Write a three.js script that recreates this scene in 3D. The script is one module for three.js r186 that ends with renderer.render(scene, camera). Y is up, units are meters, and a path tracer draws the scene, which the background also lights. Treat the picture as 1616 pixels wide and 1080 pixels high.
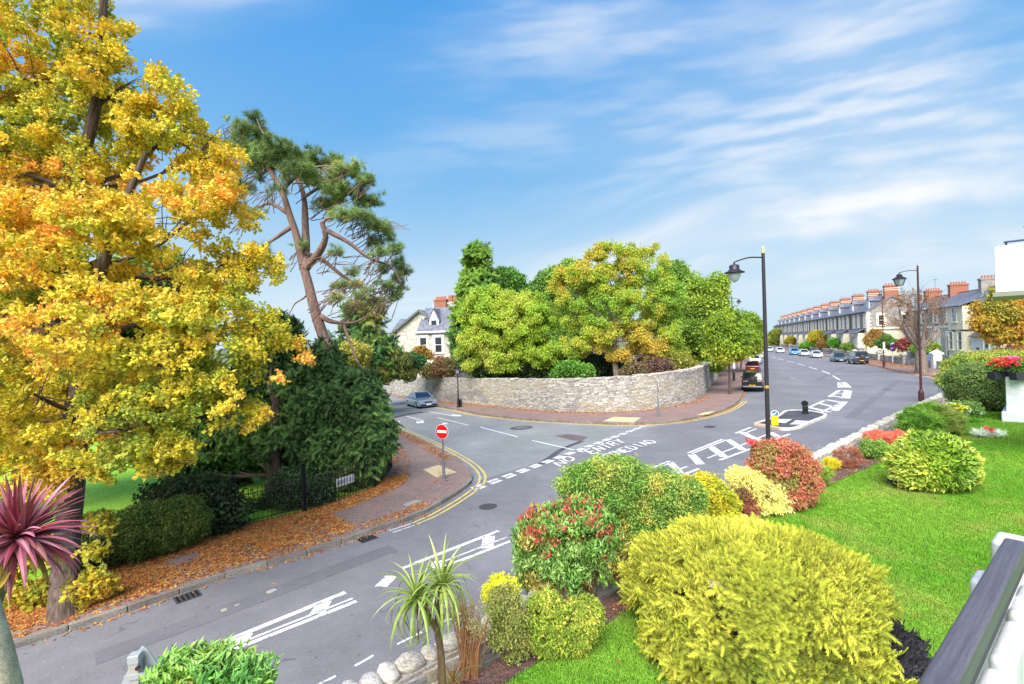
import * as THREE from 'three';
import { mergeGeometries } from 'three/addons/utils/BufferGeometryUtils.js';
import { RoundedBoxGeometry } from 'three/addons/geometries/RoundedBoxGeometry.js';

// ---------- camera, sky, sun, exposure ----------
const scene = new THREE.Scene();
const CY = 6, F = 750, ROLL = -1.6 * Math.PI / 180;
const camera = new THREE.PerspectiveCamera(2 * Math.atan(540 / F) * 180 / Math.PI, 1024 / 684, 0.1, 6000);
camera.position.set(0, CY, 0);
camera.rotation.set(0, 0, ROLL);
const renderer = new THREE.WebGLRenderer({ antialias: true });
renderer.setSize(1024, 684);
renderer.toneMapping = THREE.LinearToneMapping;
renderer.toneMappingExposure = 2.35;
renderer.shadowMap.enabled = true;
renderer.shadowMap.type = THREE.PCFSoftShadowMap;

const SUN_DIR = new THREE.Vector3(-0.2, 0.70, 0.66).normalize();
const sun = new THREE.DirectionalLight(new THREE.Color(1.0, 0.95, 0.87), 3.6);
sun.position.copy(SUN_DIR).multiplyScalar(150).add(new THREE.Vector3(20, 0, -40));
sun.target.position.set(20, 0, -40);
sun.castShadow = true;
sun.shadow.radius = 100;
sun.shadow.mapSize.set(4096, 4096);
Object.assign(sun.shadow.camera, { left: -110, right: 110, top: 110, bottom: -110, near: 1, far: 420 });
scene.add(sun, sun.target);

// ---------- random numbers and noise ----------
function mulberry(a) { return () => { a |= 0; a = a + 0x6D2B79F5 | 0; let t = Math.imul(a ^ a >>> 15, 1 | a); t = t + Math.imul(t ^ t >>> 7, 61 | t) ^ t; return ((t ^ t >>> 14) >>> 0) / 4294967296; }; }
let rnd = mulberry(12345);
const R = (a, b) => a + (b - a) * rnd();
const pick = (a) => a[Math.floor(rnd() * a.length)];
const clamp = (x, a, b) => Math.min(b, Math.max(a, x));
const lerp = (a, b, t) => a + (b - a) * t;
const sstep = (a, b, x) => { const t = clamp((x - a) / (b - a), 0, 1); return t * t * (3 - 2 * t); };
function hash3(x, y, z) { let h = Math.imul(x, 374761393) ^ Math.imul(y, 668265263) ^ Math.imul(z, 2147483647 - 1640531527); h = Math.imul(h ^ h >>> 13, 1274126177); h = Math.imul(h ^ h >>> 16, 2246822519); return ((h ^ h >>> 15) >>> 0) / 4294967296; }
function vnoise(x, y, per = 0, seed = 0) {           // value noise, tiling every 'per' cells when per > 0
  const x0 = Math.floor(x), y0 = Math.floor(y), fx = x - x0, fy = y - y0, w = (k) => per ? ((k % per) + per) % per : k;
  const sx = fx * fx * (3 - 2 * fx), sy = fy * fy * (3 - 2 * fy);
  const a = hash3(w(x0), w(y0), seed), b = hash3(w(x0 + 1), w(y0), seed), c = hash3(w(x0), w(y0 + 1), seed), d = hash3(w(x0 + 1), w(y0 + 1), seed);
  return lerp(lerp(a, b, sx), lerp(c, d, sx), sy);
}
function fbm(x, y, oct = 4, per = 0, seed = 0) { let s = 0, a = 0.5, n = 0; for (let k = 0; k < oct; k++) { s += a * vnoise(x, y, per, seed + k * 17); n += a; a *= 0.5; x *= 2; y *= 2; per *= 2; } return s / n; }
function vnoise3(x, y, z, seed = 0) {
  const x0 = Math.floor(x), y0 = Math.floor(y), z0 = Math.floor(z), f = (t) => t * t * (3 - 2 * t), sx = f(x - x0), sy = f(y - y0), sz = f(z - z0);
  const h = (i, j, k) => hash3(x0 + i + seed * 31, y0 + j, z0 + k + 5000);
  return lerp(lerp(lerp(h(0, 0, 0), h(1, 0, 0), sx), lerp(h(0, 1, 0), h(1, 1, 0), sx), sy), lerp(lerp(h(0, 0, 1), h(1, 0, 1), sx), lerp(h(0, 1, 1), h(1, 1, 1), sx), sy), sz);
}

// ---------- sky: blue, paling towards the horizon, with thin streaked high cloud ----------
{
  const BANKS = [[0.20, 0.66, 0.34, 0.10, 0.10, 0.42], [0.85, 0.70, 0.32, 0.06, 0.25, 0.45], [0.75, 0.46, 0.60, 0.20, 0.12, 0.60], [0.66, 0.25, 0.62, 0.06, 0.17, 0.62], [0.1, 0.08, 1.0, 0.07, 0.02, 0.30], [-0.75, 0.74, 0.35, 0.06, 0.05, 0.40], [-0.05, 0.40, 0.32, 0.07, 0.1, 0.16], [1.0, 0.16, 0.5, 0.05, 0.1, 0.35]];
  const SKY_A = 3.0, SKY_B = 9.2, W = 2048, Hh = 1024, data = new Float32Array(W * Hh * 4);
  const zen = [0.06, 0.32, 0.80], mid = [0.15, 0.47, 0.85], low = [0.62, 0.80, 0.92];
  for (let j = 0; j < Hh; j++) {
    const el = ((j + 0.5) / Hh - 0.5) * Math.PI, sy = Math.sin(el), cy = Math.cos(el);
    for (let i = 0; i < W; i++) {
      const az = ((i + 0.5) / W - 0.5) * 2 * Math.PI, dx = cy * Math.cos(az), dz = cy * Math.sin(az);
      const e = Math.max(sy, 0), t1 = sstep(-0.02, 0.40, e), t2 = sstep(0.22, 0.75, e);
      const c = [0, 1, 2].map((k) => lerp(lerp(low[k], mid[k], t1), zen[k], t2));
      let cl = 0;
      if (sy > 0.0) {
        const q = 1 / (sy + 0.16), X = dx * q, Z = dz * q;
        const u = X * 0.90 + Z * 0.44, v = -X * 0.44 + Z * 0.90;     // along and across the streaks
        const warp = fbm(u * 0.7 + SKY_A, v * 0.7 + 9, 3, 0, 5) - 0.5;
        const veil = fbm(u * 0.45 + SKY_A, v * 1.1 + warp * 1.4 + SKY_B, 5, 0, 21);
        const strand = fbm(u * 1.1 + 4.0 + warp, v * 5.5 + warp * 4, 5, 0, 41);
        const patch = fbm(u * 0.36 + SKY_B, v * 0.5 + SKY_A, 3, 0, 77);
        const all = sstep(0.47, 0.80, veil) * 0.5 + sstep(0.42, 0.85, strand) * sstep(0.46, 0.66, patch) * 0.5;
        if (dz < -0.15) {                                             // the cloud banks ahead: [across, up, half length, half width, tilt, weight], as slopes of the sight line
          const h = dx / -dz, k = sy / -dz; let s2 = 0;
          for (const [bx, by, rx, ry, ti, wt] of BANKS) {
            const ca = Math.cos(ti), sa = Math.sin(ti), p = ((h - bx) * ca + (k - by) * sa) / rx, r = (-(h - bx) * sa + (k - by) * ca) / ry + (fbm(h * 2.5 + bx * 9, k * 2.5, 3, 0, 91) - 0.5) * 1.3;
            const m = Math.exp(-p * p * 1.2 - r * r * 1.2), grain = fbm((h * ca + k * sa) * 8 + warp * 2, (-h * sa + k * ca) * 42 + warp * 7, 6, 0, 47);
            s2 += wt * m * (0.55 + 0.70 * sstep(0.3, 0.76, grain));
          }
          const w = sstep(1.9, 1.25, Math.abs(h)) * sstep(1.5, 0.85, k) * sstep(0.15, 0.4, -dz);
          cl = lerp(all, s2 + 0.10 * sstep(0.45, 0.8, veil), w);
        } else cl = all;
        cl *= sstep(0.0, 0.10, sy);
      }
      // hazier towards the sun's side
      const s = Math.max(0, dx * SUN_DIR.x + sy * SUN_DIR.y + dz * SUN_DIR.z);
      const glow = 0.35 * Math.pow(s, 5) + 0.28 * sstep(0.0, 0.9, -dx) * sstep(0.7, 0.12, e);
      cl = clamp(cl + glow * 0.8, 0, 0.95);
      const cc = [0.98, 0.99, 1.0];
      const o = (j * W + i) * 4;
      for (let k = 0; k < 3; k++) data[o + k] = (sy >= 0 ? lerp(c[k], cc[k], cl) : lerp(low[k], 0.28, sstep(0, 0.12, -sy))) * 0.44;
      data[o + 3] = 1;
    }
  }
  const sky = new THREE.DataTexture(data, W, Hh, THREE.RGBAFormat, THREE.FloatType);
  sky.mapping = THREE.EquirectangularReflectionMapping; sky.colorSpace = THREE.LinearSRGBColorSpace;
  sky.magFilter = THREE.LinearFilter; sky.minFilter = THREE.LinearFilter; sky.wrapS = THREE.RepeatWrapping; sky.needsUpdate = true;
  scene.background = sky; scene.environment = sky;
}

// ---------- small helpers ----------
const V = (x, y, z) => new THREE.Vector3(x, y, z);
const cR = Math.cos(ROLL), sR = Math.sin(ROLL);
const ray = (px, py) => { const u = (px - 808) / F, v = -(py - 540) / F; return V(u * cR - v * sR, u * sR + v * cR, -1); };
const at = (px, py, d) => ray(px, py).multiplyScalar(d).add(V(0, CY, 0));          // the point d metres ahead seen at that place of the photograph
const used = new Map();
function numbered(n) { const k = used.get(n) ?? 0; used.set(n, k + 1); return k ? n + '_' + String(k).padStart(3, '0') : n; }
function tag(o, label, category, group, kind) {
  if (label) o.userData.label = label; if (category) o.userData.category = category;
  if (group) o.userData.group = group; if (kind) o.userData.kind = kind; return o;
}
function shadow(o) { o.castShadow = true; o.receiveShadow = true; return o; }
function mesh(name, geo, mat, parent = scene) { const o = shadow(new THREE.Mesh(geo, mat)); o.name = numbered(name); parent.add(o); return o; }
function part(name, geo, mat, parent) { const o = shadow(new THREE.Mesh(geo, mat)); o.name = name; parent.add(o); return o; }
function thing(name, label, category, pos = [0, 0, 0], turn = 0, group) {
  const o = new THREE.Group(); o.name = numbered(name); scene.add(o); o.position.set(...(pos.isVector3 ? pos.toArray() : pos)); o.rotation.y = turn;
  return tag(o, label, category, group);
}
function copyOf(src, pos, turn, label, name) {
  const c = src.clone(); c.name = numbered(name ?? src.name.replace(/_\d{3}$/, '')); scene.add(c);
  c.userData = { ...src.userData }; if (label) c.userData.label = label;
  c.position.set(...(pos.isVector3 ? pos.toArray() : pos)); c.rotation.y = turn; return c;
}
const plain = (g) => { const h = g.index ? g.toNonIndexed() : g; for (const k of Object.keys(h.attributes)) if (!['position', 'normal', 'uv'].includes(k)) h.deleteAttribute(k); return h; };
const merge = (gs) => mergeGeometries(gs.map(plain), false);
const box = (w, h, d, x = 0, y = 0, z = 0, ry = 0) => { const g = new THREE.BoxGeometry(w, h, d); if (ry) g.rotateY(ry); g.translate(x, y, z); return g; };
const rbox = (w, h, d, r, x = 0, y = 0, z = 0) => { const g = new RoundedBoxGeometry(w, h, d, 2, r); g.translate(x, y, z); return g; };
const cyl = (r0, r1, h, n = 16, x = 0, y = 0, z = 0) => { const g = new THREE.CylinderGeometry(r1, r0, h, n); g.translate(x, y + h / 2, z); return g; };
const lathe = (pts, n = 24) => new THREE.LatheGeometry(pts.map((p) => new THREE.Vector2(p[0], p[1])), n);
function tube(pts, r0, r1, seg = 10, rad = 7, wob = 0) {            // a tapering, slightly uneven round bar through the points
  const curve = new THREE.CatmullRomCurve3(pts), n = Math.max(2, seg), fr = curve.computeFrenetFrames(n, false), pos = [], uv = [], idx = [];
  const L = curve.getLength();
  for (let i = 0; i <= n; i++) {
    const t = i / n, p = curve.getPointAt(t), r = lerp(r0, r1, Math.pow(t, 0.85));
    for (let k = 0; k <= rad; k++) {
      const a = k / rad * 2 * Math.PI, w = 1 + wob * Math.sin(a * 3 + i * 0.8) + wob * 0.6 * Math.sin(a * 5 - i * 1.7);
      const q = p.clone().addScaledVector(fr.normals[i], Math.cos(a) * r * w).addScaledVector(fr.binormals[i], Math.sin(a) * r * w);
      pos.push(q.x, q.y, q.z); uv.push(k / rad * 2 * Math.PI * r0, t * L);
    }
  }
  for (let i = 0; i < n; i++) for (let k = 0; k < rad; k++) { const a = i * (rad + 1) + k, b = a + rad + 1; idx.push(a, b, a + 1, b, b + 1, a + 1); }
  const g = new THREE.BufferGeometry();
  g.setAttribute('position', new THREE.Float32BufferAttribute(pos, 3)); g.setAttribute('uv', new THREE.Float32BufferAttribute(uv, 2)); g.setIndex(idx); g.computeVertexNormals();
  return g;
}
function extrude(pts, depth, bevel = 0) {                           // an outline in x, y pushed along z
  const s = new THREE.Shape(pts.map((p) => new THREE.Vector2(p[0], p[1])));
  return new THREE.ExtrudeGeometry(s, { depth, bevelEnabled: bevel > 0, bevelSize: bevel, bevelThickness: bevel, bevelSegments: 2, curveSegments: 8 });
}

// ---------- textures and materials ----------
function tex(n, fn, metres, srgb = true) {
  const d = new Uint8Array(n * n * 4);
  for (let y = 0; y < n; y++) for (let x = 0; x < n; x++) { const c = fn(x / n, y / n), o = (y * n + x) * 4; d[o] = clamp(c[0], 0, 1) * 255; d[o + 1] = clamp(c[1], 0, 1) * 255; d[o + 2] = clamp(c[2], 0, 1) * 255; d[o + 3] = 255; }
  const t = new THREE.DataTexture(d, n, n); t.wrapS = t.wrapT = THREE.RepeatWrapping; t.magFilter = THREE.LinearFilter; t.minFilter = THREE.LinearMipmapLinearFilter; t.generateMipmaps = true;
  if (srgb) t.colorSpace = THREE.SRGBColorSpace; t.repeat.set(1 / metres, 1 / metres); t.needsUpdate = true; return t;
}
const mixc = (a, b, t) => [0, 1, 2].map((k) => lerp(a[k], b[k], t));
const hexc = (h) => [(h >> 16 & 255) / 255, (h >> 8 & 255) / 255, (h & 255) / 255];
const std = (o) => new THREE.MeshStandardMaterial({ roughness: 0.85, ...o });
function speckled(base, alt, metres, n = 512, amount = 0.5, speck = 0.10, seed = 1, coarse = 5) {
  const a = hexc(base), b = hexc(alt);
  return tex(n, (x, y) => {
    const big = fbm(x * coarse, y * coarse, 4, coarse, seed), fine = vnoise(x * n / 3, y * n / 3, Math.floor(n / 3), seed + 9);
    return mixc(a, b, clamp((big - 0.3) * 2.2 * amount, 0, 1)).map((c) => c * (1 + (fine - 0.5) * speck * 2 + (hash3(Math.floor(x * n), Math.floor(y * n), seed) - 0.5) * speck));
  }, metres);
}
const bumpy = (n, cells, metres, seed, oct = 4) => tex(n, (x, y) => { const v = fbm(x * cells, y * cells, oct, cells, seed); return [v, v, v]; }, metres, false);
// tarmac: fine chippings, old repairs, hairline cracks and oil spots, each with an edge of its own
const roadTex = (h0, h1, seed) => tex(1024, (x, y) => {
  const a = hexc(h0), b = hexc(h1), big = fbm(x * 5, y * 5, 4, 5, seed), mid = fbm(x * 40, y * 40, 3, 40, seed + 2);
  let c = mixc(a, b, clamp((big - 0.3) * 1.8, 0, 1)), k = 1 + (hash3(Math.floor(x * 1024), Math.floor(y * 1024), seed) - 0.5) * 0.12 + (mid - 0.5) * 0.10;
  const cr = Math.abs(fbm(x * 6, y * 6, 4, 6, seed + 31) - 0.5), on = vnoise(x * 8, y * 8, 8, seed + 5); if (cr < 0.0025 && on > 0.72) k *= 0.84;
  const sp = vnoise(x * 60, y * 60, 60, seed + 7); if (sp > 0.965) k *= 0.82; const ch = hash3(Math.floor(x * 512), Math.floor(y * 512), seed + 3); if (ch > 0.992) k *= 1.18;
  return c.map((v) => v * k);
}, 11);
const wornPaint = (h, under, seed, wear) => tex(512, (x, y) => { const n = fbm(x * 20, y * 20, 4, 20, seed), f = vnoise(x * 150, y * 150, 150, seed + 3); return n * 0.6 + f * 0.4 > wear ? hexc(under) : mixc(hexc(h), hexc(h - 0x181818), f * 0.8); }, 3);
const M = {};
M.asphalt = std({ map: roadTex(0x6f6d72, 0x7f7d82, 3), bumpMap: bumpy(512, 64, 2, 4), bumpScale: 0.004, roughness: 0.78 });
M.asphaltOld = std({ map: roadTex(0x7a7c7e, 0x8b8c8d, 13), bumpMap: M.asphalt.bumpMap, bumpScale: 0.004, roughness: 0.8 });
M.asphaltDark = std({ map: speckled(0x504d55, 0x3d3b42, 5, 256, 0.8, 0.16, 23, 6), roughness: 0.8 });
M.trench = std({ map: roadTex(0x66646a, 0x737177, 19), roughness: 0.8 });
M.asphaltPale = std({ color: 0xa09890, roughness: 0.9 });
M.patch = std({ map: speckled(0x6a5a58, 0x5a5054, 3, 256, 0.8, 0.2, 27, 6), roughness: 0.9 });
M.pavement = std({ map: speckled(0x8a736a, 0x7b6864, 5, 512, 0.8, 0.18, 33, 6), bumpMap: M.asphalt.bumpMap, bumpScale: 0.004, roughness: 0.9 });
M.pavementPink = std({ map: speckled(0x8a7068, 0x7a6663, 5, 512, 0.8, 0.16, 37, 6), roughness: 0.9 });
M.kerb = [0x807a74, 0x8a847c, 0x777069].map((h, k) => std({ map: speckled(h, h - 0x101010, 1.5, 128, 0.8, 0.2, 41 + k), roughness: 0.9 }));
M.white = std({ map: wornPaint(0xdedede, 0x97959a, 51, 0.62), roughness: 0.7 });
M.yellow = std({ map: wornPaint(0xdcc468, 0xa09884, 53, 0.60), roughness: 0.7 });
M.tactile = std({ map: speckled(0xcdb98f, 0xb9a67f, 1.5, 256, 0.8, 0.14, 57, 9), roughness: 0.9 });
M.lawn = std({ map: speckled(0x6aa42a, 0x88b23c, 3.5, 1024, 0.9, 0.28, 61, 6), bumpMap: bumpy(512, 96, 2.5, 62, 3), bumpScale: 0.02, roughness: 1 });
M.soil = std({ map: speckled(0x5c4440, 0x71564e, 2, 512, 0.9, 0.35, 67, 8), bumpMap: bumpy(512, 40, 2, 68), bumpScale: 0.03, roughness: 1 });
M.ground = std({ map: speckled(0x5d6a3c, 0x6d6a4a, 9, 512, 0.9, 0.2, 71, 6), roughness: 1 });
M.stone = [0xc0bab3, 0xaca6a0, 0xb6aea2, 0x9c9794, 0xc8c3bb, 0xb8ad98, 0xa6a09c].map((h, k) => std({ map: speckled(h, h - 0x1c1c1c, 1.2, 128, 0.9, 0.2, 81 + k, 6), roughness: 0.95 }));
M.mortar = std({ map: speckled(0xa29a90, 0x928b82, 1.5, 256, 0.9, 0.2, 91), roughness: 1 });
M.lichen = [0xe2ddd4, 0xd0c9be, 0xeae6de, 0xbdb4a6].map((h, k) => std({ map: speckled(h, h - 0x2a2a28, 0.7, 128, 1, 0.2, 95 + k, 5), roughness: 0.95 }));
M.blackMetal = std({ color: 0x1b1b1f, roughness: 0.45, metalness: 0.3 });
M.ironRust = std({ color: 0x3a2a28, roughness: 0.7, metalness: 0.2 });
M.lampPaint = std({ color: 0x37323c, roughness: 0.4, metalness: 0.3 });
M.maroon = std({ color: 0x4b2a30, roughness: 0.45, metalness: 0.2 });
M.gold = std({ color: 0xc9a24c, roughness: 0.45, metalness: 0.5 });
M.steel = std({ color: 0x7d8286, roughness: 0.45, metalness: 0.6 });
M.bark = std({ map: tex(256, (x, y) => { const v = fbm(x * 24, y * 6, 4, 6 * 4, 101), m = fbm(x * 6, y * 6, 3, 6, 107); return mixc(hexc(0x6a5950), hexc(0x41372f), clamp(v * 1.6 - 0.4, 0, 1)).map((c, k) => c + (m - 0.5) * [0.04, 0.07, 0.02][k]); }, 1.2), bumpMap: tex(128, (x, y) => { const v = fbm(x * 24, y * 6, 4, 24, 103); return [v, v, v]; }, 1.2, false), bumpScale: 0.03, roughness: 1 });
M.barkPine = std({ map: tex(256, (x, y) => { const v = fbm(x * 14, y * 8, 4, 14, 111); return mixc(hexc(0x96786c), hexc(0x5c4a48), clamp(v * 1.8 - 0.5, 0, 1)); }, 1.4), roughness: 1 });
M.barkGrey = std({ map: tex(128, (x, y) => { const v = fbm(x * 14, y * 8, 4, 14, 117); return mixc(hexc(0x8a7c72), hexc(0x5f544e), clamp(v * 1.8 - 0.5, 0, 1)); }, 1), roughness: 1 });
M.twig = std({ color: 0x6b5648, roughness: 1 });
M.glass = new THREE.MeshPhysicalMaterial({ color: 0x1d2328, roughness: 0.06, metalness: 0, ior: 1.5, clearcoat: 1, clearcoatRoughness: 0.04 });
M.slate = std({ map: tex(256, (x, y) => { const r = Math.floor(y * 16), o = (r % 2) * 0.5, c = Math.floor(x * 12 + o), h = hash3(c % 12, r, 121); return mixc(hexc(0x5a5d6a), hexc(0x747785), h); }, 4), roughness: 0.55 });
M.brickRed = std({ map: tex(256, (x, y) => { const r = Math.floor(y * 20), o = (r % 2) * 0.5, c = Math.floor(x * 10 + o), h = hash3(c % 10, r, 131); const j = (y * 20) % 1 < 0.14 || ((x * 10 + o) % 1) < 0.06; return j ? hexc(0x9a8072) : mixc(hexc(0x8c5040), hexc(0xa4664e), h); }, 1.6), roughness: 0.9 });
M.stoneFar = std({ map: tex(512, (x, y) => { const r = Math.floor(y * 20), o = hash3(r, 3, 7), w = 9 + Math.floor(hash3(r, 5, 1) * 5), c = Math.floor((x + o) * w), h = hash3(((c % w) + w) % w, r, 141); const j = (y * 20) % 1 < 0.12 || ((x + o) * w) % 1 < 0.05; return j ? hexc(0xa39d94) : mixc(hexc(0x7d7a79), hexc(0x9c9894), h); }, 4), roughness: 0.95 });
M.stonePale = std({ map: tex(512, (x, y) => { const r = Math.floor(y * 20), o = hash3(r, 3, 9), w = 8 + Math.floor(hash3(r, 5, 2) * 5), c = Math.floor((x + o) * w), h = hash3(((c % w) + w) % w, r, 151); const j = (y * 20) % 1 < 0.12 || ((x + o) * w) % 1 < 0.05; return j ? hexc(0x9e978c) : mixc(hexc(0xa59f96), hexc(0xd2ccc1), h); }, 4), roughness: 0.95 });
M.cream = std({ map: speckled(0xe9dfc8, 0xded3bb, 3, 128, 0.8, 0.06, 161), roughness: 0.85 });
M.render = std({ map: speckled(0xdcdce2, 0xcfcfd6, 3, 256, 0.9, 0.04, 163, 6), bumpMap: bumpy(256, 48, 2, 164), bumpScale: 0.0015, roughness: 0.85 });
M.railWhite = std({ map: speckled(0xcfcfd4, 0xc0c0c6, 0.6, 256, 0.9, 0.05, 311, 5), roughness: 0.6 });
M.whitePaint = std({ color: 0xe2e2e2, roughness: 0.5 });
M.terracotta = std({ color: 0xb0623f, roughness: 0.85 });

// ---------- terrain: the street falls gently to the left and away, and levels out ----------
const span = (a, b, s) => { const o = []; for (let x = a; x <= b; x += s) o.push(x); return o; };
const XS = [-3200, -1400, -600, -300, ...span(-200, 260, 4), 340, 600, 1400, 3200], ZS = [-3200, -1500, -800, -450, ...span(-320, 60, 4), 140, 500, 1500, 3200];
const sp = (x) => (x > 30 ? x : Math.log1p(Math.exp(x)));
const softClamp = (x, lo, hi, k) => x - k * sp((x - hi) / k) + k * sp((lo - x) / k);
const hRaw = (x, z) => CY - (4.92 - 0.0449 * softClamp(x, -30, 22, 5) + 0.0207 * softClamp(-z, 0, 50, 5));
const HG = ZS.map((z) => XS.map((x) => hRaw(x, z)));
const find = (A, v) => { let a = 0, b = A.length - 2; while (a < b) { const m = (a + b + 1) >> 1; if (A[m] <= v) a = m; else b = m - 1; } return a; };
function hr(x, z) {                                                  // the height of the triangulated ground
  const i = find(XS, x), j = find(ZS, z), fx = (x - XS[i]) / (XS[i + 1] - XS[i]), fz = (z - ZS[j]) / (ZS[j + 1] - ZS[j]);
  const a = HG[j][i], b = HG[j][i + 1], c = HG[j + 1][i], d = HG[j + 1][i + 1];
  return fx + fz <= 1 ? a + (b - a) * fx + (c - a) * fz : d + (c - d) * (1 - fx) + (b - d) * (1 - fz);
}
function G(px, py, off = 0) {                                        // where that place of the photograph meets the ground (off metres above it)
  const r = ray(px, py); let d = 20;
  for (let k = 0; k < 60; k++) { const H = CY - hr(r.x * d, -d) - off; d = lerp(d, clamp(H / Math.max(-r.y, 0.004), 0.5, 400), 0.6); }
  return V(r.x * d, CY + r.y * d, -d);
}
const GL = (list, off = 0) => list.map(([x, y]) => G(x, y, off));
function clipTri(poly, tri) {
  let out = poly;
  for (let e = 0; e < 3 && out.length; e++) {
    const [ax, az] = tri[e], [bx, bz] = tri[(e + 1) % 3], inn = out; out = [];
    const side = (p) => (bx - ax) * (p[1] - az) - (bz - az) * (p[0] - ax);
    for (let k = 0; k < inn.length; k++) {
      const p = inn[k], q = inn[(k + 1) % inn.length], s = side(p), t = side(q);
      if (s >= 0) out.push(p);
      if ((s >= 0) !== (t >= 0)) { const f = s / (s - t); out.push([p[0] + (q[0] - p[0]) * f, p[1] + (q[1] - p[1]) * f]); }
    }
  }
  return out;
}
function sheet(poly, off) {                                          // a flat outline laid on the ground, following its every fold
  const P = poly.map((p) => (p.isVector3 ? [p.x, p.z] : p)), pos = [], uv = [];
  const x0 = Math.min(...P.map((p) => p[0])), x1 = Math.max(...P.map((p) => p[0])), z0 = Math.min(...P.map((p) => p[1])), z1 = Math.max(...P.map((p) => p[1]));
  for (let j = find(ZS, z0); j <= find(ZS, z1); j++) for (let i = find(XS, x0); i <= find(XS, x1); i++) {
    const a = [XS[i], ZS[j]], b = [XS[i + 1], ZS[j]], c = [XS[i], ZS[j + 1]], d = [XS[i + 1], ZS[j + 1]];
    for (const tri of [[a, b, c], [b, d, c]]) {
      const q = clipTri(P, tri); if (q.length < 3) continue;
      const cont = q.map((p) => new THREE.Vector2(p[0], p[1])), area = THREE.ShapeUtils.area(cont); if (Math.abs(area) < 1e-6) continue;
      const faces = THREE.ShapeUtils.triangulateShape(cont, []);
      for (const f of faces) {
        const t = f.map((k) => cont[k]), ar = (t[1].x - t[0].x) * (t[2].y - t[0].y) - (t[1].y - t[0].y) * (t[2].x - t[0].x);
        if (Math.abs(ar) < 1e-9) continue;
        for (const p of ar > 0 ? [t[0], t[2], t[1]] : t) { pos.push(p.x, hr(p.x, p.y) + off, p.y); uv.push(p.x, p.y); }
      }
    }
  }
  const g = new THREE.BufferGeometry();
  g.setAttribute('position', new THREE.Float32BufferAttribute(pos, 3)); g.setAttribute('uv', new THREE.Float32BufferAttribute(uv, 2)); g.computeVertexNormals();
  return g;
}
const dirs = (pts) => pts.map((p, i) => { const a = pts[Math.max(0, i - 1)], b = pts[Math.min(pts.length - 1, i + 1)]; const d = V(b.x - a.x, 0, b.z - a.z).normalize(); return d; });
const offset = (pts, o) => { const D = dirs(pts); return pts.map((p, i) => V(p.x - D[i].z * o, p.y, p.z + D[i].x * o)); };     // positive: to the right of the way it runs
const strip = (pts, w, off) => sheet([...offset(pts, -w / 2), ...offset(pts, w / 2).reverse()], off);
function smooth(pts, step = 1) { const c = new THREE.CatmullRomCurve3(pts, false, 'centripetal'); return c.getSpacedPoints(Math.max(2, Math.round(c.getLength() / step))); }
const inside = (poly, x, z) => { let r = false; for (let i = 0, j = poly.length - 1; i < poly.length; j = i++) { const a = poly[i], b = poly[j]; if ((a.z > z) !== (b.z > z) && x < (b.x - a.x) * (z - a.z) / (b.z - a.z) + a.x) r = !r; } return r; };

{ // one sheet out to the horizon
  const pos = [], uv = [], idx = [];
  ZS.forEach((z, j) => XS.forEach((x, i) => { pos.push(x, HG[j][i] - 0.06, z); uv.push(x, z); }));
  for (let j = 0; j + 1 < ZS.length; j++) for (let i = 0; i + 1 < XS.length; i++) { const a = j * XS.length + i, b = a + 1, c = a + XS.length, d = c + 1; idx.push(a, c, b, b, c, d); }
  const g = new THREE.BufferGeometry(); g.setAttribute('position', new THREE.Float32BufferAttribute(pos, 3)); g.setAttribute('uv', new THREE.Float32BufferAttribute(uv, 2)); g.setIndex(idx); g.computeVertexNormals();
  tag(mesh('ground', g, M.ground), 'grassy ground reaching away beyond the street and gardens', null, null, 'structure');
}

// ---------- lines of the place, read off the photograph ----------
const K1 = smooth(GL([[-420, 1165], [-160, 1083], [10, 1029], [105, 998], [246, 951.6], [352, 914.6], [500, 872], [585, 842], [655, 818.5], [696, 797], [726, 778.5], [743.7, 763.7], [746, 752], [735, 737], [711, 720.7], [681.5, 704.4], [652, 689.6], [625, 677.8], [575, 656], [510, 632], [430, 608]]), 0.7);
const K2 = smooth(GL([[400, 588], [500, 605], [560, 615.5], [613, 625], [636, 630], [692, 642.5], [724, 648], [763, 655.7], [830, 663], [900, 667.5], [960, 670], [1011, 670.5], [1060, 667], [1100, 660.5], [1140, 649.5], [1163, 637], [1172, 624], [1174, 607], [1179, 590], [1184, 578], [1190, 568], [1196, 561]]), 0.8);
const WB = smooth(GL([[400, 582], [500, 600], [560, 611], [606, 619], [660, 628], [731, 636.7], [805, 643], [880, 649], [960, 650.5], [1030, 645], [1075, 637.5], [1100, 630], [1115, 617], [1126, 603], [1136, 590], [1147, 577], [1158, 566.5]], 0.12), 0.8);
const TD = V(0.389, 0, -0.921), TN = V(0.921, 0, 0.389);             // along the terrace, away; and into its gardens
const TW0 = V(53.8, 0, -61);                                          // a point of the terrace's garden wall
const tw = (t, n = 0) => V(TW0.x + TD.x * t + TN.x * n, 0, TW0.z + TD.z * t + TN.z * n);
const K3 = smooth([tw(175, -4.2), tw(110, -3.9), tw(60, -3.8), tw(30, -3.7), ...GL([[1378, 577], [1419, 586.7], [1454, 592.4], [1477, 596], [1491, 603]]), ...GL([[1506, 608]]), tw(-12, 9), tw(-9, 22), tw(-8, 40)], 1);
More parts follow.
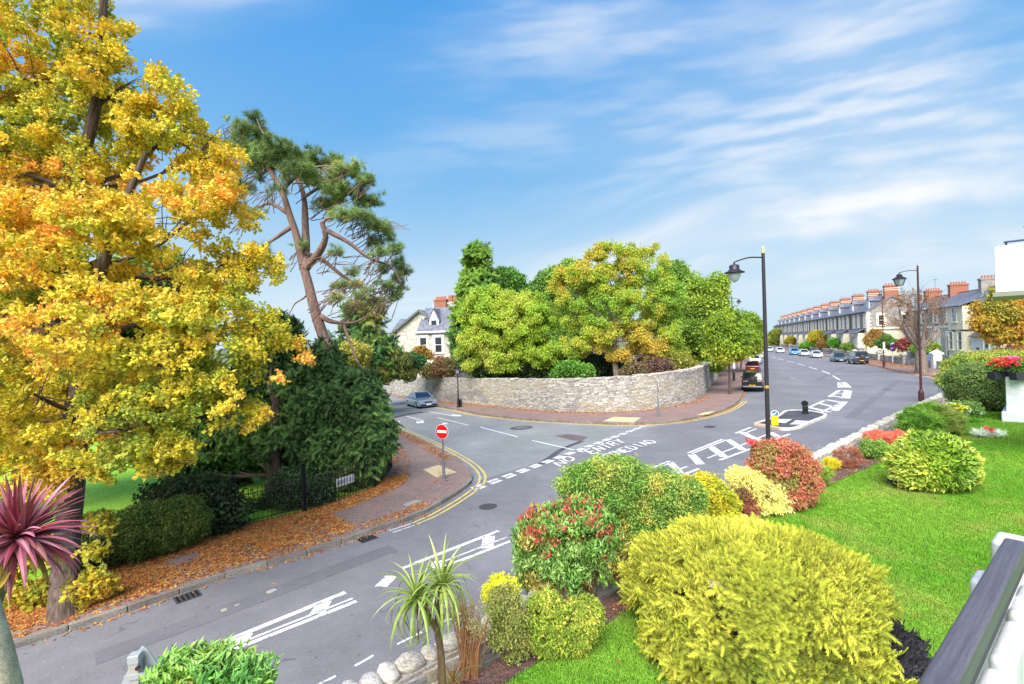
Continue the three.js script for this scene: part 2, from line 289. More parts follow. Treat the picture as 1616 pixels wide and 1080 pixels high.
// the garden wall: straight, its coping 0.8 m above the road
const GWa = G(610, 1078, 0.8), GWb = G(1500, 621, 0.8);
const gwDir = V(GWb.x - GWa.x, 0, GWb.z - GWa.z).normalize(), gwN = V(-gwDir.z, 0, gwDir.x);   // gwN: into the garden
const gwLen = Math.hypot(GWb.x - GWa.x, GWb.z - GWa.z);
const gw = (t, n = 0) => V(GWa.x + gwDir.x * t + gwN.x * n, 0, GWa.z + gwDir.z * t + gwN.z * n);
const K4 = [gw(-16, -0.75), gw(-6, -0.75), ...[2, 6, 10, 14, 18, 22].filter((t) => t < gwLen - 6).map((t) => gw(t, -0.75)), gw(gwLen - 5, -0.95), gw(gwLen - 2, -1.0), gw(gwLen + 0.6, -0.7), gw(gwLen + 2.2, 0.6), gw(gwLen + 3, 3), gw(gwLen + 3.2, 8), gw(gwLen + 3.2, 30)];
const K4s = smooth(K4, 0.8);

// ---------- roads and pavements ----------
const road = tag(new THREE.Group(), 'grey asphalt street curving round the corner with white and yellow markings', null, null, 'structure'); road.name = 'road'; scene.add(road);
part('asphalt', sheet([...K1, ...K2, ...[...K3], ...[...K4s].reverse()], 0), M.asphalt, road);
{ // the older, greyer asphalt of the side road, up to its give-way line
  const side = [...K1.filter((p) => p.x > G(744, 770).x - 30 && p.z < G(744, 766).z), ...K2.filter((p) => p.x < G(1060, 667).x)];
  part('side_road_asphalt', sheet(side, 0.004), M.asphaltOld, road);
}
const mk = (name, pts, w, mat = M.white, off = 0.008) => part(name, strip(pts, w, off), mat, road);
const seg = (name, a, b, w, mat, off) => mk(name, GL([a, b]), w, mat, off);
const quad = (name, q, mat = M.white, off = 0.008, parent = road) => part(name, sheet(GL(q), off), mat, parent);
// hatching along the middle of the road
for (const [a, b, w] of [
  [[295, 1038], [545, 935.7], 0.15], [[300, 1047], [556.5, 945.2], 0.07], [[300, 1053.5], [562.5, 949.7], 0.12], [[386.6, 1002], [372.8, 1019], 0.3], [[512.3, 950.5], [500.1, 969.5], 0.3],
  [[634.6, 897.7], [786.8, 838.6], 0.14], [[617.8, 909.7], [601.1, 927], 0.3], [[676, 896.5], [799.8, 848.5], 0.06], [[690, 899.5], [812, 852.5], 0.12], [[772, 847], [768.4, 866], 0.32], [[691, 886], [689.5, 897], 0.3],
  [[850, 813.5], [892, 797], 0.14], [[858, 815], [896, 800], 0.07], [[868, 829], [925, 806], 0.12],
  [[1025, 740.2], [1057, 728.3], 0.14], [[1031, 741], [1063, 729.8], 0.09], [[1058.6, 731.3], [1075, 749.1], 0.3], [[1054, 747.8], [1085.4, 736.5], 0.10], [[1056, 758.6], [1103.2, 740.2], 0.15],
  [[1085.4, 715.7], [1140.3, 693.9], 0.14], [[1092, 716.6], [1147.7, 694.3], 0.10], [[1091.3, 717.9], [1106.1, 733.5], 0.34], [[1121, 705.3], [1143.3, 721.6], 0.34], [[1148.5, 694.2], [1173, 710.5], 0.32],
  [[1116.5, 723.6], [1182.6, 698.3], 0.11], [[1135.8, 726.8], [1199.7, 703.4], 0.15], [[1161.1, 684.5], [1184.9, 674.9], 0.15], [[1177.4, 683.6], [1193.8, 677.1], 0.12], [[1170.7, 683], [1202, 697.4], 0.32],
  [[1195.3, 692.4], [1210.1, 686.4], 0.12], [[1219.8, 695.3], [1246.5, 685.5], 0.15], [[1216, 683], [1229.4, 690.4], 0.3],
  [[1277.8, 642.9], [1301, 632.7], 0.2], [[1277.5, 643.3], [1309.2, 651], 0.3], [[1293.9, 637], [1318.8, 643.3], 0.3], [[1305, 631.3], [1327.7, 635.6], 0.3], [[1291.5, 653.3], [1327.7, 636.4], 0.18], [[1317, 648.5], [1332.5, 634.3], 0.45],
  [[1309.9, 626.6], [1324.3, 616.4], 0.3], [[1316, 625.6], [1333.5, 628.4], 0.32], [[1322.4, 621], [1334.4, 622], 0.34], [[1326.6, 616], [1339.5, 616.7], 0.4], [[1338.4, 616.9], [1334.8, 629.2], 0.55],
  [[1325.8, 603.6], [1326.3, 612.2], 0.4], [[1326, 611.8], [1338.6, 611.8], 0.4], [[1329.2, 603.4], [1338.2, 612], 0.6]]) seg('hatch_line', a, b, w);
for (const [a, b] of [[[1314.5, 593.2], [1325.6, 600]], [[1297, 585.2], [1310.4, 590.7]], [[1276.6, 579.4], [1290, 583.5]], [[1257.6, 574], [1269.6, 577]], [[1241.9, 569.8], [1253.9, 572.4]], [[1228, 566.3], [1237.5, 568.6]], [[1218, 563.4], [1225, 565.2]]]) seg('centre_dash', a, b, 0.2);
seg('worn_dash', [1246.5, 597.6], [1258, 597.8], 0.25);
for (const [a, b] of [[[560, 1052], [589.6, 1035.6]], [[626.7, 1017.9], [665.8, 998.6]], [[697.8, 983.8], [730, 968]], [[500, 1083], [530, 1068]]]) seg('bay_dash', a, b, 0.06);
// give-way lines across the mouth of the side road
{
  const row = (p, q, periods, end) => { const A = G(...p), B = G(...q), per = A.distanceTo(B) / periods, d = B.clone().sub(A).normalize(), E = G(...end), n = Math.floor(A.distanceTo(E) / per); for (let k = 0; k <= n; k++) { const s = A.clone().addScaledVector(d, k * per); mk('give_way_dash', [s, s.clone().addScaledVector(d, per * 0.66)], 0.19); } };
  row([744.2, 771], [951.4, 695.9], 11, [1062, 660]); row([749.5, 774.1], [896.7, 718.4], 7, [1066, 661]);
}
for (const [a, b, w] of [[[689.8, 659.5], [739.7, 671.6], 0.12], [[757.9, 674.6], [817.4, 690], 0.12], [[839.9, 695.7], [922, 714.2], 0.12], [[677.2, 650.3], [714, 656.4], 0.15], [[640.7, 657], [668, 664.6], 0.15]]) seg('lane_line', a, b, w);
quad('lane_arrow', [[711, 655.6], [714, 654.3], [727.6, 655.6], [727, 657.6], [713, 657.2]]); quad('lane_arrow', [[668, 663.4], [669.5, 667.6], [657.5, 668.8], [657, 664.5], [662, 666]]);
quad('lane_arrow', [[697, 668], [703, 667.3], [707.5, 669], [707, 670], [698, 670]]); quad('lane_arrow', [[621, 668], [630, 664.5], [632, 666], [624, 669.5]]);
seg('yellow_tick', [644.5, 692], [647.3, 684], 0.12, M.yellow);
// words on the road, in the two languages
{
  const L = {
    N: [[0, 1, 0, 0], [0, 0, 1, 1], [1, 1, 1, 0]], O: [[0, .2, 0, .8], [0, .8, .25, 1], [.25, 1, .75, 1], [.75, 1, 1, .8], [1, .8, 1, .2], [1, .2, .75, 0], [.75, 0, .25, 0], [.25, 0, 0, .2]],
    E: [[0, 0, 0, 1], [0, 0, 1, 0], [0, .5, .8, .5], [0, 1, 1, 1]], T: [[0, 0, 1, 0], [.5, 0, .5, 1]], R: [[0, 0, 0, 1], [0, 0, .8, 0], [.8, 0, 1, .2], [1, .2, .8, .5], [.8, .5, 0, .5], [.4, .5, 1, 1]],
    Y: [[0, 0, .5, .5], [1, 0, .5, .5], [.5, .5, .5, 1]], D: [[0, 0, 0, 1], [0, 0, .6, 0], [.6, 0, 1, .3], [1, .3, 1, .7], [1, .7, .6, 1], [.6, 1, 0, 1]], I: [[.5, 0, .5, 1]], M: [[0, 1, 0, 0], [0, 0, .5, .6], [.5, .6, 1, 0], [1, 0, 1, 1]], A: [[0, 1, .5, 0], [.5, 0, 1, 1], [.2, .65, .8, .65]],
  };
  const word = (text, tl, tr, bl, name) => {
    const A = G(...tl), B = G(...tr), C = G(...bl), n = text.length, gs = [];
    const P = (u, v) => A.clone().addScaledVector(B.clone().sub(A), u).addScaledVector(C.clone().sub(A), v);
    [...text].forEach((ch, k) => { for (const [x0, y0, x1, y1] of L[ch]) { const q = (x) => (k + 0.12 + x * 0.70) / n; gs.push(strip([P(q(x0), y0), P(q(x1), y1)], 0.12, 0.012 + 0.0006 * gs.length)); } });
    part(name, merge(gs), M.white, road);
  };
  word('NO', [872, 732], [898, 719.6], [883.5, 737.4], 'road_lettering'); word('ENTRY', [921.5, 711.8], [976, 693], [934.5, 718], 'road_lettering');
  word('DIM', [881, 742.6], [927, 727.6], [893, 748.8], 'road_lettering'); word('MYNEDIAD', [941.5, 720.4], [1023, 694.6], [956, 725.6], 'road_lettering');
}
// repairs and covers
part('brown_patch', sheet(GL([[876, 688.5], [897, 685.5], [928, 690], [918, 696.5], [905, 695.5], [890, 692]]), 0.012), M.patch, road);
part('tar_seam', strip(smooth(GL([[919, 696.5], [888, 709], [872, 720], [856, 731], [848, 737]]), 0.5), 0.32, 0.006), M.asphaltDark, road);
part('tar_seam', strip(smooth(GL([[600, 664], [640, 655], [668, 650.5]]), 1), 1.0, 0.006), M.asphaltDark, road);
{ const c = G(823, 675.5), ring = []; for (let k = 0; k < 20; k++) ring.push(V(c.x + Math.cos(k / 10 * Math.PI) * 0.75, 0, c.z + Math.sin(k / 10 * Math.PI) * 0.75)); part('manhole_surround', sheet(ring, 0.010), M.asphaltDark, road); part('manhole_cover', sheet(ring.map((p) => V(lerp(c.x, p.x, 0.62), 0, lerp(c.z, p.z, 0.62))), 0.015), std({ color: 0x6b6a6c, roughness: 0.6 }), road); }
// double yellow lines along the kerbs
const cut = (line, a, b) => { const near = (p) => { let k = 0; line.forEach((q, i) => { if (q.distanceToSquared(p) < line[k].distanceToSquared(p)) k = i; }); return k; }; const i = near(a), j = near(b); return line.slice(Math.min(i, j), Math.max(i, j) + 1); };
const flat = (pts) => pts.map((p) => V(p.x, hr(p.x, p.z), p.z));
for (const o of [0.28, 0.5]) {
  mk('yellow_line', offset(cut(K1, G(655, 818.5), G(560, 650)), o), 0.09, M.yellow); mk('worn_line', offset(cut(K1, G(590, 840), G(655, 818.5)), o), 0.06);
  mk('yellow_line', offset(cut(K2, G(692, 643), G(1166, 634)), o), 0.10, M.yellow);
  mk('yellow_line', offset(flat(cut(K4s, gw(1, -0.75), gw(gwLen + 1.8, 0.4))), -o), 0.09, M.yellow);
}
mk('faded_line', offset(flat(cut(K3, G(1454, 592.4), G(1491, 603))), 0.4), 0.22);
for (const [x0, x1] of [[1487.5, 1495], [1499, 1507]]) for (const y of [605, 608.8, 612.4, 616, 619.2]) quad('give_way_dash', [[x0, y - 1], [x1, y - 1], [x1 - 0.5, y + 1], [x0 - 0.5, y + 1]]);

// pavements, each behind a row of kerb stones
function pavement(name, label, outline, mat) { return tag(mesh(name, sheet(outline, 0.12), mat), label, null, null, 'structure'); }
const HL = GL([[-420, 1080], [-150, 980], [0, 935], [141, 898], [296, 860], [369, 835], [500, 803], [560, 781], [591, 769.6], [608, 752], [617, 737], [608, 712], [585, 690], [540, 668], [470, 640], [410, 620]], 0.12);
const leftPave = pavement('pavement', 'brown tarmac pavement on the left corner strewn with orange leaves', [...K1, ...[...HL].reverse()], M.pavement);
const farPave = pavement('pavement', 'pinkish pavement below the long stone wall across the junction', [...K2, ...[...WB].reverse()], M.pavementPink);
const terracePave = pavement('pavement', 'pinkish leafy pavement in front of the terraced houses', [...K3, tw(-6, 40), tw(-4, 3), tw(-1, 0), tw(60, 0), tw(175, 0)], M.pavementPink);
const gwEdge = [gw(-16), gw(0), gw(gwLen * 0.5), gw(gwLen - 0.2)];
const nearPave = pavement('pavement', 'narrow strip of pavement between the yellow lines and the white-topped garden wall', [...cut(K4s, gw(-16, -0.75), gw(gwLen + 3.2, 30)), gw(gwLen - 0.2, 30), ...[...gwEdge].reverse()], M.pavement);
part('tactile_paving', sheet(GL([[668, 741.5], [692, 734], [721.5, 746], [689, 754]], 0.12), 0.126), M.tactile, leftPave);
part('access_cover', sheet(GL([[635.6, 796.3], [657.8, 788.9], [663.7, 791.9], [641.5, 799.9]], 0.12), 0.126), std({ color: 0x9a938c, roughness: 0.8 }), leftPave);
part('tactile_paving', sheet(GL([[951, 665.3], [968, 658.4], [1012, 659.5], [1000, 667]], 0.12), 0.126), M.tactile, farPave);
part('tactile_paving', sheet(GL([[1099, 655.6], [1112, 651], [1130, 649], [1118, 654.5]], 0.12), 0.126), M.tactile, farPave);

function boxBetween(a, b, w, h, top) { // a block from a to b whose top follows the ground at 'top'
  const L = a.distanceTo(b); return { L, m: new THREE.Matrix4().makeBasis(b.clone().sub(a).normalize(), V(0, 1, 0), b.clone().sub(a).normalize().cross(V(0, 1, 0))).setPosition(a.clone().add(b).multiplyScalar(0.5)) };
}
const unitBox = new RoundedBoxGeometry(1, 1, 1, 1, 0.06);
function place(o, a, b, w, h, top, shrink = 0.012) {                 // sets a unit block between two points of the ground
  const A = V(a.x, hr(a.x, a.z) + top - h / 2, a.z), B = V(b.x, hr(b.x, b.z) + top - h / 2, b.z), X = B.clone().sub(A), L = X.length(); X.normalize();
  const Z = X.clone().cross(V(0, 1, 0)).normalize(), Y = Z.clone().cross(X);
  new THREE.Matrix4().makeBasis(X, Y, Z).decompose(o.position, o.quaternion, o.scale);
  o.position.copy(A.add(B).multiplyScalar(0.5)); o.scale.set(L - shrink, h, w);
}
function kerb(label, line, out) {                                    // out: which side of the line the stones lie on
  const k = tag(new THREE.Group(), label, null, null, 'structure'); k.name = numbered('kerb'); scene.add(k);
  const c = new THREE.CatmullRomCurve3(offset(line, out * 0.065)), n = Math.round(c.getLength() / 0.92), pts = c.getSpacedPoints(n), rest = [];
  const order = pts.slice(0, -1).map((p, i) => i).sort((i, j) => Math.hypot(pts[i].x, pts[i].z) - Math.hypot(pts[j].x, pts[j].z));
  order.forEach((i, rank) => {
    const o = shadow(new THREE.Mesh(unitBox, M.kerb[i % 3])); place(o, pts[i], pts[i + 1], 0.135, 0.22, 0.124 + R(-0.004, 0.004)); o.name = 'kerb_stone';
    if (rank < 90) k.add(o); else { o.updateMatrix(); rest.push(unitBox.clone().applyMatrix4(o.matrix)); }
  });
  if (rest.length) tag(part('far_kerb_stones', merge(rest), M.kerb[0], k), null, null, null, 'stuff');
}
kerb('grey kerb stones round the leafy left corner', K1, -1);
kerb('kerb stones under the long stone wall opposite', K2, -1);
kerb('kerb stones in front of the terraced houses', K3, -1);
kerb('kerb stones beside the garden wall', K4s, 1);

// ---------- walls ----------
function jitterBox(seed) {                                           // a rough block, 12 triangles
  const r = mulberry(seed), g = new THREE.BoxGeometry(1, 1, 1), p = g.attributes.position, seen = {};
  for (let i = 0; i < p.count; i++) { const k = [p.getX(i), p.getY(i), p.getZ(i)].join(); seen[k] ??= [(r() - 0.5) * 0.16, (r() - 0.5) * 0.2, (r() - 0.5) * 0.2]; p.setXYZ(i, p.getX(i) + seen[k][0], p.getY(i) + seen[k][1], p.getZ(i) + seen[k][2]); }
  const h = g.toNonIndexed(); h.computeVertexNormals(); return h;
}
function lump(seed) {                                                // a rounded weathered block
  const r = mulberry(seed), g = new THREE.SphereGeometry(0.62, 7, 5), p = g.attributes.position, o = [r() * 9, r() * 9, r() * 9];
  for (let i = 0; i < p.count; i++) { const v = V(p.getX(i), p.getY(i), p.getZ(i)); for (const k of ['x', 'y', 'z']) v[k] = Math.sign(v[k]) * Math.min(0.5, Math.abs(v[k])); v.multiplyScalar(0.86 + 0.28 * vnoise3(v.x * 2.2 + o[0], v.y * 2.2 + o[1], v.z * 2.2 + o[2])); p.setXYZ(i, v.x, v.y, v.z); }
  g.computeVertexNormals(); return g;
}
const blocks = [1, 2, 3, 4, 5].map((k) => jitterBox(300 + k)), lumps = [1, 2, 3, 4, 5].map((k) => lump(320 + k));
function wallBody(line, thick, h, base = -0.2) {                     // a plain core; its front face is 'line', thick to the left of the way it runs
  const back = offset(line, -thick), pos = [], uv = [], q = (a, b, c, d, u0, u1, v0, v1) => { for (const [p, u, v] of [[a, u0, v0], [b, u1, v0], [c, u1, v1], [a, u0, v0], [c, u1, v1], [d, u0, v1]]) { pos.push(p.x, p.y, p.z); uv.push(u, v); } };
  const y = (p, o) => V(p.x, hr(p.x, p.z) + o, p.z); let s = 0;
  for (let i = 0; i + 1 < line.length; i++) {
    const a = line[i], b = line[i + 1], c = back[i], d = back[i + 1], L = Math.hypot(b.x - a.x, b.z - a.z);
    q(y(a, base), y(b, base), y(b, h), y(a, h), s, s + L, base, h); q(y(a, h), y(b, h), y(d, h), y(c, h), s, s + L, 0, thick); q(y(d, base), y(c, base), y(c, h), y(d, h), s, s + L, base, h); s += L;
  }
  for (const [a, b] of [[back[0], line[0]], [line.at(-1), back.at(-1)]]) q(y(a, base), y(b, base), y(b, h), y(a, h), 0, thick, base, h);
  const g = new THREE.BufferGeometry(); g.setAttribute('position', new THREE.Float32BufferAttribute(pos, 3)); g.setAttribute('uv', new THREE.Float32BufferAttribute(uv, 2)); g.computeVertexNormals(); return g;
}
function courses(wall, line, h, opts) {                              // stones laid in uneven courses on the face of a wall
  const { most = 250, ch = [0.12, 0.2], len = [0.24, 0.62], mats = M.stone, choose, side = 1, depth = 0.16, y0 = 0, partName = 'stone', from = 0, to = 1e9 } = opts;
  const c = new THREE.CatmullRomCurve3(line), L = c.getLength(), list = [];
  for (let y = y0; y < h - 0.05;) {
    const H = Math.min(R(...ch), h - y); let s = Math.max(0, from) - R(0, 0.3);
    while (s < Math.min(L, to)) { const l = R(...len); if (s > 0 && s + l < L) list.push([s, l, y, H]); s += l; }
    y += H;
  }
  for (const e of list) { const p = c.getPointAt((e[0] + e[1] / 2) / L), t = c.getTangentAt((e[0] + e[1] / 2) / L); e.push(p, t, Math.hypot(p.x, p.z)); }
  list.sort((a, b) => a[6] - b[6]);
  const rest = mats.map(() => []), o = new THREE.Object3D();
  list.forEach(([s, l, y, H, p, t], k) => {
    const X = V(t.x, 0, t.z).normalize(), Z = V(-X.z, 0, X.x).multiplyScalar(side), out = R(0.0, 0.035);
    const m = choose ? choose(s, y) : Math.floor(rnd() * mats.length), w = k < most ? part(partName, blocks[k % 5], mats[m], wall) : o;
    w.rotation.set(0, Math.atan2(-X.z, X.x), 0); w.scale.set(l - 0.012, H - 0.012, depth); w.position.set(p.x + Z.x * (out - depth / 2 + 0.02), hr(p.x, p.z) + y + H / 2, p.z + Z.z * (out - depth / 2 + 0.02));
    if (k >= most) { o.updateMatrix(); rest[m].push(blocks[k % 5].clone().applyMatrix4(o.matrix)); }
  });
  rest.forEach((g, m) => { if (g.length) tag(part('rubble_stones', merge(g), mats[m], wall), null, null, null, 'stuff'); });
}
function coping(wall, line, h, opts) {
  const { len = [0.3, 0.5], hh = [0.1, 0.16], w = 0.5, mats = M.lichen, shapes = blocks, most = 300, inset = 0 } = opts, c = new THREE.CatmullRomCurve3(line), L = c.getLength(), list = [];
  for (let s = 0.1; s < L - 0.3;) { const l = R(...len); list.push([s + l / 2, l]); s += l; }
  const rest = [], o = new THREE.Object3D();
  for (const e of list) { e[2] = c.getPointAt(Math.min(1, e[0] / L)); e[3] = c.getTangentAt(Math.min(1, e[0] / L)); }
  list.sort((a, b) => Math.hypot(a[2].x, a[2].z) - Math.hypot(b[2].x, b[2].z));
  list.forEach(([s, l, p, t], k) => {
    const X = V(t.x, 0, t.z).normalize(), Zl = V(X.z, 0, -X.x), H = R(...hh), g = shapes[k % shapes.length], m = k < most ? part('coping_stone', g, pick(mats), wall) : o;
    m.rotation.set(R(-0.06, 0.06), Math.atan2(-X.z, X.x) + R(-0.06, 0.06), R(-0.07, 0.07)); m.scale.set(l * 1.02, H, w * R(0.9, 1.1)); m.position.set(p.x + Zl.x * (w / 2 - inset), hr(p.x, p.z) + h + H * 0.42, p.z + Zl.z * (w / 2 - inset));
    if (k >= most) { o.updateMatrix(); rest.push(g.clone().applyMatrix4(o.matrix)); }
  });
  if (rest.length) tag(part('far_coping', merge(rest), mats[0], wall), null, null, null, 'stuff');
}
{ // the long wall across the junction
  const w = thing('stone_wall', 'long pale rubble stone wall curving round the far side of the junction', 'wall');
  part('core', wallBody(WB, 0.45, 2.5), M.mortar, w);
  // lighter, yellow-stained and sooty stretches
  const choose = (s, y) => { const n = fbm(s * 0.16 + 3, y * 0.5, 3, 0, 7), m = fbm(s * 0.22 + 40, y * 0.7 + 3, 3, 0, 8); if (m > 0.62) return pick([3, 3, 1, 6]); if (n > 0.55) return pick([5, 5, 2, 0, 4]); return pick([0, 1, 2, 3, 4, 6, 0, 4]); };
  courses(w, WB, 2.5, { most: 280, choose, from: 4, ch: [0.07, 0.13], len: [0.18, 0.5] });
  coping(w, WB, 2.5, { len: [0.32, 0.6], hh: [0.09, 0.15], w: 0.56, mats: [M.lichen[1], M.lichen[3], M.stone[1], M.stone[0]], inset: 0.05, most: 150 });
}
const GARDEN = 0.58, BED = 0.5;
{ // the low wall of the garden, with weathered white stones on top
  const w = thing('garden_wall', 'low garden wall topped with rough white lichened stones along the road', 'wall');
  const line = smooth([gw(-16), gw(-8), gw(0), gw(8), gw(16), gw(24), gw(gwLen - 3), gw(gwLen - 0.6), gw(gwLen + 0.9, 0.5), gw(gwLen + 1.7, 1.8), gw(gwLen + 2.1, 4), gw(gwLen + 2.2, 14)].map((p) => p), 0.5).reverse();
  // runs towards the camera so that its thickness lies on the garden side
  const lineF = line.slice().reverse();
  part('core', wallBody(lineF.map((p) => p).reverse().map((p) => p), -0.36, 0.72), M.mortar, w);
  courses(w, offset(line, 0.36), 0.7, { most: 110, side: 1, y0: BED - 0.08, ch: [0.1, 0.16], len: [0.18, 0.4], mats: M.lichen.concat(M.stone.slice(0, 3)) });
  courses(w, line, 0.7, { most: 60, side: -1, ch: [0.12, 0.18], len: [0.2, 0.45], mats: M.stone });
  coping(w, offset(line, 0.39), 0.7, { len: [0.2, 0.44], hh: [0.12, 0.2], w: 0.36, shapes: lumps, mats: [M.lichen[1], M.lichen[3], M.stone[0], M.stone[2], M.stone[4]], most: 190, inset: 0.0 });
}
// ---------- the garden: lawn, bed and blades of grass ----------
const LE = smooth(GL([[640, 1190], [740, 1118], [800, 1080], [860, 1040], [930, 1003], [975, 975], [1010, 945], [1060, 895], [1150, 845], [1245, 800], [1330, 757], [1385, 732], [1440, 694], [1490, 672], [1540, 655], [1580, 641]], GARDEN), 0.5);
const lawnPoly = [...LE, V(30, 0, -27), V(52, 0, -27), V(52, 0, 4), V(-6, 0, 4)];
const lawn = tag(mesh('lawn', sheet(lawnPoly, GARDEN), M.lawn), 'bright green mown lawn of the raised front garden', null, null, 'structure');
tag(mesh('flower_bed', sheet([...[...LE], V(30, 0, -27), gw(gwLen + 2.6, 14), gw(gwLen + 2.3, 4), gw(gwLen + 1.9, 1.8), gw(gwLen + 0.9, 0.7), gw(gwLen - 0.6, 0.3), gw(10, 0.3), gw(-16, 0.3), V(-8, 0, 4)], BED), M.soil), 'brown bare soil of the bed between lawn and garden wall', null, null, 'structure');
function blades(n, h, w, spread, seed) {                             // a small tuft of grass
  const r = mulberry(seed), pos = [], col = [];
  for (let k = 0; k < n; k++) {
    const x = (r() - 0.5) * spread, z = (r() - 0.5) * spread, a = r() * 6.28, l = h * (0.6 + 0.7 * r()), t = (r() - 0.5) * 0.9, u = (r() - 0.5) * 0.9, dx = Math.cos(a) * w / 2, dz = Math.sin(a) * w / 2, c = 0.75 + 0.5 * r();
    pos.push(x - dx, 0, z - dz, x + dx, 0, z + dz, x + t * l, l, z + u * l); for (let i = 0; i < 3; i++) col.push(c, c, c);
  }
  const g = new THREE.BufferGeometry(); g.setAttribute('position', new THREE.Float32BufferAttribute(pos, 3)); g.setAttribute('color', new THREE.Float32BufferAttribute(col, 3));
  const nn = new Float32Array(pos.length); for (let i = 1; i < nn.length; i += 3) nn[i] = 1; g.setAttribute('normal', new THREE.BufferAttribute(nn, 3)); return g;
}
function instanced(name, geo, mat, list, parent = scene) {           // list of [x, y, z, rx, ry, rz, sx, sy, sz, colour]
  const o = new THREE.InstancedMesh(geo, mat, list.length), d = new THREE.Object3D();
  list.forEach((e, i) => { d.position.set(e[0], e[1], e[2]); d.rotation.set(e[3], e[4], e[5]); d.scale.set(e[6], e[7], e[8]); d.updateMatrix(); o.setMatrixAt(i, d.matrix); o.setColorAt(i, e[9]); });
  o.name = parent === scene ? numbered(name) : name; shadow(o); parent.add(o); return o;
}
M.grass = std({ vertexColors: true, roughness: 1 });
{
  rnd = mulberry(77); const list = [], a = new THREE.Color(0x6fb022), b = new THREE.Color(0x98c63e), y = new THREE.Color(0xb8bc58);
  for (let k = 0; k < 260000 && list.length < 110000; k++) {
    const d = 3.0 + 24 * Math.pow(rnd(), 1.5), x = R(-3.5, d * 1.12), z = -d; if (!inside(lawnPoly, x, z)) continue;
    const n = fbm(x * 0.5 + 7, z * 0.5, 3, 0, 3), m = fbm(x * 1.3, z * 1.3 + 4, 3, 0, 12), s = R(0.8, 1.25) * (0.8 + d * 0.03), c = a.clone().lerp(b, clamp((n - 0.3) * 2, 0, 1)).lerp(y, clamp((m - 0.5) * 2.6, 0, 0.65)).multiplyScalar(R(0.85, 1.15));
    list.push([x, hr(x, z) + GARDEN - 0.004, z, 0, R(0, 6.28), 0, s, s * R(0.8, 1.2), s, c]);
  }
  tag(instanced('grass', blades(16, 0.03, 0.006, 0.13, 5), M.grass, list), 'short blades of mown grass on the garden lawn', 'grass', null, 'stuff');
}
// ---------- the park on the left ----------
const parkPoly = [...HL, V(-60, 0, -100), V(-120, 0, -60), V(-120, 0, -2), V(-30, 0, -2)];
tag(mesh('park_lawn', sheet(parkPoly, 0.14), std({ map: speckled(0x86bc2c, 0x9cc83c, 4, 512, 0.9, 0.25, 171, 6), roughness: 1 })), 'bright green park grass seen between the trunks on the left', null, null, 'structure');
{ // ground behind the long wall
  const line = offset(WB, -0.4);
  tag(mesh('raised_ground', sheet([...line, V(60, 0, -150), V(-70, 0, -170)], 1.3), M.soil), 'raised planted ground held by the long stone wall', null, null, 'structure');
}
{ // gardens of the terrace
  tag(mesh('front_gardens', sheet([tw(-6, 0.3), tw(180, 0.3), tw(180, 60), tw(-30, 60), tw(-30, 6)], 0.25), std({ map: speckled(0x6c8a3a, 0x7d7a4c, 4, 256, 0.9, 0.2, 173), roughness: 1 })), 'front gardens between the terrace and its low wall', null, null, 'structure');
}
// ---------- railings and the plate at the left corner ----------
{
  const c = new THREE.CatmullRomCurve3(GL([[355, 839], [369, 835.5], [430, 820], [500, 803.5], [560, 782], [591, 770], [608, 753.5], [617.5, 738]], 0.12)), L = c.getLength(), n = Math.round(L / 0.13);
  const r = thing('iron_railing', 'black iron railing along the leafy pavement at the left corner', 'railing');
  const bar = merge([box(0.016, 1.08, 0.016, 0, 0.56, 0), new THREE.ConeGeometry(0.02, 0.08, 4).translate(0, 1.14, 0)]);
  const railTop = [], railLow = [];
  for (let k = 0; k <= n; k++) { const p = c.getPointAt(k / n), t = c.getTangentAt(k / n); const y = hr(p.x, p.z) + 0.12; railTop.push(V(p.x, y + 0.98, p.z)); railLow.push(V(p.x, y + 0.14, p.z)); const b = part('railing_bar', bar, M.ironRust, r); b.position.set(p.x, y, p.z); b.rotation.y = Math.atan2(-t.z, t.x); }
  part('rail', tube(railTop, 0.017, 0.017, n, 4), M.ironRust, r); part('rail', tube(railLow, 0.017, 0.017, n, 4), M.ironRust, r);
  for (const px of [[369, 835.5], [480, 808.5], [592, 769.5], [617, 738.5]]) { const p = G(...px, 0.12), q = part('post', merge([box(0.09, 1.5, 0.09, 0, 0.75, 0), box(0.13, 0.04, 0.13, 0, 1.52, 0), new THREE.SphereGeometry(0.06, 10, 8).translate(0, 1.6, 0)]), M.blackMetal, r); q.position.copy(p); }
  // street name plate: white with black border and lettering too small to read
  const A = G(529, 791, 0.12), B = G(557, 781, 0.12), mid = A.clone().add(B).multiplyScalar(0.5), ang = Math.atan2(-(B.z - A.z), B.x - A.x), W = A.distanceTo(B);
  const s = thing('street_name_plate', 'white street name plate with dark lettering fixed to the corner railing', 'sign', [mid.x, mid.y + 0.48, mid.z], ang);
  part('plate', rbox(W, 0.3, 0.03, 0.012, 0, 0.15, 0.08), M.whitePaint, s);
  const dark = std({ color: 0x8c8c92, roughness: 0.7 }); let x = -W * 0.42; rnd = mulberry(909);
  for (let k = 0; k < 11; k++) { const w = W * 0.055; if (k !== 7) { const q = [box(0.016, 0.13, 0.006, x, 0.15, 0.096), box(w * 0.6, 0.016, 0.006, x + w * 0.3, 0.15 + pick([-0.05, 0, 0.05]), 0.097)]; if (rnd() > 0.4) q.push(box(0.016, 0.13, 0.006, x + w * 0.6, 0.15, 0.098)); part('letter', merge(q), dark, s); } x += W * 0.078; }
  for (const k of [-0.35, 0.35]) part('bracket', box(0.03, 0.3, 0.07, W * k, 0.15, 0.035), M.blackMetal, s);
}

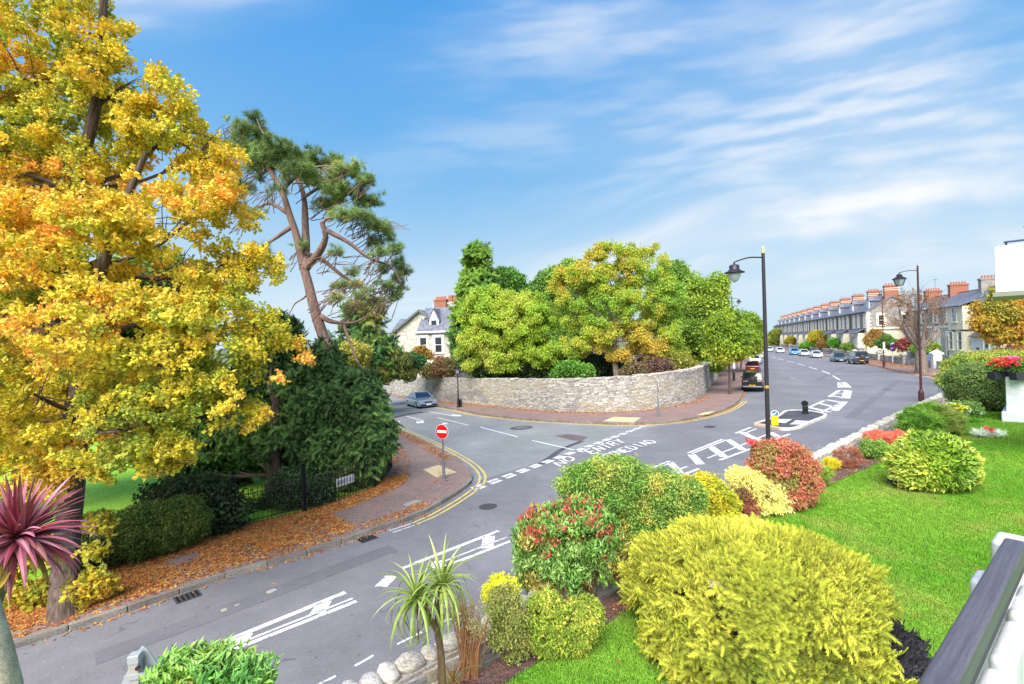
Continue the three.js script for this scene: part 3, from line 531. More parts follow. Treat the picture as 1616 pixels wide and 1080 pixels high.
// ---------- houses ----------
function slopeRoof(x0, x1, z0, z1, eave, rise, over = 0.25, th = 0.12) {   // ridge along x, slopes down to z0 and z1
  const zm = (z0 + z1) / 2, gs = [];
  for (const [za, s] of [[z0, -1], [z1, 1]]) {
    const run = Math.abs(zm - za) + over, len = Math.hypot(run, rise * run / Math.abs(zm - za)), g = new THREE.BoxGeometry(x1 - x0 + 2 * over * 0.4, th, len), a = Math.atan2(rise, Math.abs(zm - za));
    g.rotateX(s * a); g.translate((x0 + x1) / 2, eave + rise - Math.sin(a) * len / 2 + th * 0.4, zm + s * run / 2);
    const p = g.attributes.position, u = g.attributes.uv; for (let i = 0; i < p.count; i++) u.setXY(i, p.getX(i), (p.getZ(i) - zm) * 1.2);
    gs.push(g);
  }
  return merge(gs);
}
const gableEnd = (x, z0, z1, eave, rise, th = 0.3) => { const g = extrude([[z0, eave - 0.02], [z1, eave - 0.02], [(z0 + z1) / 2, eave + rise]], th); g.rotateY(-Math.PI / 2); g.translate(x + th / 2, 0, 0); return g; };
function metric(g) { // uv in metres by the way each face looks
  const h = g.index ? g.toNonIndexed() : g; h.computeVertexNormals(); const p = h.attributes.position, n = h.attributes.normal, uv = [];
  for (let i = 0; i < p.count; i++) { const ax = Math.abs(n.getX(i)), az = Math.abs(n.getZ(i)), ay = Math.abs(n.getY(i)); if (ay > ax && ay > az) uv.push(p.getX(i), p.getZ(i)); else if (ax > az) uv.push(p.getZ(i), p.getY(i)); else uv.push(p.getX(i), p.getY(i)); }
  h.setAttribute('uv', new THREE.Float32BufferAttribute(uv, 2)); return h;
}
const mbox = (...a) => metric(box(...a));
M.curtain = std({ color: 0xd9d6d0, roughness: 0.9 });
M.woodDoor = std({ color: 0x7a2f24, roughness: 0.5 });
M.blueDoor = std({ color: 0x2c6cc4, roughness: 0.5 });
M.lead = std({ color: 0x6a6c70, roughness: 0.6 });
function win(parent, x, y, z, w, h, ry = 0, opt = {}) {               // y is the sill; the window looks along +z before the turn
  const t = new THREE.Group(); t.name = 'window'; t.position.set(x, y, z); t.rotation.y = ry; parent.add(t);
  part('pane', box(w, h, 0.03, 0, h / 2, -0.02), M.glass, t);
  const f = 0.09, c = opt.frame ?? M.whitePaint, s = opt.sash ?? true;
  part('frame', merge([box(f, h, 0.1, -w / 2 + f / 2, h / 2, 0.02), box(f, h, 0.1, w / 2 - f / 2, h / 2, 0.02), box(w - 2 * f, f, 0.1, 0, f / 2, 0.02), box(w - 2 * f, f, 0.1, 0, h - f / 2, 0.02), ...(s ? [box(w - 2 * f, 0.07, 0.09, 0, h * 0.5, 0.02)] : []), ...(opt.mid ? [box(0.06, h - 2 * f, 0.07, 0, h / 2, 0.02)] : [])]), c, t);
  if (opt.surround !== false) { const q = opt.q ?? 0.2; part('surround', merge([box(q, h + 0.05, 0.14, -w / 2 - q / 2, h / 2, 0), box(q, h + 0.05, 0.14, w / 2 + q / 2, h / 2, 0), box(w + 2 * q, q * 1.2, 0.16, 0, h + q * 0.6 + 0.03, 0)]), opt.sm ?? M.cream, t); }
  part('sill', box(w + 0.5, 0.12, 0.26, 0, -0.07, 0.06), opt.sm ?? M.cream, t);
  if (opt.curtain) part('curtain', merge([box(w * 0.22, h * 0.92, 0.012, -w * 0.34, h / 2, 0.001), box(w * 0.22, h * 0.92, 0.012, w * 0.34, h / 2, 0.001)]), M.curtain, t);
  return t;
}
function chimney(parent, x, z, y0, y1, w, d, pots, mat = M.brickRed, bands = true) {
  const c = part('chimney', merge([mbox(w, y1 - y0 - 0.25, d, x, (y0 + y1 - 0.25) / 2, z), mbox(w + 0.16, 0.25, d + 0.16, x, y1 - 0.125, z)]), mat, parent);
  if (bands) part('chimney_band', merge([box(w + 0.07, 0.09, d + 0.07, x, y1 - 0.6, z), box(w + 0.07, 0.09, d + 0.07, x, y1 - 0.95, z)]), M.cream, c);
  for (let k = 0; k < pots; k++) part('chimney_pot', lathe([[0.13, 0], [0.11, 0.3], [0.14, 0.42], [0.1, 0.42]], 8).translate(x + (w > d ? ((k + 0.5) / pots - 0.5) * w * 0.9 : 0), y1, z + (w > d ? 0 : ((k + 0.5) / pots - 0.5) * d * 0.9)), M.terracotta, c);
  return c;
}
const ORD = ['first', 'second', 'third', 'fourth', 'fifth', 'sixth', 'seventh', 'eighth', 'ninth', 'tenth', 'eleventh', 'twelfth', 'thirteenth'];
const TURN = Math.atan2(0.921, 0.389);
const C0 = V(71, 0, -95);
// local axes of a terraced house: x along the street, away from the camera; z into the house; its front looks along -z
function terraceUnit(label, first) {
  const W = 12, D = 8.4, E = 9.2, RISE = 2.9, t = thing('terraced_house', label, 'house', [0, 0, 0], 0, 'houses of the far stone terrace');
  part('wall', merge([mbox(W - 0.02, E - 5.2, D, W / 2, (E + 5.2) / 2, D / 2), gableEnd(first ? 0.15 : W - 0.18, 0, D, E, RISE)]), M.stoneFar, t);
  part('ground_floor_wall', mbox(W - 0.02, 5.5, D - 0.04, W / 2, 2.45, D / 2 + 0.02), M.cream, t);
  part('band_course', box(W, 0.22, 0.1, W / 2, 5.55, -0.04), M.cream, t);
  const rf = part('roof', slopeRoof(0.1, W - 0.1, 0, D, E, RISE), M.slate, t);
  part('gutter', box(W - 0.1, 0.12, 0.14, W / 2, E - 0.05, -0.3), M.blackMetal, t);
  part('ridge_tiles', box(W - 0.1, 0.14, 0.28, W / 2, E + RISE + 0.12, D / 2), M.lead, rf);
  for (const x of first ? [1.1, 5.6, 9] : [2.2, 6.2, 9.6]) win(t, x, 6, -0.03, 1.15, 2.5, Math.PI, { q: 0.26, curtain: true });
  // bay with its canopy, and the door under the same roof
  const bay = part('bay', mbox(4.2, 4.6, 1.1, 3.6, 2.6, -0.55), M.cream, t);
  for (const x of [2.2, 3.6, 5.0]) win(bay, x, 2.1, -1.12, 1.0, 2.2, Math.PI, { surround: false });
  part('canopy', slopeRoof(1.2, 9.6, -1.5, 1.3, 4.95, 0.75, 0.15, 0.1), M.slate, t);
  const dr = part('door', rbox(1.05, 2.4, 0.08, 0.01, 8.2, 2.3, -0.06), M.woodDoor, t); part('door_surround', merge([box(0.24, 3, 0.2, 7.5, 2.4, -0.05), box(0.24, 3, 0.2, 8.9, 2.4, -0.05), box(1.2, 0.6, 0.16, 8.2, 3.85, -0.05)]), M.cream, t);
  win(t, 10.6, 2.2, -0.03, 1.05, 2.2, Math.PI, { q: 0.22 });
  part('downpipe', tube([V(11.6, E - 0.1, -0.2), V(11.6, 5, -0.12), V(11.6, 0.3, -0.12)], 0.06, 0.06, 4, 5), M.blackMetal, t);
  // dormer
  const dm = new THREE.Group(); dm.name = 'dormer'; t.add(dm); dm.position.set(2.1, 0, 0);
  part('cheek', mbox(1.5, 1.9, 2.4, 0, E + 1.35, 2.1), M.slate, dm); part('dormer_front', mbox(1.56, 1.9, 0.14, 0, E + 1.35, 0.85), M.whitePaint, dm);
  { const g = slopeRoof(0.8, 3.4, -0.85, 0.85, E + 2.2, 0.75, 0.15, 0.08); g.rotateY(-Math.PI / 2); part('dormer_roof', g, M.slate, dm); }
  part('dormer_pane', box(0.8, 1.2, 0.05, 0, E + 1.45, 0.77), M.glass, dm);
  chimney(t, W - 0.7, D / 2, E + RISE - 1.2, E + RISE + 1.9, 0.9, 2.3, 5);
  return t;
}
{
  const pos = (k) => { const x = C0.x + TD.x * 12 * k, z = C0.z + TD.z * 12 * k; return V(x, hr(x, z) - 0.1, z); };
  const a = terraceUnit('near end house of the far terrace, with plain grey gable and white quoins', true);
  a.position.copy(pos(0)); a.rotation.y = TURN;
  const E = 9.2;
  // the gable end: quoins, band, windows and its own stack
  for (let k = 0; k < 12; k++) part('quoin', box(0.34, 0.34, k % 2 ? 0.5 : 0.75, -0.0, 5.0 + k * 0.36, (k % 2 ? 0.25 : 0.375) - 0.03), M.cream, a);
  part('gable_band', box(0.14, 0.3, 8.2, -0.02, 5.75, 4.2), M.cream, a);
  part('barge_board', merge([0, 1].map((s) => { const g = new THREE.BoxGeometry(0.16, 0.26, 5.35); g.rotateX(s ? 0.604 : -0.604); g.translate(-0.14, E + 1.35, s ? 6.4 : 2.0); return g; })), M.lead, a);
  win(a, -0.05, 6.3, 2.4, 1.0, 2.1, -Math.PI / 2, { q: 0.3 }); win(a, -0.05, 6.3, 6.2, 1.0, 2.1, -Math.PI / 2, { q: 0.3 }); win(a, -0.05, 2.1, 2.6, 1.2, 2.3, -Math.PI / 2, { q: 0.3 });
  chimney(a, 0.55, 4.2, E + 1.6, E + 5.0, 0.9, 2.2, 4);
  const b = terraceUnit('second house of the far terrace, next after the gable end house'); b.position.copy(pos(1)); b.rotation.y = TURN;
  for (let k = 2; k < 13; k++) copyOf(b, pos(k), TURN, k === 12 ? 'far end house of the long stone terrace, at the vanishing end' : `${ORD[k]} house of the far terrace counted from its near gable`);
}
// the nearer block, lower, partly behind the street trees
{
  const C1 = V(71.8, 0, -82), W = 10, D = 8, E = 8.7, RISE = 2.4;
  const place = (o, s) => { const x = C1.x - TD.x * s, z = C1.z - TD.z * s; o.position.set(x, hr(x, z) - 0.1, z); o.rotation.y = TURN; };
  // here x = 0 is the far end of a unit after turning: a unit from s to s + 10 is placed at s + 10
  const unit = (label, bay, chim, chimMat, h) => {
    const t = thing('bay_house', label, 'house', [0, 0, 0], 0, 'houses of the nearer terrace on the right');
    part('wall', merge([mbox(W - 0.02, E - 5.4, D, W / 2, (E + 5.4) / 2, D / 2), gableEnd(W - 0.18, 0, D, E, RISE)]), M.stoneFar, t);
    part('ground_floor_wall', mbox(W - 0.02, 5.7, D - 0.04, W / 2, 2.55, D / 2 + 0.02), bay ? M.cream : M.stonePale, t);
    part('band_course', box(W, 0.34, 0.12, W / 2, 5.6, -0.05), M.whitePaint, t);
    const rf = part('roof', slopeRoof(0.1, W - 0.1, 0, D, E, RISE), M.slate, t);
    part('ridge_tiles', box(W - 0.1, 0.16, 0.3, W / 2, E + RISE + 0.1, D / 2), M.terracotta, rf);
    part('gutter', box(W - 0.1, 0.13, 0.15, W / 2, E - 0.05, -0.3), M.blackMetal, t);
    if (bay) {
      const b = part('bay', merge([mbox(4.6, 3.9, 1.2, 6.6, 2.8, -0.6), mbox(4.6, 3.4, 1.2, 6.6, 6.75, -0.6)]), M.cream, t);
      for (const x of [5.2, 8.0]) { win(b, x, 2.1, -1.22, 1.5, 2.7, Math.PI, { surround: false, curtain: true }); }
      win(b, 6.7, 6.2, -1.22, 1.5, 2.2, Math.PI, { surround: false });
      part('bay_roof', slopeRoof(4.2, 9, -1.5, 1.6, 8.5, 0.6, 0.15, 0.1), M.slate, t);
      const v = part('roof_skylight', box(1.0, 0.08, 1.2).rotateX(-0.54).translate(5.6, E + 1.2, 1.75), M.glass, t);
    } else {
      for (const x of [1.8, 6.7]) win(t, x, 6.3, -0.03, 1.4, 2.3, Math.PI, { q: 0.3, curtain: true });
      win(t, 6.7, 2.1, -0.03, 2.2, 2.9, Math.PI, { q: 0.4, mid: true, sm: M.whitePaint });
      part('door', rbox(1.1, 2.9, 0.08, 0.01, 1.8, 2.6, -0.07), M.woodDoor, t); part('door_surround', merge([box(0.4, 4, 0.2, 1.0, 2.9, -0.06), box(0.4, 4, 0.2, 2.6, 2.9, -0.06), box(1.2, 0.8, 0.18, 1.8, 4.45, -0.06)]), M.whitePaint, t);
    }
    part('pilaster', mbox(0.75, E, 0.16, 0.4, E / 2, -0.06), M.brickRed, t);
    chimney(t, W - 0.6, D / 2, E + RISE - 1, h, 0.9, 2.4, 6, chimMat, false);
    return t;
  };
  const grey = std({ map: M.stoneFar.map, roughness: 0.9 });
  place(unit('house with tall dark ground floor window behind the bare street tree', false, 1, M.brickRed, 12.7), 10);
  place(unit('cream bay fronted house beside the autumn tree, with brick pilaster at its edge', true, 1, grey, 12.6), 20);
  place(unit('house whose big red chimney rises over the orange autumn tree', true, 1, M.brickRed, 13.9), 30);
  place(unit('house hidden mostly behind the bare tree, next to the grey gable end', false, 1, M.brickRed, 12.5), 0);
  const h = thing('cottage', 'low white house with a blue door glimpsed behind the autumn tree', 'house', [0, 0, 0]); { const p = at(1600, 560, 62); h.position.set(p.x, hr(p.x, p.z), p.z); h.rotation.y = TURN + Math.PI; }
  part('wall', mbox(9, 4, 5, 0, 2, 0), M.render, h); part('roof', slopeRoof(-4.6, 4.6, -2.5, 2.5, 4, 1.8), M.slate, h); part('door', rbox(1.3, 2.3, 0.1, 0.01, -0.5, 1.15, 2.53), M.blueDoor, h); win(h, 2, 1.2, 2.52, 1.3, 1.3, 0, { surround: false }); win(h, -2.6, 1.2, 2.52, 1.3, 1.3, 0, { surround: false });
}
// television aerials on a few of the stacks
for (const [px, py, d, who] of [[1476, 452, 77, 'grey chimney of the nearer terrace'], [1345, 478, 108, 'third chimney of the far terrace'], [1312, 487, 130, 'fifth chimney of the far terrace']]) {
  const p = at(px, py, d), t = thing('aerial', 'thin television aerial beside the ' + who, 'aerial', [p.x, p.y - 0.4, p.z], 0.6);
  part('mast', box(0.05, 1.5, 0.05, 0, 0.75, 0), M.lead, t); part('boom', box(1.0, 0.03, 0.03, 0, 1.45, 0), M.lead, t); for (const x of [-0.4, -0.2, 0, 0.2, 0.4]) part('element', box(0.025, 0.025, 0.5, x, 1.46, 0), M.lead, t);
}
// low walls and pillars along the terrace
{
  const tOf = (px) => { const u = (px - 808) / F; return (TW0.x - -TW0.z * u) / (-TD.z * u - TD.x); };
  const gates = [1475, 1427, 1387, 1357, 1347, 1293, 1268, 1246, 1232].map(tOf);
  let prev = -5;
  const names = ['beside the white gate pillar', 'behind the bare tree, with railings on top', 'between two stone pillars opposite the lamp post', 'behind the parked dark off-roader', 'short stretch behind the parked hatchback', 'below the bright green hedge', 'behind the parked white cars', 'far along the terrace', 'farthest along the terrace'];
  gates.forEach((t, k) => {
    const a = k ? gates[k - 1] + (k === 0 ? 0 : 1.3) : -4, b = t - 0.5;
    if (b - a > 0.8) {
      const w = thing('front_wall', 'low grey stone front garden wall ' + names[k], 'wall', [0, 0, 0], 0, 'front garden walls of the terrace'), line = [tw(a), tw((a + b) / 2), tw(b)];
      part('core', wallBody(line.slice().reverse(), 0.35, 1.0).translate(0, 0, 0), M.mortar, w); courses(w, line, 1.0, { most: 60, side: -1, ch: [0.22, 0.34], len: [0.5, 1.1], mats: M.stone.slice(0, 4) });
      coping(w, line.map((p) => V(p.x, p.y, p.z)), 1.0, { len: [0.7, 1.0], hh: [0.1, 0.14], w: 0.5, mats: [M.lichen[1], M.stone[1]], most: 40, inset: 0.5 });
    }
    const p = tw(t + 0.2, 0.2), white = k === 0, hgt = [2.3, 1.75, 1.75, 2.2, 1.5, 1.5, 1.5, 1.5, 1.5][k];
    const g = thing('gate_pillar', white ? 'white painted gate pillar with pyramid cap' : 'square stone gate pillar with pointed cap ' + ['', 'behind the bare tree trunk', 'beside the lamp post with white notice', 'taller, behind the dark off-roader', 'behind the hatchback windscreen', 'at the end of the bright hedge', 'behind the parked silver car', 'behind the blue car', 'farthest along the street'][k], 'pillar', [p.x, hr(p.x, p.z) + 0.12, p.z], TURN, 'gate pillars of the terrace');
    part('shaft', mbox(0.85, hgt - 0.5, 0.85, 0, (hgt - 0.5) / 2, 0), white ? M.whitePaint : M.stonePale, g); part('cap', merge([mbox(1.15, 0.18, 1.15, 0, hgt - 0.42, 0), new THREE.ConeGeometry(0.78, 0.42, 4).rotateY(Math.PI / 4).translate(0, hgt - 0.12, 0)]), white ? M.whitePaint : M.stone[1], g);
  });
  // blue-grey railing and gate behind the bare tree
  const r = thing('garden_gate', 'pale blue painted railing gate beside the white gate pillar', 'gate'), bl = std({ color: 0x7d95c0, roughness: 0.5 });
  for (let k = 0; k < 16; k++) { const p = tw(lerp(0.0, 3.0, k / 15) + 0.4, 0.1), b = part('bar', box(0.05, 1.5, 0.05, 0, 0.8, 0), bl, r); b.position.set(p.x, hr(p.x, p.z) + 0.12, p.z); }
  for (const y of [0.35, 1.35]) part('rail', tube([tw(0.3, 0.1), tw(1.9, 0.1), tw(3.5, 0.1)].map((p) => V(p.x, hr(p.x, p.z) + 0.12 + y, p.z)), 0.035, 0.035, 4, 5), bl, r);
  const q = thing('wall_railing', 'blue grey railing standing on the wall behind the bare tree', 'railing'), gr = std({ color: 0x66788c, roughness: 0.5 });
  for (let k = 0; k < 26; k++) { const p = tw(lerp(3.9, 9.0, k / 25), 0.2), b = part('bar', box(0.04, 0.9, 0.04, 0, 1.55, 0), gr, q); b.position.set(p.x, hr(p.x, p.z), p.z); }
  part('rail', tube([tw(3.9, 0.2), tw(6, 0.2), tw(9, 0.2)].map((p) => V(p.x, hr(p.x, p.z) + 1.95, p.z)), 0.03, 0.03, 4, 5), gr, q);
}
// the stone house behind the wall on the left
{
  const p = at(659, 575, 66), y0 = hr(p.x, p.z) + 1.0, h = thing('stone_villa', 'gabled pale stone villa with red chimneys behind the wall on the left', 'house', [p.x, y0, p.z], -0.30);
  const base = CY - y0, up = (px, py, d) => at(px, py, d).y - y0;    // heights above its own ground
  const E1 = up(675, 524, 65), R1 = up(690, 486, 68) - E1;
  part('wing_wall', merge([mbox(5.0, E1, 6, 2.5, E1 / 2, -3), gableEnd(4.85, -6, 0, E1, R1)]), M.stonePale, h);
  part('wing_roof', slopeRoof(0.05, 5.05, -6, 0, E1, R1, 0.3), M.slate, h);
  part('verge', merge([-1, 1].map((s) => { const L = Math.hypot(3.3, R1 * 1.1), g = new THREE.BoxGeometry(0.16, 0.34, L); g.rotateX(s * Math.atan2(R1, 3)); g.translate(5.26, E1 + R1 * 0.47, -3 + s * 1.62); return g; })), M.whitePaint, h);
  part('eaves_board', box(5.3, 0.22, 0.16, 2.55, E1 - 0.02, 0.32), M.whitePaint, h);
  for (const x of [1.0, 3.3]) win(h, x, E1 - 2.9, 0.03, 1.15, 2.2, 0, { q: 0.28, sm: M.whitePaint });
  part('porch', mbox(4.6, 2.4, 0.8, 2.4, E1 - 4.9, 0.4), M.cream, h); part('porch_band', box(4.7, 0.2, 1.0, 2.4, E1 - 3.6, 0.4), M.brickRed, h);
  // gable wing set back to the left
  const E2 = up(623, 525, 70), P2 = up(666, 492, 70), hw = 4.3, rise = P2 - E2, cx = -0.2, zf = -1.6;
  { const g = extrude([[-hw, 0], [hw, 0], [hw, E2], [0, P2], [-hw, E2]], 9); g.translate(cx, 0, zf - 9); part('gable_wall', metric(g), M.stonePale, h); }
  { const g = slopeRoof(-0.4, 9, -hw, hw, E2, rise, 0.4); g.rotateY(Math.PI / 2); g.translate(cx, 0, zf); part('gable_roof', g, M.slate, h); }
  part('barge_board', merge([-1, 1].map((s) => { const L = Math.hypot(hw + 0.4, rise * (hw + 0.4) / hw), a = Math.atan2(rise, hw), g = new THREE.BoxGeometry(L, 0.3, 0.12); g.rotateZ(-s * a); g.translate(cx + s * (hw + 0.4) / 2, P2 - Math.sin(a) * L / 2, zf + 0.46); return g; })), M.lead, h);
  win(h, cx + 0.9, E2 + rise * 0.22, zf + 0.03, 0.8, 1.3, 0, { q: 0.16, sm: M.whitePaint });
  part('string_course', box(2 * hw, 0.25, 0.12, cx, E2 - 4.0, zf + 0.04), M.brickRed, h); part('downpipe', box(0.1, E2, 0.1, cx - hw + 0.3, E2 / 2, zf + 0.08), M.blackMetal, h);
  // rear block
  part('rear_wall', mbox(7, E2 + 0.2, 6, -4.5, (E2 + 0.2) / 2, -10), M.render, h); part('rear_roof', slopeRoof(-8.2, 0, -13, -7, E2 + 0.2, 2.1, 0.35), M.slate, h);
  win(h, -5.4, E2 - 2.6, -6.96, 1.1, 2.2, 0, { surround: false });
  // dormer with a pointed white front and finial
  const dm = new THREE.Group(); dm.name = 'dormer'; h.add(dm); dm.position.set(2.3, E1, -0.9);
  part('dormer_front', metric(extrude([[-0.72, 0], [0.72, 0], [0.72, 1.75], [0, 3.3], [-0.72, 1.75]], 0.16)), M.whitePaint, dm);
  { const g = slopeRoof(-0.25, 2.6, -0.75, 0.75, 1.75, 1.5, 0.16, 0.08); g.rotateY(Math.PI / 2); part('dormer_roof', g, M.slate, dm); }
  part('dormer_pane', box(0.8, 1.2, 0.05, 0, 1.0, 0.18), M.glass, dm); part('finial', cyl(0.05, 0.02, 0.8, 6, 0, 3.25, 0.2), M.whitePaint, dm);
  chimney(h, 0.9, -6.2, P2 - 2, up(666, 474, 72), 1.95, 0.9, 6, M.brickRed, false);
  const c2 = chimney(h, 3.4, -5.2, E1 + R1 - 1.5, up(686, 478, 70), 1.5, 0.9, 0, M.stonePale, false); part('chimney_cluster', merge([-0.38, 0.38].map((x) => mbox(0.6, 1.0, 0.7, 3.4 + x, up(686, 478, 70) + 0.5, -5.2))), M.brickRed, c2);
}

// ---------- plants ----------
function leafGeo(n, L, W, seed, o = {}) {                            // a loose cluster of folded leaves inside a unit ball
  const r = mulberry(seed), pos = [], col = [], nor = [], flat = o.flat ?? 1, up = o.up ?? 0.3;
  for (let k = 0; k < n; k++) {
    const c = V(r() * 2 - 1, r() * 2 - 1, r() * 2 - 1); if (c.length() > 1) { k--; continue; } c.y *= flat;
    const d = V(r() * 2 - 1, r() * 2 - 1 - (o.droop ?? 0.2), r() * 2 - 1).normalize(), nn = V(r() * 2 - 1, r() * 2 - 1 + up * 2, r() * 2 - 1).normalize(), s = d.clone().cross(nn).normalize(), u = s.clone().cross(d).normalize();
    const l = L * (0.7 + 0.6 * r()), w = W * (0.7 + 0.6 * r()), fold = w * 0.25;
    const a = c.clone().addScaledVector(d, -l / 2), t = c.clone().addScaledVector(d, l / 2).addScaledVector(u, -l * 0.12), m = c.clone().addScaledVector(d, -l * 0.06), p = m.clone().addScaledVector(s, w / 2).addScaledVector(u, fold), q = m.clone().addScaledVector(s, -w / 2).addScaledVector(u, fold);
    const b = 0.72 + 0.56 * r(), tint = (r() - 0.5) * 0.16, cc = [b * (1 + tint), b, b * (1 - tint)];
    for (const tri of [[a, p, t], [a, t, q]]) { const fn = tri[1].clone().sub(tri[0]).cross(tri[2].clone().sub(tri[0])).normalize(); for (const v of tri) { pos.push(v.x, v.y, v.z); col.push(...cc); nor.push(fn.x, fn.y, fn.z); } }
  }
  return rawGeo(pos, col, nor);
}
function rawGeo(pos, col, nor) { const g = new THREE.BufferGeometry(); g.setAttribute('position', new THREE.Float32BufferAttribute(pos, 3)); g.setAttribute('color', new THREE.Float32BufferAttribute(col, 3)); if (nor) g.setAttribute('normal', new THREE.Float32BufferAttribute(nor, 3)); else g.computeVertexNormals(); return g; }
function needleGeo(n, len, w, seed, spread = 1.1) {                  // needles bursting from a shoot that points along +y
  const r = mulberry(seed), pos = [], col = [];
  for (let k = 0; k < n; k++) {
    const a = r() * 6.283, e = Math.acos(1 - r() * spread), d = V(Math.sin(e) * Math.cos(a), Math.cos(e), Math.sin(e) * Math.sin(a)), s = d.clone().cross(V(r() - 0.5, r() - 0.5, r() - 0.5)).normalize(), b = V(0, (r() - 0.5) * 0.6, 0), l = len * (0.7 + 0.5 * r()), c = 0.7 + 0.6 * r();
    const p = b.clone().addScaledVector(s, -w / 2), q = b.clone().addScaledVector(s, w / 2), t = b.clone().addScaledVector(d, l);
    for (const v of [p, q, t]) { pos.push(v.x, v.y, v.z); col.push(c, c, c); }
  }
  return rawGeo(pos, col);
}
function sprayGeo(seed, o = {}) {                                    // a feathery arching spray of short shoots along +y, its tip nodding
  const { n = 26, len = 1, side = 0.42, w = 0.07, nod = 0.45, dark = 0.55 } = o, r = mulberry(seed), pos = [], col = [];
  const axis = (t) => V(nod * t * t * len, t * len * (1 - 0.25 * t), 0);
  for (let k = 0; k < n; k++) {
    const t = (k + r() * 0.8) / n, p = axis(t), fw = axis(Math.min(1.1, t + 0.15)).sub(p).normalize(), a = (k % 2 ? 1 : -1) * (0.5 + 0.5 * r()), l = side * (1.1 - 0.75 * t) * (0.7 + 0.6 * r());
    const d = fw.clone().multiplyScalar(0.75).add(V(0, (r() - 0.4) * 0.5, a * 1.0)).normalize(), s = d.clone().cross(V(r() - 0.5, r(), r() - 0.5)).normalize(), c = lerp(dark, 1.15, clamp(t * 1.1 + (r() - 0.5) * 0.4, 0, 1));
    for (let j = 0; j < 2; j++) { const s2 = j ? s.clone().cross(d) : s, e = p.clone().addScaledVector(d, l).add(V(0, -0.1 * l, 0)); for (const v of [p.clone().addScaledVector(s2, -w / 2), p.clone().addScaledVector(s2, w / 2), e]) { pos.push(v.x, v.y, v.z); col.push(c, c, c * 0.95); } }
  }
  return rawGeo(pos, col);
}
const LEAF = new THREE.MeshPhysicalMaterial({ vertexColors: true, roughness: 0.75, transmission: 0.3, thickness: 0 });
const GLOSS = std({ vertexColors: true, roughness: 0.42 });
const MATTE = std({ vertexColors: true, roughness: 0.95 });
const cols = (...h) => h.map((x) => new THREE.Color(x));
const UP = V(0, 1, 0);
function put(name, geo, mat, list, parent) {                         // list of { p, dir (of +y), spin, s: [x, y, z], c }
  const o = new THREE.InstancedMesh(geo, mat, list.length), m = new THREE.Matrix4(), q = new THREE.Quaternion(), q2 = new THREE.Quaternion(), s = V(1, 1, 1);
  list.forEach((e, i) => { q.setFromUnitVectors(UP, e.dir ?? UP); q2.setFromAxisAngle(UP, e.spin ?? 0); q.multiply(q2); s.set(...e.s); m.compose(e.p, q, s); o.setMatrixAt(i, m); o.setColorAt(i, e.c); });
  o.name = name; shadow(o); parent.add(o); return o;
}
// lobes: [px, py, rx, ry, depth, rz metres] with the radii in photograph pixels; returns world lobes
const lobesAt = (list, d0) => list.map(([x, y, rx, ry, dd = 0, rz]) => { const d = d0 + dd; return { c: at(x, y, d), r: V(rx / F * d, ry / F * d, rz ?? (rx + ry) / 2 / F * d) }; });
function leaves(parent, lobes, o) {
  const { geo, mat = LEAF, size = [0.2, 0.3], dens = 6, per = 6, tuft = 0.3, flat = 0.6, pal, seed = 1, shell = 0.45, gap = 0.3, gapF = 1.2, orient, name = 'foliage', cf = 0.6, jit = 0.18, floor, colour, gain = 1.8 } = o;
  rnd = mulberry(seed); const list = [], col = new THREE.Color();
  for (const L of lobes) {
    const rm = (L.r.x * L.r.y + L.r.y * L.r.z + L.r.x * L.r.z) / 3, n = Math.max(3, Math.round(4 * Math.PI * rm * dens));
    for (let k = 0; k < n; k++) {
      const d = V(R(-1, 1), R(-1, 1), R(-1, 1)); if (d.length() > 1 || d.length() < 0.05) { k--; continue; } d.normalize();
      const f = lerp(shell, 1, Math.pow(rnd(), 0.5)) * (rnd() < 0.1 ? R(1.04, 1.04 + (o.stray ?? 0.14)) : 1), q = V(L.c.x + d.x * L.r.x * f, L.c.y + d.y * L.r.y * f, L.c.z + d.z * L.r.z * f);
      if (vnoise3(q.x * gapF, q.y * gapF * 1.4, q.z * gapF, seed) < gap) continue;
      const hue = clamp(fbm(q.x * cf + q.z * 0.37 * cf + seed, q.y * cf + q.z * 0.5 * cf, 3, 0, seed) * 1.8 - 0.4 + R(-0.22, 0.22), 0, 0.999) * (pal.length - 1), i0 = Math.floor(hue);
      for (let j = 0; j < per; j++) {
        const p = V(q.x + (rnd() + rnd() - 1) * tuft, q.y + (rnd() + rnd() - 1) * tuft * flat, q.z + (rnd() + rnd() - 1) * tuft), s = R(...size);
        if (floor !== undefined && p.y < floor) continue;
        col.copy(pal[i0]).lerp(pal[Math.min(i0 + 1, pal.length - 1)], clamp(hue - i0 + R(-0.3, 0.3), 0, 1)).multiplyScalar((1 + R(-jit, jit)) * gain);
        const e = { p, s: [s, s, s], c: col.clone(), spin: R(0, 6.28) };
        if (orient) { e.dir = orient(d, p, L).normalize(); } else e.dir = V(R(-0.5, 0.5), 1, R(-0.5, 0.5)).normalize();
        if (colour) e.c = colour(e.c, p, d, L);
        list.push(e);
      }
    }
  }
  return tag(put(name, geo, mat, list, parent), null, null, null, 'stuff');
}
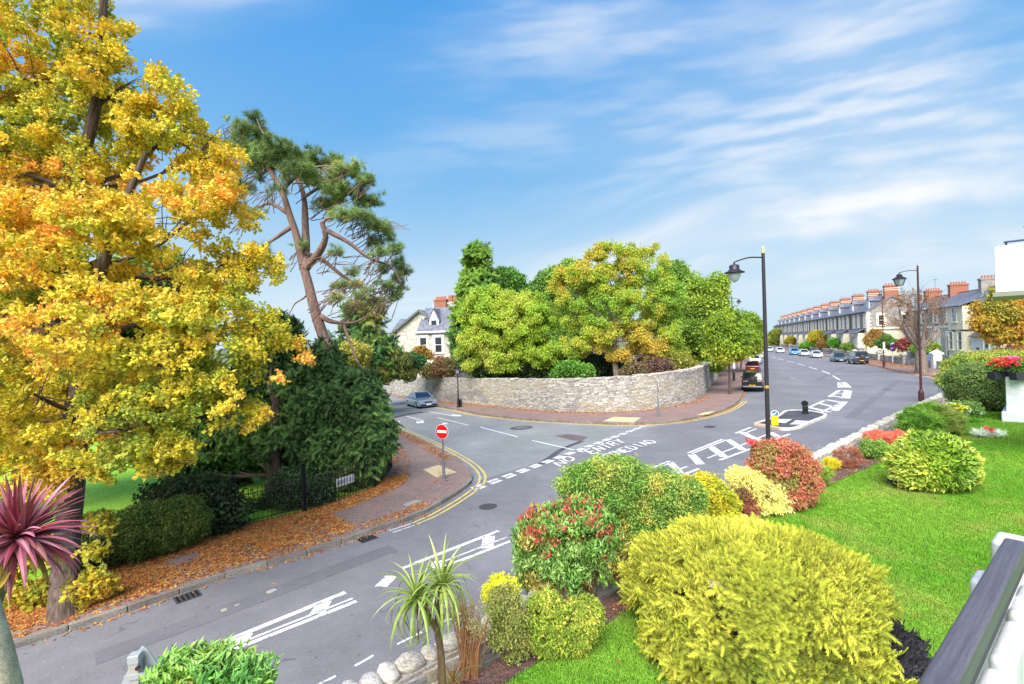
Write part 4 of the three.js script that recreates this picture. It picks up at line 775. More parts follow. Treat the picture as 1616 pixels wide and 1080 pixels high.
function limbs(parent, from, lobes, r0, mat, seed, twigs = 8, tw = 0.02, bend = 0.3) {   // limbs from points of the trunk into each lobe, and twigs inside the lobes
  rnd = mulberry(seed); const ts = [];
  for (const L of lobes) {
    const s = from.reduce((a, b) => (b.distanceTo(L.c) - (b.y < L.c.y ? 0 : -2.0) < a.distanceTo(L.c) - (a.y < L.c.y ? 0 : -2.0) ? b : a)), len = s.distanceTo(L.c), mid = s.clone().lerp(L.c, 0.5).add(V(R(-1, 1) * len * 0.12, -len * bend * 0.3 * rnd(), R(-1, 1) * len * 0.12));
    if (len > 0.05) part('limb', tube([s, mid, L.c], r0 * R(0.7, 1), r0 * 0.22, 7, 6, 0.06), mat, parent);
    for (let k = 0; k < twigs; k++) { const d = V(R(-1, 1), R(-0.8, 1), R(-1, 1)).normalize(), a = mid.clone().lerp(L.c, R(0.2, 1)), e = V(L.c.x + d.x * L.r.x * 0.9, L.c.y + d.y * L.r.y * 0.9, L.c.z + d.z * L.r.z * 0.9), m = a.clone().lerp(e, 0.5).add(V(R(-0.1, 0.1), R(-0.05, 0.15), R(-0.1, 0.1)).multiplyScalar(a.distanceTo(e))); ts.push(tube([a, m, e], tw, tw * 0.3, 4, 4)); }
  }
  if (ts.length) tag(part('twigs', merge(ts), mat, parent), null, null, null, 'stuff');
}
const MAPLE = leafGeo(11, 0.62, 0.56, 501), BROAD = leafGeo(14, 0.55, 0.34, 502), FINE = leafGeo(26, 0.34, 0.18, 503), TINY = leafGeo(34, 0.26, 0.17, 504, { up: 0.6 }), LAUREL = leafGeo(9, 0.75, 0.32, 505, { up: 0.9, droop: -0.2 }), MASS = leafGeo(30, 0.36, 0.3, 506, { up: 0.5 });
const PINE = needleGeo(40, 1, 0.05, 511, 1.0), SPRAY = sprayGeo(512), YEW = sprayGeo(513, { n: 30, nod: 0.7, side: 0.5, w: 0.075, dark: 0.6 }), HEATH = needleGeo(30, 1, 0.09, 514, 0.8);
const tree = (name, label, group) => thing(name, label, 'tree', [0, 0, 0], 0, group);
const shrub = (label, name = 'shrub', cat = 'shrub') => thing(name, label, cat);
const root = (px, py, d) => { const p = at(px, py, d); p.y = hr(p.x, p.z); return p; };

// the great autumn tree on the left
{
  const t = tree('sycamore_tree', 'great golden orange autumn tree beside the left pavement'), d = 10.6, P = (x, y, dd = 0) => at(x, y, d + dd);
  const b = G(99, 984, 0.1), trunk = [V(b.x, b.y - 0.3, b.z), P(103, 900, 0.1), P(112, 780), P(122, 650, 0.1), P(118, 540), P(110, 430, 0.3), P(120, 300, 0.4), P(150, 170, 0.2), P(160, 60, 0.2), P(165, -40, 0.2)];
  part('trunk', tube(trunk, 0.29, 0.07, 26, 10, 0.05), M.bark, t);
  part('limb', tube([P(120, 640), P(138, 560, -0.3), P(150, 460, -0.6), P(190, 340, -0.6), P(230, 240, -0.5)], 0.2, 0.05, 12, 8, 0.06), M.bark, t);
  part('limb', tube([P(118, 600), P(95, 520, 0.4), P(60, 400, 0.8), P(10, 280, 1), P(-40, 160, 1)], 0.2, 0.05, 12, 8, 0.06), M.bark, t);
  const L = lobesAt([[110, 40, 90, 80, 0], [20, 120, 120, 110, 1], [190, 140, 70, 80, 0.4], [270, 200, 80, 70, 0.4], [100, 260, 130, 100, 0.8], [330, 240, 50, 50, 0.8], [330, 320, 70, 60, 0.4], [215, 340, 110, 70, -0.8], [50, 400, 130, 100, -0.6], [390, 420, 56, 40, 0.4], [300, 430, 100, 50, 0], [330, 520, 110, 60, -0.6], [425, 560, 56, 52, -0.2], [160, 520, 130, 80, -1.4], [300, 610, 110, 62, -0.8], [50, 620, 110, 90, -1], [200, 680, 110, 56, -1.2], [365, 650, 50, 44, -0.4], [10, 280, 110, 110, 1.6], [90, 740, 90, 50, -0.6], [250, 730, 60, 30, -1],
    [-130, 200, 160, 160, 1], [-160, 450, 160, 160, 0.5], [-120, 680, 130, 110, 0], [60, -130, 200, 90, 1], [110, 620, 180, 110, 2.4]], d);
  limbs(t, trunk.slice(3), L, 0.085, M.bark, 610, 12, 0.016);
  leaves(t, L, { geo: MAPLE, size: [0.085, 0.15], dens: 22, per: 5, tuft: 0.2, flat: 0.45, pal: cols(0x6c7c22, 0x858c24, 0xa09822, 0xb4a42c, 0xbca034, 0xc09440), seed: 611, shell: 0.15, stray: 0.05, gap: 0.56, gapF: 2.1, gain: 1.7, cf: 0.5, name: 'crown' });
  // shoots round the foot
  const S = lobesAt([[60, 920, 40, 26, 0.2], [150, 925, 18, 26, -0.1], [150, 850, 14, 30, 0.1], [30, 880, 40, 30, 0.4], [70, 860, 24, 24, 0.3]], d - 0.3);
  leaves(t, S, { geo: MAPLE, size: [0.13, 0.2], dens: 14, per: 4, tuft: 0.2, pal: cols(0x6f7a1a, 0x9c8a1c, 0xb48a24), seed: 612, gap: 0.5, gapF: 3, name: 'shoots' });
}
{ // darker tree behind it
  const t = tree('leafy_tree', 'shaded green tree behind the golden tree at the left edge'), L = lobesAt([[10, 470, 90, 130], [60, 600, 100, 110], [-90, 560, 120, 160], [190, 560, 90, 90, 2], [240, 470, 70, 70, 3]], 17);
  const b = root(30, 800, 17); part('trunk', tube([b, at(35, 650, 17), at(30, 480, 17)], 0.3, 0.12, 10, 8, 0.05), M.bark, t); limbs(t, [b.clone().setY(b.y + 2), at(35, 650, 17), at(32, 560, 17)], L, 0.1, M.bark, 620, 4);
  leaves(t, L, { geo: BROAD, size: [0.3, 0.45], dens: 5, per: 6, tuft: 0.5, pal: cols(0x2f4a18, 0x4c6420, 0x6d7a22), seed: 621, gap: 0.36, name: 'crown' });
}
{ // the leaning pine
  const t = tree('pine_tree', 'tall leaning pine with bare twisted limbs and flat green pads'), d = 24, P = (x, y, dd = 0) => at(x, y, d + dd), br = (pts, r0, r1, n = 12) => part('limb', tube(pts.map((p) => P(...p)), r0, r1, n, 7, 0.06), M.barkPine, t);
  const b = root(566, 720, 24); b.y -= 0.3;
  part('trunk', tube([b, P(548, 640), P(517, 546), P(500, 504), P(487, 450), P(477, 412), P(467, 371), P(456, 337), P(444, 300), P(425, 267), P(410, 235)], 0.42, 0.1, 30, 10, 0.06), M.barkPine, t);
  br([[480, 420], [482, 385, 0.4], [481, 350, 0.5], [479, 308, 0.4], [468, 280, 0.3], [450, 262, 0.6]], 0.26, 0.08); br([[481, 424], [504, 398, -0.4], [514, 371, -0.8], [508, 350, -0.9], [525, 343, -1], [548, 335, -1]], 0.24, 0.06);
  br([[516, 364, -0.8], [550, 383, -0.8], [583, 408, -0.6], [617, 421, -0.4], [632, 445, -0.4]], 0.13, 0.03); br([[479, 400], [508, 410, 0.8], [537, 433, 1], [571, 454, 1.2], [610, 466, 1.2]], 0.15, 0.03); br([[456, 338], [425, 321, 0.4], [400, 329, 0.6], [380, 320, 0.8]], 0.12, 0.03);
  br([[460, 358], [433, 377, -0.6], [404, 396, -1], [388, 402, -1]], 0.13, 0.03); br([[506, 500], [525, 508, -0.3], [558, 509, -0.5], [580, 500, -0.5]], 0.15, 0.04); br([[478, 312, 0.4], [510, 295, 0.2], [545, 300, 0], [580, 312, 0]], 0.1, 0.03); br([[444, 300], [480, 270, -0.6], [520, 262, -0.8], [560, 272, -0.8]], 0.12, 0.03); br([[425, 267], [400, 250, 0.5], [380, 225, 0.6]], 0.09, 0.03); br([[415, 245], [425, 225, 0.2], [412, 205, 0.2], [405, 188, 0.2]], 0.08, 0.02);
  br([[540, 505, -0.4], [552, 540, -0.6], [566, 575, -0.8], [590, 610, -1], [606, 620, -1]], 0.09, 0.02); br([[490, 455], [480, 470, 0.5], [465, 480, 0.7], [455, 500, 0.7]], 0.06, 0.02);
  rnd = mulberry(640); const tw = [];
  const pads = [[408, 205, 14, 14], [403, 188, 8, 10], [375, 200, 20, 12], [390, 232, 34, 18], [432, 238, 30, 16], [420, 262, 30, 12], [470, 246, 32, 15], [508, 254, 32, 14], [545, 268, 30, 11], [578, 284, 16, 8], [470, 274, 34, 12], [505, 286, 34, 12], [542, 302, 34, 11], [578, 318, 22, 9], [520, 322, 24, 10], [556, 340, 30, 9], [590, 356, 20, 8], [594, 382, 14, 6], [622, 394, 12, 6], [632, 414, 13, 9], [604, 424, 15, 6], [626, 438, 11, 7], [586, 448, 15, 7], [622, 468, 10, 6], [574, 466, 14, 5], [540, 452, 12, 5], [380, 296, 18, 9], [398, 340, 20, 6], [402, 272, 16, 8], [560, 490, 14, 5], [530, 398, 10, 5], [440, 300, 14, 6], [420, 392, 10, 4], [600, 400, 12, 5], [612, 372, 12, 5], [366, 230, 14, 9], [360, 260, 14, 9], [640, 430, 7, 6], [556, 430, 9, 4], [610, 452, 12, 4], [560, 448, 10, 4], [530, 470, 12, 4], [598, 474, 10, 4], [635, 455, 8, 5], [480, 392, 8, 4], [430, 300, 10, 6], [575, 345, 14, 5], [604, 360, 10, 5]].map((p) => [...p, R(-1.3, 1.3)]);
  const L = lobesAt(pads, d);
  for (const l of L) for (let k = 0; k < 11; k++) { const a = V(l.c.x - R(0.0, 1.4), l.c.y - R(0.2, 1.1), l.c.z + R(-0.6, 0.6)), e = V(l.c.x + R(-1, 1) * l.r.x, l.c.y + R(-0.5, 0.5) * l.r.y, l.c.z + R(-1, 1) * l.r.z); tw.push(tube([a, a.clone().lerp(e, 0.5).add(V(0, R(-0.15, 0.25), 0)), e], 0.026, 0.009, 4, 4)); }
  // bare dead twigs
  for (const [x, y] of [[600, 345], [615, 352], [625, 358], [560, 405], [570, 425], [545, 415], [430, 400], [450, 420], [520, 430], [590, 470]]) { const a = P(x - 20, y + 2, R(-0.5, 0.5)); for (let k = 0; k < 3; k++) tw.push(tube([a, P(x, y + R(-4, 4), R(-0.5, 0.5)), P(x + R(8, 26), y + R(-8, 10), R(-0.5, 0.5))], 0.02, 0.005, 5, 4)); }
  tag(part('twigs', merge(tw), M.barkPine, t), null, null, null, 'stuff');
  leaves(t, L, { geo: PINE, mat: MATTE, size: [0.2, 0.36], dens: 10, per: 4, tuft: 0.38, flat: 0.6, pal: cols(0x4a5c30, 0x5f7440, 0x74844a, 0x8c8450), seed: 641, shell: 0.1, gap: 0.36, gapF: 1.8, gain: 1.7, orient: (dd, p) => V(dd.x * 0.8 + R(-0.4, 0.4), 0.8, dd.z * 0.8 + R(-0.4, 0.4)), name: 'needles' });
}
const yewDir = (dd) => V(dd.x + R(-0.3, 0.3), 0.15 + dd.y * 0.4 + R(-0.2, 0.2), dd.z + R(-0.3, 0.3));
function yew(label, pads, d, seed, foot) {
  const t = tree('yew_tree', label, null), L = lobesAt(pads, d), b = root(...foot);
  part('trunk', tube([b.clone().setY(b.y - 0.2), V(b.x + 0.1, b.y + 1.5, b.z), V(b.x + 0.2, b.y + 4, b.z)], 0.34, 0.14, 8, 8, 0.12), M.bark, t); limbs(t, [V(b.x, b.y + 1, b.z), V(b.x + 0.2, b.y + 3.5, b.z)], L, 0.09, M.bark, seed, 3);
  leaves(t, L, { geo: YEW, mat: MATTE, size: [0.22, 0.42], dens: 17, per: 7, tuft: 0.32, pal: cols(0x304628, 0x446034, 0x587440, 0x6a824a), seed: seed + 1, shell: 0.4, gap: 0.24, gapF: 0.9, orient: yewDir, name: 'foliage' });
  return t;
}
yew('dark green yew with drooping sprays over the corner railing', [[512, 585, 22, 44], [496, 630, 52, 50], [556, 640, 46, 56], [580, 690, 36, 38], [530, 700, 60, 44], [470, 690, 50, 50], [545, 740, 44, 26], [480, 745, 44, 24], [592, 665, 16, 34], [598, 705, 14, 22]], 18.5, 650, [470, 800, 18.5]);
yew('dark yew behind the golden tree, its trunk on the park grass', [[420, 560, 46, 60], [400, 650, 60, 60], [360, 700, 60, 46], [430, 700, 50, 50], [330, 740, 60, 34], [448, 525, 20, 24], [300, 720, 50, 30]], 20, 660, [432, 800, 17.6]);
{ // conifer and bushes in front of the house
  const t = tree('conifer_tree', 'round topped brownish green conifer left of the villa'), L = lobesAt([[578, 505, 26, 30], [570, 550, 38, 36], [600, 560, 26, 34], [545, 580, 34, 26]], 42), b = root(572, 640, 42);
  part('trunk', tube([b, at(575, 560, 42), at(578, 490, 42)], 0.3, 0.08, 8, 7), M.barkPine, t); leaves(t, L, { geo: YEW, mat: MATTE, size: [0.6, 1.0], dens: 3, per: 5, tuft: 0.6, pal: cols(0x355a34, 0x50703a, 0x7a7a3c, 0x6b5a34), seed: 671, gap: 0.25, gapF: 0.5, orient: yewDir, name: 'crown' });
}
const bushes = (label, pads, d, pal, seed, o = {}) => { const t = shrub(label, o.name ?? 'bush', o.cat ?? 'bush'), L = lobesAt(pads, d); limbs(t, [L[0].c.clone().setY(L[0].c.y - L[0].r.y)], L, 0.03 * d / 20, M.twig, seed, 3, 0.012); leaves(t, L, { geo: o.geo ?? MASS, mat: o.mat ?? LEAF, size: o.size ?? [0.35, 0.6], dens: o.dens ?? 4, per: o.per ?? 5, tuft: o.tuft ?? 0.35, pal, seed, gap: o.gap ?? 0.24, gain: 1.35, ...o.x }); return t; };
bushes('yellow bush glimpsed between pine trunk and conifer', [[556, 560, 20, 22], [545, 590, 24, 16]], 38, cols(0x8a8a34, 0xa59a3c), 680);
bushes('olive bush at the left end of the long stone wall', [[622, 575, 26, 20], [600, 590, 22, 14], [640, 585, 14, 12]], 50, cols(0x5c6a2c, 0x7c7c34, 0x8a6c3c), 681);
bushes('small dark green bush in front of the villa', [[655, 572, 13, 14]], 52, cols(0x24512c, 0x356a34), 682);
bushes('orange leaved bush against the villa bay', [[664, 556, 10, 6], [674, 561, 6, 4]], 57, cols(0x94742c, 0x9a7a2c), 683);
bushes('brownish bush above the wall between villa and maple', [[692, 578, 13, 11], [680, 586, 14, 7], [706, 582, 12, 11]], 51, cols(0x5a5a2c, 0x6f6a34, 0x7a5440), 684);
{
  const T = (name, label, d, pads, pal, seed, o = {}) => {
    const t = tree(name, label, o.group), L = lobesAt(pads, d), f = o.foot ?? [pads[0][0], 600], b = root(f[0], f[1], d); b.y += 1.2; const top = L[0].c, tr = [b, b.clone().lerp(top, 0.35).add(V(R(-0.3, 0.3), 0, 0)), b.clone().lerp(top, 0.7), top];
    part('trunk', tube(tr, (o.r ?? 0.28), 0.06, 10, 8, 0.05), o.bark ?? M.barkGrey, t); limbs(t, [tr[1], tr[2], b.clone().lerp(top, 0.5)], L.slice(1), 0.1, o.bark ?? M.barkGrey, seed, o.tw ?? 4, 0.03);
    leaves(t, L, { geo: o.geo ?? MASS, mat: o.mat ?? LEAF, size: o.size ?? [0.5, 0.8], dens: o.dens ?? 2.6, per: o.per ?? 6, tuft: o.tuft ?? 0.55, flat: 0.55, pal, seed: seed + 1, gap: o.gap ?? 0.4, gapF: o.gapF ?? 0.8, shell: o.shell ?? 0.4, orient: o.orient, cf: 0.25, name: 'crown' }); return t;
  };
  T('cypress_tree', 'tall dark green conifer behind the maple, left of the group', 53, [[752, 430, 16, 38], [753, 405, 11, 16], [744, 480, 18, 40], [760, 470, 26, 44], [738, 520, 18, 40], [748, 550, 28, 34]], cols(0x3c5c2a, 0x4f7230, 0x688232), 700, { geo: YEW, mat: MATTE, orient: yewDir, size: [0.7, 1.2], gap: 0.26, dens: 3 });
  T('leafy_tree', 'mid green rounded treetop beside the tall conifer', 56, [[795, 450, 26, 22], [770, 470, 26, 26], [815, 475, 22, 26]], cols(0x3c6420, 0x527a24), 710);
  T('leafy_tree', 'dark treetops behind, between the maple and the big tree', 62, [[872, 450, 30, 24], [900, 440, 30, 26], [850, 480, 40, 30], [900, 500, 60, 60], [850, 540, 70, 50]], cols(0x466624, 0x5a7a2a, 0x728a30), 720);
  T('leafy_tree', 'dark green treetops behind the big tree on its right', 60, [[1062, 440, 28, 24], [1085, 470, 34, 34], [1060, 500, 50, 50], [1100, 540, 50, 50]], cols(0x466624, 0x5c7a2a, 0x708630), 730);
  T('maple_tree', 'bright yellow green maple drooping over the long stone wall', 45, [[790, 520, 60, 36], [752, 535, 28, 34], [778, 475, 42, 22], [835, 500, 44, 38], [732, 562, 14, 22], [845, 555, 44, 28], [790, 565, 56, 22], [760, 500, 40, 28]], cols(0x6a8828, 0x809828, 0x94a232, 0xa0a044), 740, { gap: 0.44, gapF: 1.0, dens: 4.4, per: 7, geo: BROAD, size: [0.26, 0.42], tuft: 0.38 });
  T('broadleaf_tree', 'big yellow green tree with a bare trunk behind the wall', 42.5, [[970, 470, 50, 40], [975, 405, 40, 22], [925, 440, 40, 30], [1010, 425, 44, 30], [1045, 470, 34, 40], [905, 495, 36, 32], [960, 520, 60, 26], [1030, 530, 46, 30], [1010, 395, 26, 16], [915, 545, 36, 20], [985, 555, 36, 16], [1050, 555, 28, 18], [890, 450, 26, 26], [1060, 500, 26, 30], [945, 400, 22, 14]], cols(0x64842a, 0x76922c, 0x8c9a2e, 0xa09a32, 0xa89038), 750, { foot: [975, 610], r: 0.34, dens: 5, per: 7, geo: BROAD, size: [0.24, 0.38], tuft: 0.36, gap: 0.54, gapF: 1.1, shell: 0.3, bark: M.barkGrey, tw: 8 });
  T('leafy_tree', 'green tree at the bend of the wall, right of the big tree', 48, [[1115, 480, 28, 40], [1130, 460, 18, 24], [1090, 530, 34, 40], [1120, 540, 30, 36], [1105, 575, 30, 18]], cols(0x4c6a1c, 0x657e20, 0x7c8a26), 760);
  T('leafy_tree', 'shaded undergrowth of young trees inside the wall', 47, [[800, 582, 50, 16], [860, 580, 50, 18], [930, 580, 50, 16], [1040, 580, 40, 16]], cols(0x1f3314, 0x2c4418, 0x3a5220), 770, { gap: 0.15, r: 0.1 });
  // street trees on the pavement beyond the bend
  const S = (label, base, d, pads, seed) => { const t = tree('street_tree', label, 'young street trees on the pavement beyond the bend'), b = G(...base, 0.12), L = lobesAt(pads, -b.z); const top = L[0].c; part('trunk', tube([b, b.clone().lerp(top, 0.5), top], 0.13, 0.05, 8, 7, 0.05), M.bark, t); limbs(t, [b.clone().lerp(top, 0.6), b.clone().lerp(top, 0.85)], L.slice(1), 0.05, M.bark, seed, 4, 0.02); leaves(t, L, { geo: BROAD, size: [0.34, 0.55], dens: 4, per: 6, tuft: 0.45, pal: cols(0x5f7a18, 0x7c8c1c, 0x9a9628), seed, gap: 0.34, gapF: 0.9, cf: 0.3, name: 'crown' }); };
  S('nearest yellow green street tree on the pavement left of the black off-roader', [1152, 622], 0, [[1150, 540, 26, 30], [1140, 515, 22, 20], [1160, 512, 20, 22], [1135, 558, 20, 14], [1168, 545, 18, 20]], 780);
  S('second street tree, leaning over the parked cars', [1168, 588], 0, [[1176, 530, 24, 26], [1185, 515, 14, 18], [1165, 550, 20, 12], [1190, 545, 10, 14]], 784);
  S('third street tree, smallest and farthest along the left pavement', [1184, 572], 0, [[1192, 528, 14, 20], [1198, 540, 10, 12]], 788);
}
bushes('bright green bush peeping over the middle of the long wall', [[895, 585, 22, 11], [918, 586, 18, 9]], 40, cols(0x4c7c1c, 0x628e26), 790);
bushes('purple brown bare bush behind the wall right of the trunk', [[1010, 586, 26, 10], [1035, 580, 20, 14]], 41, cols(0x5c4038, 0x6a5040, 0x6a6a30), 791);
bushes('arching olive bush behind the wall near the seen-edge-on sign', [[1065, 575, 22, 20], [1085, 580, 18, 14]], 42, cols(0x6c7a24, 0x8a8c34), 792);
// hedge and dark bushes along the park
{
  const t = thing('hedge', 'low clipped dark hedge along the leafy left pavement', 'hedge'), L = lobesAt([[120, 858, 36, 34, 0.2], [165, 850, 36, 36, 0.4], [210, 840, 36, 34, 0.7], [255, 832, 34, 34, 1.1], [290, 822, 30, 32, 1.5]], 11.8);
  leaves(t, L, { geo: TINY, mat: MATTE, size: [0.14, 0.22], dens: 34, per: 6, tuft: 0.12, pal: cols(0x2c4018, 0x3d5220, 0x55642a), seed: 800, shell: 0.7, gap: 0.12 }); limbs(t, [L[2].c.clone().setY(L[2].c.y - 0.6)], L, 0.03, M.twig, 801, 6, 0.012);
  bushes('dark evergreen bush behind the end of the hedge', [[310, 790, 46, 30], [350, 810, 30, 30], [270, 790, 34, 20]], 14.6, cols(0x1d2c18, 0x2c3c20, 0x3c4c28), 802, { mat: MATTE, size: [0.25, 0.4], dens: 7 });
  bushes('ivy covered bush at the foot of the yew behind the railing', [[470, 775, 40, 26], [430, 800, 22, 16], [505, 780, 22, 16]], 16.6, cols(0x24381c, 0x35502a, 0x4c6a3c), 803, { geo: TINY, size: [0.22, 0.34], dens: 12, mat: GLOSS });
}

// ---------- plants of the garden ----------
const groundAt = (px, py, off = BED) => G(px, py, off);
function bed(label, base, pads, o) {                                 // a shrub rooted in the bed; pads in photograph pixels at the root's distance
  const b = groundAt(...base), t = shrub(label, o.name, o.cat), d = -b.z, L = lobesAt(pads.map((p) => [p[0], p[1], p[2], p[3], p[4] ?? 0, p[5]]), d + (o.dd ?? 0));
  const st = []; rnd = mulberry(o.seed + 5);
  for (const l of L) for (let k = 0; k < (o.stems ?? 5); k++) { const e = V(l.c.x + R(-0.6, 0.6) * l.r.x, l.c.y + R(-0.3, 0.7) * l.r.y, l.c.z + R(-0.6, 0.6) * l.r.z), a = V(b.x + R(-0.12, 0.12), b.y - 0.04, b.z + R(-0.1, 0.1)); st.push(tube([a, a.clone().lerp(e, 0.5).add(V(R(-0.06, 0.06), 0.05, R(-0.06, 0.06))), e], o.sr ?? 0.012, 0.004, 5, 4)); }
  tag(part('stems', merge(st), o.stemMat ?? M.twig, t), null, null, null, 'stuff');
  leaves(t, L, { seed: o.seed, floor: b.y - 0.02, ...o.leaf }); if (o.more) o.more(t, L, b, d); return t;
}
const RED = leafGeo(10, 0.8, 0.3, 520, { up: 0.5, droop: -0.8 });
{ // the spreading golden juniper
  const t = shrub('big spreading golden juniper filling the near lawn', 'juniper', 'shrub'), d = 6.7, b = V(3.38, hr(3.38, -6.75) + GARDEN, -6.75);
  rnd = mulberry(820);
  for (let k = 0; k < 16; k++) { const a = R(0, 6.28), r = R(0.7, 1.25); part('branch', tube([V(b.x, b.y, b.z), V(b.x + Math.cos(a) * r * 0.5, b.y + R(0.3, 0.5), b.z + Math.sin(a) * r * 0.4), V(b.x + Math.cos(a) * r * 1.1, b.y + R(0.5, 0.8), b.z + Math.sin(a) * r)], 0.04, 0.012, 6, 5), M.twig, t); }
  const L = []; // overlapping plates of sprays
  const outline = (a) => 1 + 0.10 * Math.sin(2 * a + 1.0) + 0.06 * Math.sin(5 * a + 2) + 0.04 * Math.sin(9 * a);
  for (let k = 0; k < 320; k++) { const a = R(0, 6.283), r = Math.sqrt(rnd()), X = Math.cos(a) * r * 1.42 * outline(a), Z = Math.sin(a) * r * 1.72 * outline(a); if (a > 0.1 && a < 1.15 && r > 0.74 + 0.08 * Math.sin(a * 9)) continue; const h = 1.08 * Math.sqrt(Math.max(0, 1 - Math.pow(r, 5.0))) + 0.14 + R(-0.06, 0.06); L.push({ c: V(b.x + X, b.y + h, b.z + Z), r: V(0.24, 0.07, 0.24), a, rr: r }); }
  const J = sprayGeo(521, { n: 34, side: 0.34, w: 0.05, nod: 0.45, dark: 0.62 });
  leaves(t, L, { geo: J, mat: MATTE, size: [0.13, 0.25], dens: 76, per: 5, tuft: 0.06, flat: 0.3, pal: cols(0x787e28, 0x949634, 0xaea844, 0xbcb45a), seed: 822, shell: 0.2, gap: 0.33, gapF: 3.6, gain: 1.65, orient: (dd, p, l) => V(Math.cos(l.a) * (0.5 + l.rr * 0.7) + R(-0.4, 0.4), 0.42 - 0.3 * l.rr + R(-0.15, 0.15), Math.sin(l.a) * (0.5 + l.rr * 0.7) + R(-0.4, 0.4)), floor: b.y + 0.02 });
  // skirts low on the sides
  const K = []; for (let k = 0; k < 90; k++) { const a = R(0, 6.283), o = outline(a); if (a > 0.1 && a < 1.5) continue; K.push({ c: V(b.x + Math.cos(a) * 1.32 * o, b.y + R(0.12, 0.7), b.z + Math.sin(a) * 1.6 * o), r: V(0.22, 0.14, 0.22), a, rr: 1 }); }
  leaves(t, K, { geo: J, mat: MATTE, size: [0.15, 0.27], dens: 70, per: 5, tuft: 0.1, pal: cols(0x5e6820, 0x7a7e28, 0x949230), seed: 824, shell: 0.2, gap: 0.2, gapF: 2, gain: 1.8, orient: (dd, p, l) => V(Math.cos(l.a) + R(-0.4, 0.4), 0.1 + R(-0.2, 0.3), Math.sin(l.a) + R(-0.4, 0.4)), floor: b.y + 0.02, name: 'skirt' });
  // the dead, blackened side low on the right
  const D = []; for (let k = 0; k < 60; k++) { const a = R(-0.1, 1.25), r = R(0.62, 1.02); D.push({ c: V(b.x + Math.cos(a) * 1.5 * r, b.y + R(0.02, 0.62) * (1.25 - r * 0.75), b.z + Math.sin(a) * 1.75 * r), r: V(0.2, 0.1, 0.2), a, rr: 1 }); }
  tag(leaves(t, D, { geo: J, mat: MATTE, size: [0.22, 0.36], dens: 60, per: 4, tuft: 0.1, pal: cols(0x2b2b33, 0x3a3a42, 0x4c4c50), seed: 826, shell: 0.1, gap: 0.1, gain: 0.9, orient: (dd, p, l) => V(Math.cos(l.a) + R(-0.3, 0.3), 0.15, Math.sin(l.a) + R(-0.3, 0.3)), floor: b.y, name: 'dead_side' }), 'blackened dead needles low on one side of the juniper');
  // bare grey twigs showing in a gap of the top
  const p = at(1135, 938, 6.0), tw = []; p.y = b.y + 1.16; for (let k = 0; k < 26; k++) { const a = R(0, 6.28), e = V(p.x + Math.cos(a) * R(0.05, 0.16), p.y + R(0.0, 0.12), p.z + Math.sin(a) * R(0.05, 0.16)); tw.push(tube([V(p.x, p.y - 0.12, p.z), p.clone().lerp(e, 0.5).add(V(0, 0.02, 0)), e], 0.006, 0.003, 4, 4)); }
  part('dead_twigs', merge(tw), std({ color: 0xc9c2bc, roughness: 0.9 }), t);
}
bed('red tipped glossy green shrub on a short leaning trunk beside the juniper', [934, 945], [[870, 850, 50, 46], [930, 840, 44, 42], [885, 900, 52, 46], [840, 860, 26, 40], [845, 900, 26, 40], [960, 870, 20, 44], [900, 815, 50, 24]], { seed: 830, sr: 0.022, stems: 4, leaf: { geo: LAUREL, mat: GLOSS, size: [0.1, 0.15], dens: 34, per: 5, tuft: 0.1, pal: cols(0x34561e, 0x50742c, 0x76924a, 0x426428, 0x86783a), shell: 0.45, gap: 0.34, gapF: 3.5, cf: 2.2, gain: 1.6 },
  more: (t, L, b, d) => tag(leaves(t, [...L.slice(0, 2), L[6], L[3], L[5]].map((l) => ({ c: l.c.clone().setY(l.c.y + l.r.y * 0.35), r: l.r.clone().multiplyScalar(0.98) })), { geo: RED, mat: GLOSS, size: [0.06, 0.1], dens: 12, per: 2, tuft: 0.06, pal: cols(0x8c3028, 0xa8483c, 0x9c5a40), seed: 832, shell: 0.85, gap: 0.42, gapF: 5, gain: 1.2, name: 'red_shoots' }), 'new red shoots') });
bed('big rounded hedge shrub of small olive leaves with reddish twigs below', [985, 888], [[930, 765, 46, 28], [985, 770, 60, 36], [1040, 785, 46, 40], [1060, 830, 36, 40], [1000, 830, 60, 46], [960, 745, 50, 16], [1085, 800, 22, 36], [1020, 865, 60, 30]], { seed: 840, stems: 10, sr: 0.014, stemMat: std({ color: 0x8a5448, roughness: 1 }), leaf: { geo: TINY, mat: MATTE, size: [0.13, 0.2], dens: 34, per: 5, tuft: 0.1, pal: cols(0x3c6020, 0x557a30, 0x7a8a3c, 0x948c3c, 0x507a34), shell: 0.55, gap: 0.26, gapF: 2.2, cf: 1.1, gain: 1.7 },
  more: (t) => { const b = groundAt(905, 880), st = []; rnd = mulberry(843); for (let k = 0; k < 130; k++) { const a = V(b.x + R(-0.1, 0.5), b.y, b.z + R(-0.3, 0.1)), e = a.clone().add(V(R(-0.55, 0.35), R(0.8, 1.35), R(-0.3, 0.3))); st.push(tube([a, a.clone().lerp(e, 0.6).add(V(R(-0.1, 0.1), 0.05, R(-0.1, 0.1))), e], 0.008, 0.003, 5, 4)); } tag(part('bare_stems', merge(st), std({ color: 0x9a5a4c, roughness: 1 }), t), 'bare reddish stems on the shaded side', null, null, 'stuff'); } });
bed('yellowing green shrub between the hedge shrub and the variegated one', [1118, 842], [[1110, 785, 42, 30], [1130, 810, 34, 34], [1090, 805, 26, 30]], { seed: 850, leaf: { geo: BROAD, mat: LEAF, size: [0.11, 0.17], dens: 40, per: 5, tuft: 0.1, pal: cols(0x5a7a14, 0x848c14, 0xa89c1c, 0xb0a424), shell: 0.6, gap: 0.2, gapF: 3, cf: 1.6 } });
